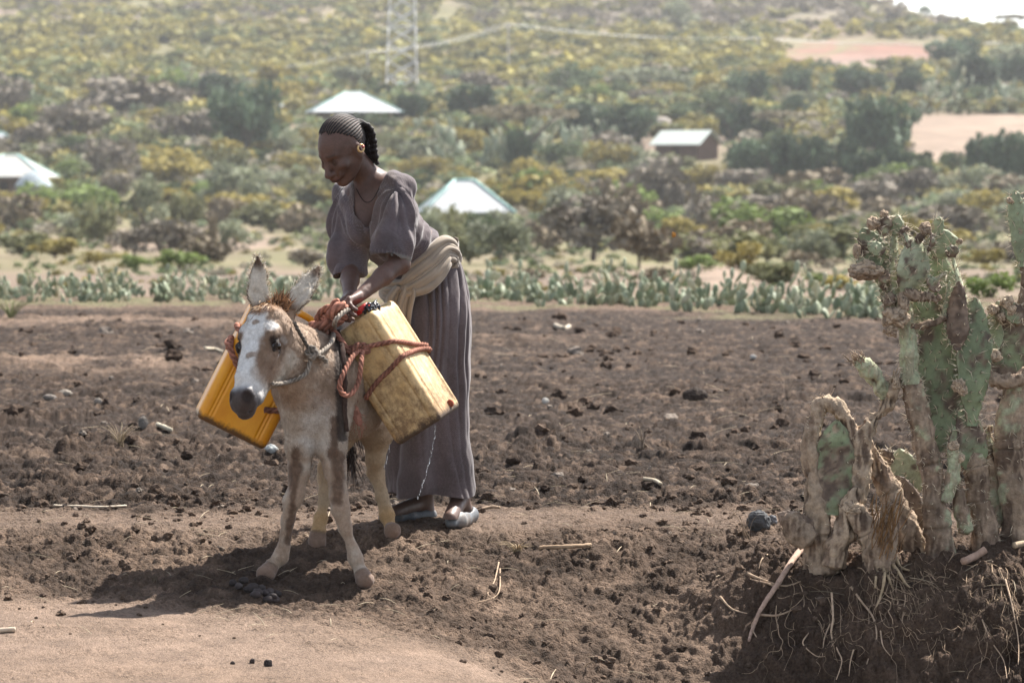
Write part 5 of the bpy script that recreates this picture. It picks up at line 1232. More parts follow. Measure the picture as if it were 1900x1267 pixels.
# the plant leaving the picture
T5 = empty('cactus', 'wide cactus clump with a tall single green pad rising over it, half out of view', 'cactus', P(1885, 985, 15.42), 'cacti on the bank')
add_stem(T5, [(1890, 1055), (1888, 1000), (1884, 935), (1876, 870), (1872, 810), (1880, 740), (1886, 705)], [44, 40, 33, 32, 31, 29, 23], 15.40, joints=(.6,), green=.18, spine=120, dead=.3)
add_stem(T5, [(1828, 688, 15.36), (1846, 706, 15.33), (1878, 708, 15.31), (1915, 690, 15.32)], [9, 15, 17, 15], 15.33, name='dead_branch', dead=.4, frayed=8)
add_pad(T5, b=(1880, 725), t=(1884, 572), wpx=104, Y=15.42, cork=.3, seed=91, sl=.03)
add_pad(T5, b=(1842, 655), t=(1838, 585), wpx=44, Y=15.38, cork=.1, pale=.2, seed=92)
add_pad(T5, b=(1866, 600), t=(1850, 560), wpx=32, Y=15.36, cork=.3, pale=.2, seed=93)
add_pad(T5, b=(1890, 600), t=(1880, 560), wpx=38, Y=15.34, cork=.2, pale=.3, seed=97)
add_pad(T5, b=(1896, 495), t=(1883, 352), wpx=36, Y=15.36, cork=.04, pale=.25, seed=94, thick=.42, egg=1.15, spine=3, sl=.03)
add_stem(T5, [(1888, 600), (1899, 560), (1901, 520), (1896, 485)], [14, 9, 9, 12], 15.37, name='dead_branch', spine=30)
add_pad(T5, b=(1940, 760), t=(1950, 580), wpx=110, Y=15.5, cork=.3, seed=95)
add_stem(T5, [(1940, 1000), (1935, 880), (1940, 760)], [45, 36, 30], 15.5, green=.2, spine=60)
for c, r_ in (((1868, 560), 13), ((1876, 574), 10), ((1842, 574), 11), ((1858, 588), 8), ((1846, 660), 12), ((1873, 372), 7)): add_lump(T5, c, r_, 15.33, DEAD)
# cut stumps in front
T6 = empty('cactus_stump', 'short grey brown cut stump leaning behind the orange fibrous one', 'cactus stump', P(1605, 1000, 15.2), 'cacti on the bank')
add_stem(T6, [(1640, 1075), (1625, 1030), (1606, 990), (1592, 965), (1582, 944)], [28, 27, 25, 24, 22], 15.2, dead=.6, joints=(.5,), frayed=14)
add_lump(T6, (1582, 944), 19, 15.19, DEAD, 'cut_face', sq=(1, .8, .8))
T7 = empty('cactus_stump', 'orange fibrous rotted stump standing on bare roots at the front of the bank', 'cactus stump', P(1638, 1040, 15.12), 'cacti on the bank')
add_stem(T7, [(1630, 1120), (1632, 1058), (1634, 1025), (1640, 990), (1650, 962), (1658, 938)], [26, 30, 31, 30, 24, 13], 15.15, dead=.4, wob=.010, frayed=40)
mb = MB(); r_ = np.random.default_rng(15)
for k in range(80):
    x0 = 1640+r_.normal()*14; y0 = 990+r_.normal()*22; p = P(x0, y0, 15.12-.055); e = P(x0+8+r_.normal()*7, y0-26-r_.random()*22, 15.12-.05); mb.add(*tube([p, (p+e)/2+r_.normal(size=3)*.005, e], [.002, .0018, .0006], 8, 5), mix(A([.30, .165, .07]), A([.13, .075, .04]), r_.random()))
mb.build('fibre', bark_m, T7)
def gsurf(px, py, off=.004):
    """point on the bank seen at a photo pixel"""
    Ys = np.linspace(13.6, 17.2, 900); X = (px-CX)*Ys/FP; z = HN(X, Ys); r = ZC+(HY-py)*Ys/FP
    i = np.argmax(z >= r); p = A([X[i], Ys[i], z[i]]); return p+A([0, -off*.7, off])
def root(mb, pts, r0, r1, seed, col=A([.34, .245, .17]), off=.006):
    w = A([gsurf(x, y, off) for x, y in pts]); w = w+np.random.default_rng(seed).normal(size=w.shape)*.004
    v, f = tube(w, np.linspace(r0, r1, len(w)), max(12, len(w)*10), 9, wob=.0025 if r0 > .006 else .0, seed=seed); mb.add(v, f, col*(.7+.6*fb3(v, 50, seed, 3))[:, None])
mb = MB(); root(mb, [(1512, 1000), (1490, 1030), (1466, 1060), (1442, 1092), (1420, 1125), (1405, 1150), (1396, 1180), (1390, 1200)], .013, .005, 1, A([.36, .25, .19]), .014)
root(mb, [(1405, 1150), (1400, 1172), (1404, 1190)], .005, .002, 2, off=.01); root(mb, [(1440, 1095), (1425, 1085), (1405, 1080), (1385, 1078)], .004, .002, 3); mb.build('root', root_m, T1)
mb = MB()
for k, q in enumerate(([(1638, 1050), (1640, 1080), (1636, 1110), (1624, 1132)], [(1650, 1045), (1664, 1066), (1680, 1085), (1686, 1096)], [(1645, 1050), (1650, 1075), (1655, 1098)], [(1660, 1040), (1676, 1055), (1685, 1070)], [(1632, 1050), (1626, 1075), (1622, 1100)])): root(mb, q, .008, .003, 20+k, A([.36, .27, .17]), .010)
mb.build('root', root_m, T7)
# fine roots hanging out of the cut bank: far too many to count
mb = MB(); r_ = np.random.default_rng(31)
spec = [([(1545, 1105), (1548, 1150), (1540, 1180), (1552, 1210), (1560, 1240), (1550, 1265)], .004), ([(1580, 1095), (1600, 1120), (1618, 1150), (1620, 1190), (1610, 1225), (1606, 1235)], .0045), ([(1542, 1160), (1530, 1190), (1526, 1222)], .003), ([(1500, 1175), (1490, 1200), (1510, 1222), (1526, 1225)], .003), ([(1425, 1030), (1412, 1045), (1410, 1058)], .003), ([(1390, 1070), (1420, 1078), (1455, 1090), (1485, 1090)], .0055), ([(1335, 1110), (1360, 1130), (1385, 1143)], .005), ([(1410, 1145), (1440, 1148), (1462, 1138), (1470, 1132)], .005), ([(1580, 1210), (1578, 1235), (1575, 1255)], .003), ([(1632, 1185), (1640, 1205), (1650, 1220)], .003), ([(1822, 1155), (1840, 1190), (1860, 1230), (1870, 1265)], .003), ([(1865, 1080), (1878, 1130), (1888, 1190), (1890, 1240)], .0035), ([(1545, 1020), (1556, 1035), (1570, 1042)], .004), ([(1525, 1020), (1535, 1045), (1552, 1062)], .005), ([(925, 1050), (918, 1080), (905, 1105), (918, 1118)], .003), ([(930, 1060), (926, 1095), (915, 1115), (885, 1118)], .003)]
for k, (q, r0) in enumerate(spec): root(mb, q, r0, r0*.4, 60+k, A([.40, .29, .20])*(.8+.4*r_.random()))
for k in range(118):
    if k < 60: x, y = 1680+r_.normal()*60, 1075+r_.normal()*25; a0 = .9
    elif k < 95: x, y = 1790+r_.random()*120, 1050+r_.random()*90; a0 = 1.4
    elif k < 118: x, y = 1540+r_.normal()*60, 1090+r_.normal()*40; a0 = 1.5
    else: x, y = 1215+r_.random()*160, 1030+r_.random()*120; a0 = 1.0
    a = a0+r_.normal()*.55; L = 50+r_.random()*130; q = [(x, y)]; m = int(5+L/22)
    for j in range(m):
        a += r_.normal()*.38+(a0-a)*.15; q.append((q[-1][0]+math.cos(a)*L/m, q[-1][1]+math.sin(a)*L/m))
    q = [t for t in q if 1012 < t[1] < 1290 and t[0] < 1990]
    if len(q) < 3: continue
    r0 = .0008+.0012*r_.random(); c_ = A([.34, .245, .165])*(.5+.7*r_.random()); root(mb, q, r0, .0005, 100+k, c_, .003)
    for j in range(r_.integers(0, 3)):
        b_ = q[r_.integers(1, len(q))]; a2_ = a0+r_.normal()*.9; root(mb, [b_, (b_[0]+math.cos(a2_)*14, b_[1]+math.sin(a2_)*12), (b_[0]+math.cos(a2_+.4)*28, b_[1]+math.sin(a2_+.4)*24)], r0*.7, .0004, 300+k, c_, .003)
o = mb.build('fine_roots', root_m); tag(o, 'pale thread-like roots hanging out of the cut bank', 'roots', kind='stuff')
# ------------------------------------------------------------------ scrub, trees and huts of the plain and the hill
def leaf_m(name, trans=.25): return mat_attr(name, rough=.75, spec=.15, var=.22, vs=1.5, bump=0, trans=trans, rand=.16)
foliage_m = leaf_m('foliage'); twig_m = mat_attr('dry_twig', rough=.9, spec=.1, var=.25, vs=3., bump=0, rand=.14); wood_m = mat_attr('tree_bark', rough=.95, spec=.1, var=.3, vs=8., bump=.4, bs=20., bd=.02)
def leafcloud(n, cl, size, col, r, elong=1., up=0., jit=.32, cvar=.5):
    """many small leaf faces gathered in clumps cl = [(centre, radii)]"""
    w = A([c[1][0]*c[1][1]*c[1][2] for c in cl])**.6; i = r.choice(len(cl), n, p=w/w.sum())
    C_ = A([c[0] for c in cl]); R_ = A([c[1] for c in cl]); d = nrm(r.normal(size=(n, 3))); p = C_[i]+d*R_[i]*(.55+.5*r.random((n, 1)))
    a = nrm(r.normal(size=(n, 3))+A([0, 0, up])); b = nrm(np.cross(a, r.normal(size=(n, 3)))); s = size*(.55+.9*r.random((n, 1)))
    v = np.stack([p-a*s*elong-b*s*.35, p-a*s*.2*elong+b*s, p+a*s*elong+b*s*.3, p+a*s*.3*elong-b*s], 1).reshape(-1, 3)
    cc = np.asarray(col)*(1-cvar*.5+cvar*r.random((len(cl), 1)))[i]*(1-jit*.5+jit*r.random((n, 1)))
    return v, np.arange(n)[:, None]*4+A([[0, 1, 2, 3]]), np.repeat(cc, 4, 0)
def clumps(k, r, w=.5, h=.35, z0=.45, s=.2, flat=.8, shell=.6):
    o = []
    for _ in range(k):
        d = nrm(r.normal(size=3)); q = d*(shell+(1-shell)*r.random()); o.append((A([q[0]*w*.72, q[1]*w*.72, z0+q[2]*h*.8]), A([s, s, s*flat])*(.6+.8*r.random())))
    return o
def limbs(r, h, n, r0, spread, mb, col, z0=0., top=None):
    mb.add(*tube([(0, 0, z0-.03), (r.normal()*.02, r.normal()*.02, h*.3), (r.normal()*.03, 0, h*.5)], [r0, r0*.8, r0*.6], 10, 7), col)
    for k in range(n):
        a = k*2*math.pi/n+r.random(); q = [(0, 0, h*.25+r.random()*h*.2), (math.cos(a)*spread*.45, math.sin(a)*spread*.45, h*(.6+.1*r.random())), (math.cos(a)*spread, math.sin(a)*spread, h*(.85+.2*r.random()))]
        mb.add(*tube(q, [r0*.6, r0*.35, r0*.12], 9, 5), col)
BARK_ = A([.10, .078, .062])
def proto(kind, v):
    r = np.random.default_rng(abs(hash_(kind))+v); cr, tr = MB(), MB(); cm = foliage_m
    if kind == 'mustard':
        cr.add(*leafcloud(620, clumps(12, r, .5, .34, .40, .17), .040, A([.225, .185, .055]), r)); limbs(r, .5, 5, .025, .25, tr, BARK_)
    elif kind == 'olive':
        cr.add(*leafcloud(680, clumps(12, r, .5, .40, .48, .18), .040, A([.150, .152, .075]), r)); limbs(r, .6, 5, .03, .25, tr, BARK_)
    elif kind == 'green':
        cr.add(*leafcloud(640, clumps(11, r, .5, .36, .40, .19), .038, A([.150, .195, .060]), r)); limbs(r, .5, 5, .02, .25, tr, BARK_)
    elif kind == 'greygreen':
        cr.add(*leafcloud(680, clumps(12, r, .5, .40, .48, .18), .036, A([.200, .215, .140]), r)); limbs(r, .6, 6, .025, .28, tr, A([.16, .13, .11]))
    elif kind == 'euphorbia':
        cl = clumps(16, r, .5, .42, .56, .15, 1.3); cr.add(*leafcloud(1000, cl, .030, A([.070, .100, .060]), r, 2.2, 2.2, cvar=.8)); limbs(r, .75, 9, .045, .33, tr, A([.09, .085, .07]))
    elif kind == 'umbrella':
        cl = [(A([math.cos(a)*q, math.sin(a)*q, .80+.10*r.random()-.10*q]), A([.16, .16, .055])) for a, q in zip(r.random(20)*6.28, np.sqrt(r.random(20))*.42)]
        cr.add(*leafcloud(700, cl, .032, A([.185, .160, .105]), r)); limbs(r, .85, 8, .035, .38, tr, A([.11, .09, .075]))
    elif kind == 'thorn':
        cm = twig_m; cr.add(*leafcloud(620, clumps(12, r, .5, .36, .52, .20, .7), .030, A([.225, .195, .155]), r, 2.4, .6)); limbs(r, .75, 9, .03, .40, tr, A([.12, .095, .08]))
    elif kind == 'dry':
        cm = twig_m; cr.add(*leafcloud(560, clumps(10, r, .5, .34, .42, .19), .034, A([.205, .168, .118]), r, 1.8, .4)); limbs(r, .6, 7, .02, .35, tr, A([.10, .08, .065]))
    elif kind == 'dark':
        cr.add(*leafcloud(800, clumps(14, r, .5, .40, .46, .18), .034, A([.085, .112, .055]), r, cvar=.8)); limbs(r, .6, 6, .03, .28, tr, BARK_)
    return cr, tr, cm
def hash_(s): return sum((i+3)*ord(c) for i, c in enumerate(s))
NAMES = {'mustard': ('acacia_bush', 'bush'), 'olive': ('olive_bush', 'bush'), 'green': ('green_shrub', 'shrub'), 'greygreen': ('grey_bush', 'bush'), 'euphorbia': ('euphorbia_tree', 'tree'), 'umbrella': ('umbrella_acacia', 'tree'), 'thorn': ('thorn_tree', 'tree'), 'dry': ('dry_bush', 'bush'), 'dark': ('dark_bush', 'bush')}
LOOK = {'mustard': 'mustard-yellow leafy bush', 'olive': 'olive green bush', 'green': 'bright green low shrub', 'greygreen': 'pale grey-green bush', 'euphorbia': 'dark green candelabra euphorbia', 'umbrella': 'flat-topped umbrella acacia', 'thorn': 'bare grey-brown thorn tree', 'dry': 'dry brown twiggy bush', 'dark': 'dark green dense bush'}
GRP = {'mustard': 'yellow bushes of the plain', 'olive': 'olive bushes of the plain', 'green': 'bright green shrubs', 'greygreen': 'grey-green bushes of the plain', 'euphorbia': 'euphorbia trees of the plain', 'umbrella': 'umbrella acacias', 'thorn': 'bare thorn trees', 'dry': 'dry brown bushes', 'dark': 'dark bushes of the plain'}
PROTO = {}
MARKS = [(655, 205, 'the largest hut'), (860, 375, 'the teal-ridged hut'), (1272, 262, 'the brown shed'), (40, 310, 'the cream-roofed hut'), (1228, 228, 'the thatched cone'), (345, 258, 'the bluish hut'), (745, 100, 'the lattice pylon'), (943, 90, 'the line pole'), (1780, 250, 'the sandy slope'), (1620, 105, 'the red earth scar'), (1360, 505, 'the pale earth bank'), (1790, 60, 'the skyline saddle'), (150, 520, 'the mustard end of the hedge'), (1500, 560, 'the hedge near the bank'), (560, 520, 'the hedge behind the donkey'), (1180, 545, 'the middle of the hedge'), (1480, 320, 'the euphorbia thicket'), (700, 440, 'the woman'), (1250, 437, 'the flying insect')]
USED = {}
def where(px, py, wpx):
    d = [(math.hypot((px-m[0])*.8, (py-m[1])*1.3), m) for m in MARKS]; d.sort(key=lambda q: q[0]); m = d[0][1]; dx, dy = px-m[0], py-m[1]
    rel = 'below' if dy > 45 else 'uphill of' if dy < -45 else 'just beside' if abs(dx) < 70 else 'level with'
    side = '' if abs(dx) < 40 else ' toward the cactus bank' if dx > 0 else ' away from the cactus bank'
    sz = 'small ' if wpx < 48 else 'wide ' if wpx > 110 else ''
    return sz, f'{rel} {m[2]}{side}'
def plant(kind, px, by, wpx, hpx=None, Y=None, var=None, onfield=False):
    if Y is None: p = at_far(px, by)
    else: p = P(px, by, Y)
    s = 1.22*wpx*p[1]/FP; h = 1.22*(hpx or wpx*.8)*p[1]/FP; var = int(rng.integers(0, 3)) if var is None else var; key = (kind, var); nm, cat = NAMES[kind]
    if key not in PROTO:
        cr, tr, cm = proto(kind, var); e = empty(nm, LOOK[kind], cat, (0, 0, 0)); o = e
        cr.build('crown', cm, e, False); tr.build('trunk' if cat == 'tree' else 'stem', wood_m, e); PROTO[key] = e
    else: o = copy_tree(PROTO[key])
    o.location = tuple(p+A([0, 0, -.05*h])); o.rotation_euler = (0, 0, rng.random()*6.28); o.scale = (s, s, h)
    sz, wh = where(px, by-(hpx or wpx*.8)/2, wpx); lab = f'{sz}{LOOK[kind]} {wh}'
    USED[lab] = USED.get(lab, 0)+1; n = USED[lab]
    if n > 1:
        extra = [', a taller one', ', a shorter one', ', a fuller one', ', a thinner one'][(n-2) % 4]; lab2 = lab+extra
        if n <= 5 and len(lab2.split()) <= 17: lab = lab2
    tag(o, ' '.join(lab.split()[:16]), cat, GRP[kind]); return o
SPEC = """green 330 502 112 42|olive 45 478 110 52|mustard 100 480 90 44|mustard 178 492 46 34|green 250 500 70 30|greygreen 270 452 84 120|olive 182 455 76 105|olive 345 440 70 95|greygreen 440 392 116 100|green 140 374 74 46|olive 500 432 150 66|dry 560 440 90 70|dry 392 486 34 95|thorn 205 345 104 84|thorn 350 272 116 74|thorn 235 215 190 74|thorn 130 268 130 70|euphorbia 458 294 126 118|euphorbia 375 210 130 60|dark 200 300 50 56|dark 135 290 90 40|mustard 310 335 150 70|mustard 250 300 80 44|olive 420 330 90 70|greygreen 560 330 80 60|mustard 545 290 90 60|greygreen 500 350 70 40
olive 826 462 84 96|olive 852 452 96 70|dark 900 460 120 64|greygreen 800 470 70 80|greygreen 930 440 70 56|greygreen 926 492 118 92|olive 872 490 80 60|thorn 1100 484 160 116|dry 1185 500 130 120|dry 1015 470 110 80|thorn 1322 442 118 76|greygreen 1512 492 88 76|thorn 1440 424 150 60|green 1522 534 76 32|mustard 1372 500 90 60|green 1300 505 80 34|thorn 1600 400 180 60|olive 1660 440 120 60|green 1840 560 90 60|mustard 1560 540 80 34|umbrella 972 312 156 110|euphorbia 882 226 96 62|euphorbia 1100 262 110 60|euphorbia 1180 266 110 62|dark 1060 262 70 44|dark 1040 318 70 60|euphorbia 960 340 54 90|greygreen 660 168 110 50|greygreen 1190 170 110 50|dark 1155 190 60 40|greygreen 1250 180 90 50
euphorbia 1480 184 54 44|euphorbia 1590 186 104 52|euphorbia 1690 186 66 52|euphorbia 1772 132 96 52|euphorbia 1812 190 90 76|euphorbia 1888 180 60 70|euphorbia 1390 200 80 56|euphorbia 1630 306 138 108|umbrella 1456 262 120 52|euphorbia 1385 346 84 74|euphorbia 1440 352 88 84|euphorbia 1500 352 96 90|euphorbia 1556 350 80 76|euphorbia 1612 352 70 66|euphorbia 1360 262 90 60|dark 1415 260 60 44|dark 1718 336 34 46|dark 1768 326 46 52|euphorbia 1830 336 74 72|euphorbia 1880 344 80 84|euphorbia 1660 340 60 60|greygreen 1258 62 76 58|mustard 1130 360 150 54|greygreen 1180 352 90 50|mustard 1320 380 120 40|olive 1260 330 70 50|mustard 780 330 100 50|olive 720 290 80 60|dark 700 250 70 40|euphorbia 760 240 60 60|olive 1240 212 80 40|olive 1330 200 90 50|dark 1275 232 70 44|green 960 266 60 40|greygreen 1640 208 60 30
umbrella 1722 14 60 34|dark 1718 30 26 20|umbrella 1878 66 56 36|dark 1884 76 26 26|dark 1690 42 30 14|dark 1790 66 36 14|dark 1826 74 30 16|mustard 1430 165 120 34|mustard 1500 172 90 30|mustard 1380 150 90 34"""
for q in SPEC.replace('\n', '|').split('|'):
    k, x, y, w, h = q.split(); plant(k, float(x), float(y), float(w), float(h))
# the rest of the scrub one can tell apart
FR = np.random.default_rng(2024)
PY2Y = lambda py: np.interp(-py, -PROF[:, 1], PROF[:, 0])
def zone(n, x0, x1, y0, y1, kinds, w0, w1, hr=.7):
    m = 0
    while m < n:
        px, py = FR.uniform(x0, x1), FR.uniform(y0, y1)
        if (1690 < px and 205 < py < 315) or (1450 < px < 1780 and 70 < py < 135) or (1170 < px < 1365 and 235 < py < 345) or (560 < px < 750 and 165 < py < 225) or (770 < px < 950 and 330 < py < 405) or (px < 110 and 285 < py < 385): m += .25; continue
        w = FR.uniform(w0, w1)*(1+.5*(py > 380)); plant(str(FR.choice(kinds)), px, py, w, w*hr*FR.uniform(.75, 1.2)); m += 1
zone(26, -60, 600, 165, 290, ['thorn', 'olive', 'mustard', 'mustard', 'greygreen', 'dark', 'green'], 44, 96)
zone(28, -60, 640, 290, 410, ['mustard', 'mustard', 'olive', 'greygreen', 'thorn', 'dark', 'green'], 40, 90)
zone(16, -60, 640, 410, 500, ['olive', 'dry', 'greygreen', 'mustard', 'thorn'], 34, 70)
zone(30, 690, 1250, 150, 300, ['dark', 'olive', 'greygreen', 'mustard', 'euphorbia', 'thorn', 'green'], 40, 84)
zone(34, 690, 1330, 300, 460, ['mustard', 'mustard', 'olive', 'greygreen', 'dry', 'thorn', 'green'], 44, 96)
zone(34, 1300, 1960, 120, 300, ['euphorbia', 'olive', 'mustard', 'greygreen', 'dark', 'dark'], 40, 84)
zone(34, 1300, 1960, 350, 500, ['thorn', 'olive', 'olive', 'greygreen', 'greygreen', 'mustard', 'green', 'dry'], 50, 110, .55)
zone(12, 950, 1960, 490, 540, ['green', 'mustard', 'olive', 'dry'], 26, 56, .5)
# hillside scrub beyond counting
mb = MB(); BP = []
for k, c in enumerate((A([.225, .195, .058]), A([.185, .170, .058]), A([.130, .140, .062]), A([.16, .135, .10]))):
    for j in range(3): BP.append(leafcloud(64, clumps(8, FR, .5, .30, .30, .20), .095, c, FR, cvar=.55))
n_ = 6200; pxs = FR.uniform(-500, 2400, n_); pys = np.concatenate([FR.uniform(-70, 165, 4900), FR.uniform(140, 260, n_-4900)]); Ys = PY2Y(pys)*(1+FR.normal(size=n_)*.012)
cov = fb2(pxs/90., pys/28., 1., 210, 3); zz_ = farZ((pxs-CX)*Ys/FP, Ys)
for i in range(n_):
    px, Y = pxs[i], Ys[i]; X = (px-CX)*Y/FP; yy_ = pys[i]
    if yy_ < crest(px)+4 or (1445 < px < 1790 and 72 < yy_ < 134) or (px > 1680 and 205 < yy_ < 300): continue
    top = sm(950, 1250, px)*sm(70, 40, yy_)+sm(60, 20, yy_)*.5
    if FR.random() > np.clip((cov[i]-.20)*4.2, .15, 1): continue
    z = float(zz_[i]); w = FR.uniform(30, 84)*Y/FP*(.75 if yy_ < 60 else 1.); g = FR.random()
    b = BP[(9 if g < .55*top else 6 if g < .25+.4*top else (0 if g < .68 else 3))+FR.integers(0, 3)]; a = FR.random()*6.28; ca, sa = math.cos(a), math.sin(a)
    v = b[0]@A([[ca, sa, 0], [-sa, ca, 0], [0, 0, 1.]]); mb.add(v*A([w, w, w*FR.uniform(.5, .8)])+A([X, Y, z-.1]), b[1], b[2]*FR.uniform(.65, 1.3))
o = mb.build('hillside_scrub', foliage_m, smooth=False); tag(o, 'yellow-green scrub covering the hillside', 'scrub', kind='stuff')
# low herbs and dry grass of the plain
mb = MB(); n_ = 6400; pxs = FR.uniform(-400, 2300, n_); pys = np.concatenate([FR.uniform(150, 470, 5200), FR.uniform(440, 545, n_-5200)]); Ys = PY2Y(pys); zz_ = farZ((pxs-CX)*Ys/FP, Ys); cov = fb2(pxs/110., pys/30., 1., 230, 3)
PAL = [A([.205, .225, .115]), A([.155, .185, .090]), A([.225, .195, .065]), A([.225, .200, .150]), A([.125, .155, .078]), A([.19, .225, .14])]; BQ = [leafcloud(40, clumps(6, FR, .5, .30, .28, .22), .11, c, FR, cvar=.55) for c in PAL for _ in range(2)]
for i in range(n_):
    Y = Ys[i]; px, yy_ = pxs[i], pys[i]; X = (px-CX)*Y/FP
    if (px > 1660 and 205 < yy_ < 312) or (1450 < px < 1780 and yy_ < 135) or (1180 < px < 1355 and 236 < yy_ < 318) or (1290 < px < 1430 and yy_ > 470) or (120 < px < 560 and 420 < yy_ < 475 and FR.random() < .6): continue
    if FR.random() > np.clip((cov[i]-.18)*4, .2, 1): continue
    w = FR.uniform(26, 74 if yy_ < 440 else 36)*Y/FP; b = BQ[int(np.clip(FR.normal()*2.4+cov[i]*12, 0, 11))]; mb.add(b[0]*A([w, w, w*FR.uniform(.5, .9)])+A([X, Y, float(zz_[i])-.03]), b[1], b[2]*FR.uniform(.7, 1.3))
o = mb.build('low_scrub', foliage_m, smooth=False); tag(o, 'low dry herbs and grass tufts scattered over the plain', 'scrub', kind='stuff')

# ---- prickly pears: the hedge row at the field's edge and the pale thicket by the huts
pear_m = mat_attr('pear_skin', rough=.6, spec=.25, var=.15, vs=12., bump=0, rand=.18)
def pear_proto(v, n):
    r = np.random.default_rng(500+v); e = empty('prickly_pear', 'x', 'cactus', (0, 0, 0)); tops = [(A([r.normal()*.16, r.normal()*.12, -.03]), 0) for _ in range(max(3, n//4))]
    for k in range(n):
        b, lv = tops[r.integers(0, len(tops))] if k >= 3 else tops[k]
        L = .27*(.75+.5*r.random())*(1 if lv < 2 else .8); W = L*.56; ax = nrm(A([r.normal()*.42, r.normal()*.35, 1.])); ya = r.random()*6.28; ny = nrm(np.cross(ax, [math.cos(ya), math.sin(ya), 0])); sd = np.cross(ax, ny)
        v_, f = ICO2; q = v_.copy(); t = q[:, 2]*.5+.5; wv = (.72+.28*t); P_ = b+ax*(t*L)[:, None]+sd*(q[:, 0]*wv*W*.5)[:, None]+ny*(q[:, 1]*.024)[:, None]
        c = mix(A([.140, .180, .105]), A([.33, .35, .24]), r.random()); c = c if r.random() > .12 else A([.42, .40, .27]); cc = mix(c, c*.8+A([.04, .02, .01]), sm(.5, 0, t)*.8)
        obj('pad', P_, f, pear_m, e, cc); tops.append((b+ax*L*.93+sd*r.normal()*W*.2, lv+1))
    return e
PEAR = []; pr = np.random.default_rng(77); xs_ = []
x = -70.
while x < 1700: xs_.append(x); x += pr.uniform(6, 15)
for i, x in enumerate(xs_):
    by = np.interp(x, [0, 300, 620, 870, 1200, 1500, 1700], [556, 560, 556, 556, 570, 586, 592])+pr.normal()*4-(10 if pr.random() < .5 else 0)
    if 640 < x < 800: continue
    Y = FP*ZC/(by-HY); z = float(H(A([(x-CX)*Y/FP]), A([Y]))[0])
    if len(PEAR) < 5: e = pear_proto(len(PEAR), 12); PEAR.append(e)
    else: e = copy_tree(PEAR[pr.integers(0, 5)])
    e.location = ((x-CX)*Y/FP, Y, z); e.rotation_euler = (0, 0, pr.random()*6.28); s = pr.uniform(.30, .56)*(1.1 if x > 860 else .95); e.scale = (s, s, s*pr.uniform(.8, 1.05))
    tag(e, 'low prickly pear clump in the hedge row along the far edge of the ploughed field', 'cactus', 'prickly pears of the hedge row')
for i in range(46):
    x, by = (pr.uniform(760, 1170), pr.uniform(250, 322)) if i < 36 else (pr.uniform(1690, 1900), pr.uniform(196, 214)); p = at_far(x, by); e = copy_tree(PEAR[pr.integers(0, 5)]); e.location = tuple(p); e.rotation_euler = (0, 0, pr.random()*6.28); s = p[1]/FP*pr.uniform(26, 46)/.42; e.scale = (s, s, s)
    tag(e, 'tall pale prickly pear in the thicket between the umbrella acacia and the shed' if i < 36 else 'pale prickly pear along the top of the sandy slope', 'cactus', 'pale prickly pear thicket' if i < 36 else 'prickly pears above the sandy slope')

# ---- huts
def roof_mat(name, col, rust=.25):
    m, t, p = nodes(name); L = t.links.new; tc = N(t, 'ShaderNodeTexCoord'); w = N(t, 'ShaderNodeTexWave', i_Scale=4.2, wave_type='BANDS', bands_direction='X'); L(tc.outputs['Object'], w.inputs[0])
    b = N(t, 'ShaderNodeBump', i_Strength=.5, i_Distance=.03); L(w.outputs[0], b.inputs['Height']); L(b.outputs[0], p.inputs['Normal'])
    n = N(t, 'ShaderNodeTexNoise', i_Scale=.9, i_Detail=5.); L(tc.outputs['Object'], n.inputs[0]); r = N(t, 'ShaderNodeMapRange', i_1=.5, i_2=.75, i_3=0., i_4=rust); L(n.outputs[0], r.inputs[0])
    mx = N(t, 'ShaderNodeMix', data_type='RGBA'); L(r.outputs[0], mx.inputs[0]); mx.inputs[6].default_value = (*col, 1); mx.inputs[7].default_value = (.30, .22, .17, 1); L(mx.outputs[2], p.inputs[0])
    p.inputs['Metallic'].default_value = .05; p.inputs['Roughness'].default_value = .6; return m
tin = roof_mat('tin_roof', (.24, .26, .275)); tin2 = roof_mat('old_tin_roof', (.28, .28, .26), .5)
mud_m = mat_attr('mud_wall', rough=.95, spec=.1, var=.25, vs=1.5, bump=.3, bs=8., bd=.03); trim_m = mat_attr('teal_trim', rough=.5, var=.1, bump=0); thatch_m = mat_attr('thatch', rough=.95, var=.35, vs=4., bump=.7, bs=15., bd=.05)
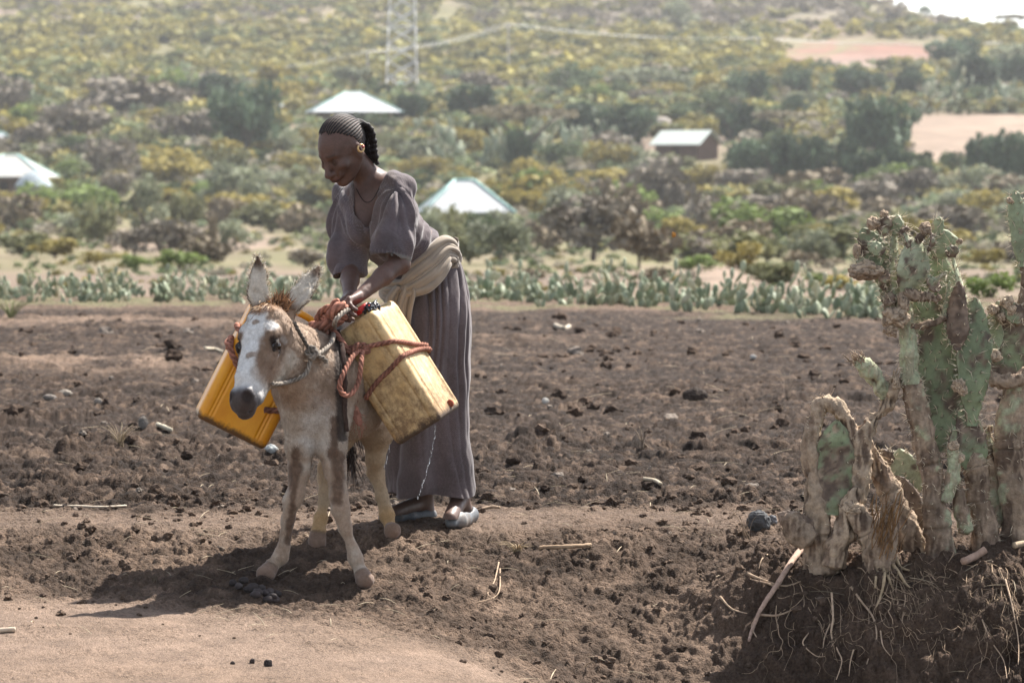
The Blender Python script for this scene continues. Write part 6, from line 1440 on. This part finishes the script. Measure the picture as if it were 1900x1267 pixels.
def hip_hut(px, eave_y, w_px, rise_px, wall_px, label, ridge=.16, depth=.85, rot=.12, wallc=A([.12, .085, .065]), tier=False, roofm=None):
    p = at_far(px, eave_y+wall_px); Y = p[1]; k = Y/FP; w = w_px*k/2; d = w*depth; e = empty('hut', label, 'hut', p, 'huts of the village'); h = wall_px*k; r = rise_px*k
    ca, sa = math.cos(rot), math.sin(rot); R = A([[ca, sa, 0], [-sa, ca, 0], [0, 0, 1.]])
    tf = lambda v: np.asarray(v, float)@R+p
    def hip(z0, z1, w_, d_, rg, th):
        v = A([[-w_, -d_, z0], [w_, -d_, z0], [w_, d_, z0], [-w_, d_, z0], [-w_*rg, 0, z1], [w_*rg, 0, z1], [-w_, -d_, z0-th], [w_, -d_, z0-th], [w_, d_, z0-th], [-w_, d_, z0-th]])
        return tf(v), [A([[0, 1, 5, 4], [2, 3, 4, 5], [6, 7, 1, 0], [7, 8, 2, 1], [8, 9, 3, 2], [9, 6, 0, 3], [9, 8, 7, 6]]), A([[1, 2, 5], [3, 0, 4]])]
    rf = obj('roof', *hip(h, h+r, w, d, ridge, .06), roofm or tin, e, None, False)
    mb = MB()
    for a, b in (((-w, -d, h), (-w*ridge, 0, h+r)), ((w, -d, h), (w*ridge, 0, h+r)), ((w, d, h), (w*ridge, 0, h+r)), ((-w, d, h), (-w*ridge, 0, h+r)), ((-w*ridge, 0, h+r), (w*ridge, 0, h+r))): mb.add(*tube([tf([a])[0], tf([b])[0]], .09, 4, 6), A([.30, .48, .44]))
    o = mb.build('ridge_cap', trim_m, e); o.parent = rf
    if tier: obj('lower_roof', *hip(h-.18, h+.1, w*.72, d*.9, .9, .06), tin, e, None, False)
    wv, wf = box((-w*.74, -d*.74, -.3), (w*.74, d*.74, h-.02)); obj('wall', tf(wv), wf, mud_m, e, np.tile(wallc, (8, 1)), False)
    dv_, df_ = box((-w*.12, -d*.74-.05, 0), (w*.06, -d*.74+.02, h*.8)); obj('door', tf(dv_), df_, mud_m, e, np.tile(A([.03, .025, .02]), (8, 1)), False)
    return e
hip_hut(656, 209, 172, 38, 30, 'largest hut, white tin hip roof standing above the woman\'s head')
hip_hut(862, 394, 172, 60, 44, 'hut with a broad white tin roof and teal ridges, close behind the woman', ridge=.20, tier=True, wallc=A([.34, .30, .26]))
hip_hut(20, 329, 156, 41, 46, 'hut with a cream tin roof cut by the picture edge, beside the thatched hut', rot=-.1, roofm=tin2)
hip_hut(345, 256, 34, 8, 14, 'tiny bluish tin roofed hut under the bare mauve thorn tree', roofm=tin2); hip_hut(532, 199, 34, 9, 12, 'tiny tin roof glinting between trees beside the largest hut'); hip_hut(4, 256, 28, 9, 16, 'tiny white painted hut at the picture edge above the cream roof', wallc=A([.5, .5, .5])); hip_hut(744, 160, 20, 7, 10, 'tiny pale blue roof beneath the foot of the pylon', roofm=tin2)
def round_hut(px, by, w_px, h_px, label, wallf=.45, c=A([.13, .115, .10]), cap=None):
    p = at_far(px, by); k = p[1]/FP; e = empty('round_hut', label, 'hut', p, 'huts of the village'); w, h = w_px*k/2, h_px*k; th = np.linspace(0, 2*np.pi, 28, endpoint=False)
    def rev(q): v = np.vstack([np.stack([r*np.cos(th), r*np.sin(th), np.full(28, z)], -1) for r, z in q])+p; v = v+(fb3(v, 3, 5)-.5)[:, None]*.12; return v, grid_faces(len(q), 28)
    v, f = rev([(w*.8, -.2), (w*.8, h*wallf)]); obj('wall', v, f, mud_m, e, A([.09, .075, .065])); v, f = rev([(w*1.02, h*wallf-.1), (w, h*wallf), (w*.75, h*.72), (w*.4, h*.93), (.02, h)]); rf = obj('roof', v, f, thatch_m, e, c)
    if cap is not None: v, f = rev([(w*.95, h*.60), (w*.70, h*.80), (w*.38, h*.97), (.01, h*1.05)]); obj('tarpaulin', v, f, thatch_m, e, cap).parent = rf
round_hut(62, 384, 74, 64, 'grey domed thatched hut with a bluish cover, below the cream tin roof', .5, A([.17, .15, .135]), A([.30, .34, .36])); round_hut(1228, 243, 46, 26, 'small pale thatched cone hut just behind the brown shed', .4, A([.24, .21, .18]))
# brown gabled shed
p = at_far(1274, 296); k = p[1]/FP; sh = empty('shed', 'brown gabled shed with a pale green tin roof on the slope', 'shed', p)
Lx, Wy, hw, rz = 92*k/2, 74*k/2, 30*k, 22*k; ro = math.radians(-33); ca, sa = math.cos(ro), math.sin(ro); R = A([[ca, sa, 0], [-sa, ca, 0], [0, 0, 1.]]); tf = lambda v: np.asarray(v, float)@R+p
v = tf([[-Lx, -Wy, -.4], [Lx, -Wy, -.4], [Lx, Wy, -.4], [-Lx, Wy, -.4], [-Lx, -Wy, hw], [Lx, -Wy, hw], [Lx, Wy, hw], [-Lx, Wy, hw], [-Lx, 0, hw+rz-.05], [Lx, 0, hw+rz-.05]])
obj('wall', v, [A([[0, 1, 5, 4], [2, 3, 7, 6], [1, 2, 6, 5], [3, 0, 4, 7]]), A([[5, 6, 9], [7, 4, 8]])], mud_m, sh, np.tile(A([.115, .072, .056]), (10, 1)), False)
ox, oy, e_ = Lx+.5, Wy+.45, hw-.45*rz/Wy
v = tf([[-ox, -oy, e_], [ox, -oy, e_], [ox, 0, hw+rz], [-ox, 0, hw+rz], [ox, oy, e_], [-ox, oy, e_]]); v = np.vstack([v, v+A([0, 0, .07])])
obj('roof', v, A([[6, 7, 8, 9], [9, 8, 10, 11], [1, 0, 3, 2], [2, 3, 5, 4], [0, 1, 7, 6], [4, 5, 11, 10], [1, 2, 8, 7], [2, 4, 10, 8], [3, 0, 6, 9], [5, 3, 9, 11]]), roof_mat('green_tin', (.30, .34, .31)), sh, None, False)
v, f = box((-Lx*.2, -Wy-.05, 0), (Lx*.15, -Wy+.03, hw*.75)); obj('door', tf(v), f, mud_m, sh, np.tile(A([.06, .04, .032]), (8, 1)), False)
# lattice pylon and the wooden line
steel = mat_attr('galvanised_steel', rough=.5, spec=.4, var=.1, vs=2., bump=0)
p = at_far(745, 176); k = p[1]/FP; py_ = empty('pylon', 'tall steel lattice pylon rising out of the picture above the largest hut', 'pylon', p)
Hh = 46.; wb, wt = 58*k/2, .8
cor = lambda z: wb+(wt-wb)*min(1, z/Hh)
zs = np.linspace(0, Hh, 20)
for sx, sy in ((-1, -1), (1, -1), (1, 1), (-1, 1)):
    v, f = tube([p+A([sx*wb, sy*wb, -.3]), p+A([sx*wt+.3, sy*wt, Hh])], .11, 3, 6); obj('leg', v, f, steel, py_, A([.58, .58, .57]))
for s in range(4):
    mb = MB(); c4 = [(-1, -1), (1, -1), (1, 1), (-1, 1)]; a, b = c4[s], c4[(s+1) % 4]
    for i in range(19):
        z0, z1 = zs[i], zs[i+1]; q = lambda c, z: p+A([c[0]*cor(z)+.3*z/Hh, c[1]*cor(z), z])
        mb.add(*tube([q(a, z0), q(b, z1)], .095, 2, 5), A([.50, .50, .49])); mb.add(*tube([q(b, z0), q(a, z1)], .095, 2, 5), A([.50, .50, .49]))
        if i % 3 == 0: mb.add(*tube([q(a, z1), q(b, z1)], .08, 2, 5), A([.48, .48, .47]))
    mb.build('bracing', steel, py_)
for z in (34., 39., 44.):
    v, f = tube([p+A([-5.2, 0, z]), p+A([0, 0, z+.8]), p+A([5.2, 0, z])], .15, 7, 6); obj('cross_arm', v, f, steel, py_, A([.58, .58, .57]))
tops_ = []
for px_, ty, Y_ in ((-330, 168, 640), (250, 150, 645), (682, 98, 650), (943, 46, 690), (1405, 72, 760), (1905, 78, 800), (2300, 110, 820)):
    t_ = P(px_, ty, Y_); z0 = float(farZ(A([t_[0]]), A([Y_]))[0]); z0 = min(z0, t_[2]-5.5); e = empty('line_pole', 'pale wooden power line pole ' + {-330: 'far out of view', 250: 'left of the pylon, low on the hillside', 682: 'just beside the pylon on the lower slope', 943: 'at the highest bend of the line across the hillside', 1405: 'beyond the bend, near the red earth scar', 1905: 'near the skyline saddle', 2300: 'far out of view'}[px_], 'pole', A([t_[0], Y_, z0]), 'poles of the power line')
    obj('post', *tube([A([t_[0], Y_, z0-.5]), t_+A([0, 0, .3])], [.17, .12], 6, 8), wood_m, e, A([.38, .35, .32])); obj('cross_arm', *tube([t_+A([-1.1, 0, 0]), t_+A([1.1, 0, 0])], .07, 4, 6), wood_m, e, A([.36, .33, .30])); tops_.append(t_)
for j, dx in enumerate((-1., 0., 1.)):
    mb = MB()
    for a, b in zip(tops_[:-1], tops_[1:]):
        sp = [a+(b-a)*s+A([dx, 0, .12-4*.9*s*(1-s)]) for s in np.linspace(0, 1, 9)]; mb.add(*tube(sp, .026, 24, 4, cap=False), A([.42, .42, .41]))
    o = mb.build('power_line_wire', steel); tag(o, f'{("nearest", "middle", "farthest")[j]} of the three pale power line wires crossing the hillside', 'wire', 'wires of the power line')
# ------------------------------------------------------------------ small things on the ground
def on_ground(px, py, off=0.):
    Ys = np.concatenate([np.linspace(13.6, 20, 1600), np.linspace(20, 46, 1600)]); X = (px-CX)*Ys/FP; z = HN(X, Ys); r = ZC+(HY-py)*Ys/FP; i = int(np.argmax(z >= r)); return A([X[i], Ys[i], z[i]+off])
stone_m = mat_attr('stone', rough=.9, spec=.2, var=.3, vs=40., bump=.6, bs=90., bd=.006)
def rock(px, py, w, h, col, label, seed, name='stone', d=None):
    w, h = w*.8, h*.85; p = on_ground(px, py); k = p[1]/FP; v, f = ICO3; n = v.copy(); q = v*(.62+.5*fb3(n, 1.6, seed, 3)+.16*np.abs(2*fb3(n, 3., seed+4, 2)-1))[:, None]; q = np.round(q*5)/5*.35+q*.65
    q = q*A([w*k/2, (d or w*.8)*k/2, h*k*.62])+p+A([0, 0, h*k*.28]); c = np.asarray(col)*(.7+.6*fb3(q, 25, seed, 3))[:, None]
    return tag(obj(name, q, f, stone_m, None, c, False, p), label, 'stone')
rock(1409, 978, 62, 44, A([.080, .080, .082]), 'dark bluish rock lying on the lip of the bank beside the dead cactus stump', 1)
rock(1432, 972, 28, 24, A([.12, .12, .125]), 'small grey stone leaning on the dark bluish rock', 12)
rock(503, 838, 34, 20, A([.34, .35, .34]), 'pale bluish white stone under the orange jerrican', 2)
rock(121, 734, 34, 14, A([.25, .215, .175]), 'pale flat stone in the field, upper of the two beyond the straw tuft', 3)
rock(92, 740, 34, 12, A([.19, .165, .14]), 'grey flat stone just beside the pale flat stone in the field', 4)
rock(182, 748, 20, 14, A([.22, .19, .16]), 'small rounded pale stone between the flat stones and the straw tuft', 5)
rock(265, 795, 26, 26, A([.17, .15, .13]), 'upright grey stone near the straw tuft', 6); rock(1012, 748, 18, 12, A([.45, .42, .37]), 'white pebble in the middle of the ploughed field', 7); rock(1398, 666, 16, 9, A([.42, .40, .37]), 'white pebble in the field below the bare thorn tree', 8)
rock(498, 1236, 22, 18, A([.035, .028, .026]), 'black clod on the track, larger of two at the bottom edge', 9, 'clod'); rock(468, 1230, 14, 12, A([.04, .03, .028]), 'black clod on the track, smaller of two at the bottom edge', 10, 'clod'); rock(432, 1232, 12, 8, A([.05, .04, .035]), 'tiny black clod on the track, apart from the pair', 13, 'clod')
rock(1290, 740, 60, 30, A([.05, .036, .028]), 'large dark upturned clod near the far side of the field', 11, 'clod')
for k, (x, y) in enumerate(((432, 1086), (443, 1092), (452, 1082), (462, 1100), (470, 1094), (478, 1103), (486, 1097), (492, 1108), (500, 1102), (505, 1112), (512, 1106), (498, 1116), (510, 1118), (474, 1110))):
    p = on_ground(x, y); v, f = ICO2; r_ = np.random.default_rng(k); a = r_.random()*3; R = A([[math.cos(a), math.sin(a), 0], [-math.sin(a), math.cos(a), 0], [0, 0, 1.]]); q = (v*A([.021, .014, .013])*(.85+.3*fb3(v, 2.5, k))[:, None])@R+p+A([0, 0, .009])
    tag(obj('dung_pellet', q, f, stone_m, None, A([.045, .036, .034])*(.7+.7*r_.random()), base=p), 'dark oval dung pellet in the heap in front of the donkey\'s hooves', 'dung', 'dung pellets in the heap')
straw_m = mat_attr('straw', rough=.85, spec=.15, var=.3, vs=30., bump=.3)
def stick(pts, r, col, label, flat=1., name='stick', lift=.008):
    w = A([on_ground(x, y, lift) for x, y in pts]); v, f = tube(w, r, 30, 8, flat=flat, wob=r*.25); return tag(obj(name, v, f, straw_m, None, np.asarray(col)*(.7+.6*fb3(v, 30, 5))[:, None], base=w[0]), label, 'stick')
stick([(100, 941), (140, 943), (190, 944), (234, 942)], .010, A([.42, .35, .27]), 'pale split stick lying along the foot path at the open side', .5)
stick([(1002, 1020), (1050, 1018), (1096, 1016)], .008, A([.33, .23, .15]), 'thin brown stick lying on the bank between woman and cacti')
stick([(892, 948), (912, 944), (926, 945)], .006, A([.30, .22, .15]), 'short twig lying just behind the woman\'s grey shoe'); stick([(292, 792), (306, 797), (318, 803)], .012, A([.42, .37, .28]), 'pale broken stalk in the field near the straw tuft'); stick([(1194, 892), (1216, 898), (1226, 902)], .008, A([.4, .33, .24]), 'pale stalk at the near edge of the field'); stick([(0, 1174), (28, 1172)], .009, A([.40, .32, .24]), 'pale stick on the track at the picture edge'); stick([(380, 648), (398, 650), (412, 655)], .012, A([.42, .36, .27]), 'pale stalk in the field beside the orange jerrican'); stick([(1030, 606), (1046, 612), (1056, 608)], .02, A([.36, .31, .24]), 'pale broken stalks far across the field')
stick([(1788, 1052), (1806, 1044), (1828, 1034)], .014, A([.34, .23, .17]), 'thick pinkish root stub sticking out of the bank below the cacti', name='root_stub', lift=.02); stick([(1882, 1020), (1905, 1016)], .012, A([.40, .30, .2]), 'short root stub at the picture edge below the wide cactus clump', name='root_stub', lift=.015)
def weed(px, py, n, hpx, col, label, seed, spread=.5, name='dry_weed', w=.003):
    p = on_ground(px, py); r = np.random.default_rng(seed); k = p[1]/FP; mb = MB()
    for i in range(n):
        a = r.random()*6.28; L = hpx*k*(.5+.7*r.random()); s = spread*(.3+r.random()); d = A([math.cos(a)*s, math.sin(a)*s, 1.]); q = [p+A([r.normal()*.01, r.normal()*.01, -.01]), p+d*L*.5, p+d*L*.85+A([math.cos(a), math.sin(a), -.6])*L*.25*s]
        mb.add(*tube(q, [w, w*.7, w*.2], 10, 4, flat=.5), np.asarray(col)*(.6+.7*r.random()))
    return tag(mb.build(name, straw_m, None, True, p), label, 'weed')
weed(222, 826, 34, 46, A([.34, .27, .18]), 'dry straw tuft with loose stalks in the ploughed field', 1, .7); weed(1462, 742, 16, 60, A([.26, .20, .15]), 'tall thin dry weed standing in the field before the dead stump', 2, .35); weed(1192, 828, 10, 44, A([.24, .18, .13]), 'stubby dry weed standing alone in mid field', 3, .35, w=.005)
weed(1384, 1000, 9, 70, A([.22, .16, .11]), 'thin bent twig weed beside the dark bluish rock', 4, .3, w=.0025); weed(960, 1022, 40, 22, A([.36, .27, .17]), 'flattened tuft of dry grass on the crest of the bank', 5, 1.6); weed(285, 1078, 12, 16, A([.13, .10, .07]), 'tiny dark weed in the shadow on the bank', 6, .8); weed(20, 590, 40, 46, A([.20, .21, .10]), 'greenish grass tuft at the picture edge of the field', 7, .9, 'grass_tuft', .006); weed(520, 616, 14, 20, A([.28, .22, .14]), 'small dry tuft behind the donkey ears', 8, .8)
# loose crumbs of earth: beyond counting
mb = MB(); r_ = np.random.default_rng(55); n_ = 3000
Yc = np.concatenate([r_.uniform(14.2, 17.3, 2000), 17.3+(r_.random(n_-2000)**1.6)*22]); Xc = (r_.uniform(-60, 1960, n_)-CX)*Yc/FP; f1, r1, m1 = masks(Xc, Yc); Zc = HN(Xc, Yc); sel = fb2(Xc, Yc, 1.3, 300, 3)
for i in range(n_):
    x, y = Xc[i], Yc[i]
    if r_.random() < r1[i]*.82: continue
    if y < 17.3 and r_.random() > sm(.4, .65, sel[i])*.8+.06: continue
    s = (.005+.016*r_.random()**2.8)*(1+1.5*f1[i]*r_.random())*(1+(y-15)/45.); v, f = ICO1
    q = v*(.6+.7*r_.random((len(v), 1)))*A([1, 1, .75])*s; a = r_.random()*6.28; q = q@A([[math.cos(a), math.sin(a), 0], [-math.sin(a), math.cos(a), 0], [0, 0, 1.]])
    c = mix(soil_dark*1.6, soil_mid*1.3, r_.random()) if r_.random() > .07 else A([.20, .165, .135]); c = mix(c, dry*.8, r1[i]*.6+(.35+.4*r_.random())*(1-f1[i])*(1-r1[i])); mb.add(q+A([x, y, Zc[i]+s*.25]), f, c)
o = mb.build('soil_crumbs', gmat, None, False); tag(o, 'loose crumbs and clods of earth strewn over field and bank', 'soil', kind='stuff')
mb = MB()
for i in range(420):
    y = 17.4+(r_.random()**1.7)*20 if i > 150 else r_.uniform(14.3, 17.2); x = (r_.uniform(-40, 1940)-CX)*y/FP; z = float(HN(A([x]), A([y]))[0]); a = r_.random()*3.14; L = r_.uniform(.02, .07)*(1+(y-15)/20); d = A([math.cos(a), math.sin(a), r_.normal()*.25]); p = A([x, y, z+.008])
    mb.add(*tube([p-d*L, p+A([0, 0, .006]), p+d*L], [.0016, .0022, .001], 6, 4, flat=.5), A([.36, .29, .2])*(.6+.7*r_.random()))
o = mb.build('straw_litter', straw_m); tag(o, 'short bits of straw and root litter on the soil', 'straw', kind='stuff')
# water dribbling from the cream can
wm, t_, p_ = nodes('water'); p_.inputs['Base Color'].default_value = (.9, .93, .95, 1); p_.inputs['Roughness'].default_value = .05; p_.inputs['Transmission Weight'].default_value = .8; p_.inputs['IOR'].default_value = 1.33
nz = N(t_, 'ShaderNodeTexNoise', i_Scale=200.); bp = N(t_, 'ShaderNodeBump', i_Strength=.3, i_Distance=.001); t_.links.new(nz.outputs[0], bp.inputs['Height']); t_.links.new(bp.outputs[0], p_.inputs['Normal'])
for (x0, y0, x1, y1, Y, lab) in ((808, 790, 775, 925, 15.78, 'longer dribble of water drops falling from the outer foot of the cream jerrican'), (723, 826, 712, 872, 15.66, 'short dribble of water drops falling beside the donkey\'s hind leg')):
    mb = MB(); r_ = np.random.default_rng(int(x0)); n = int((y1-y0)/4.5)
    for k in range(n):
        t = (k+r_.random()*.6)/n; v, f = ICO1; s = .0009+.0011*r_.random(); mb.add(v*A([s, s, s*(1.5+3*r_.random())])+P(x0+(x1-x0)*t**1.5+r_.normal()*.8, y0+(y1-y0)*t, Y), f)
    o = mb.build('water_dribble', wm); tag(o, lab, 'water', kind='stuff')
# small insect in flight
ip = P(1249, 437, 17.5); ins = empty('butterfly', 'small orange-brown butterfly flying in front of the scrub', 'butterfly', ip); im = mat_attr('insect_wing', rough=.7, var=.4, vs=200., bump=0)
v, f = tube([ip+A([-.006, 0, .006]), ip, ip+A([.007, 0, -.007])], [.0012, .0022, .0010], 12, 8); obj('body', v, f, im, ins, A([.04, .025, .015]))
for s in (-1, 1):
    a = np.linspace(0, 2*np.pi, 24, endpoint=False); rr = .010*(1+.25*np.cos(2*a)+.15*np.cos(3*a)); q = np.stack([rr*np.cos(a)*.7+.002, s*(.004+.8*np.abs(rr*np.sin(a)*.4)+.003), rr*np.sin(a)+.006*(s > 0)], -1)+ip
    q2 = q+A([0, .0005, 0]); j = np.arange(24); k = (j+1) % 24; obj('wing', np.vstack([q, q2, [q.mean(0)], [q2.mean(0)]]), [np.stack([j, k, k+24, j+24], -1), np.vstack([np.stack([j, np.full(24, 48), k], -1), np.stack([j+24, k+24, np.full(24, 49)], -1)])], im, ins, A([.42, .20, .05]))
# ------------------------------------------------------------------ the dusty air
hm = bpy.data.materials.new('haze'); hm.use_nodes = True; ht = hm.node_tree; ht.nodes.remove(ht.nodes['Principled BSDF'])
pv = ht.nodes.new('ShaderNodeVolumePrincipled'); pv.inputs['Color'].default_value = (.86, .89, .93, 1); pv.inputs['Density'].default_value = .00013; pv.inputs['Anisotropy'].default_value = .15
ht.links.new(pv.outputs[0], ht.nodes['Material Output'].inputs['Volume'])
zlo = min(float((o.matrix_world.translation.z+min(v[2] for v in o.bound_box))) for o in (ground, hill))-1
v, f = box((-900, -30, zlo), (1200, 2750, 175)); hz = obj('haze', v, f, hm, smooth=False); tag(hz, 'pale dusty haze filling the valley air', 'haze', kind='stuff')
hz.display_type = 'WIRE'
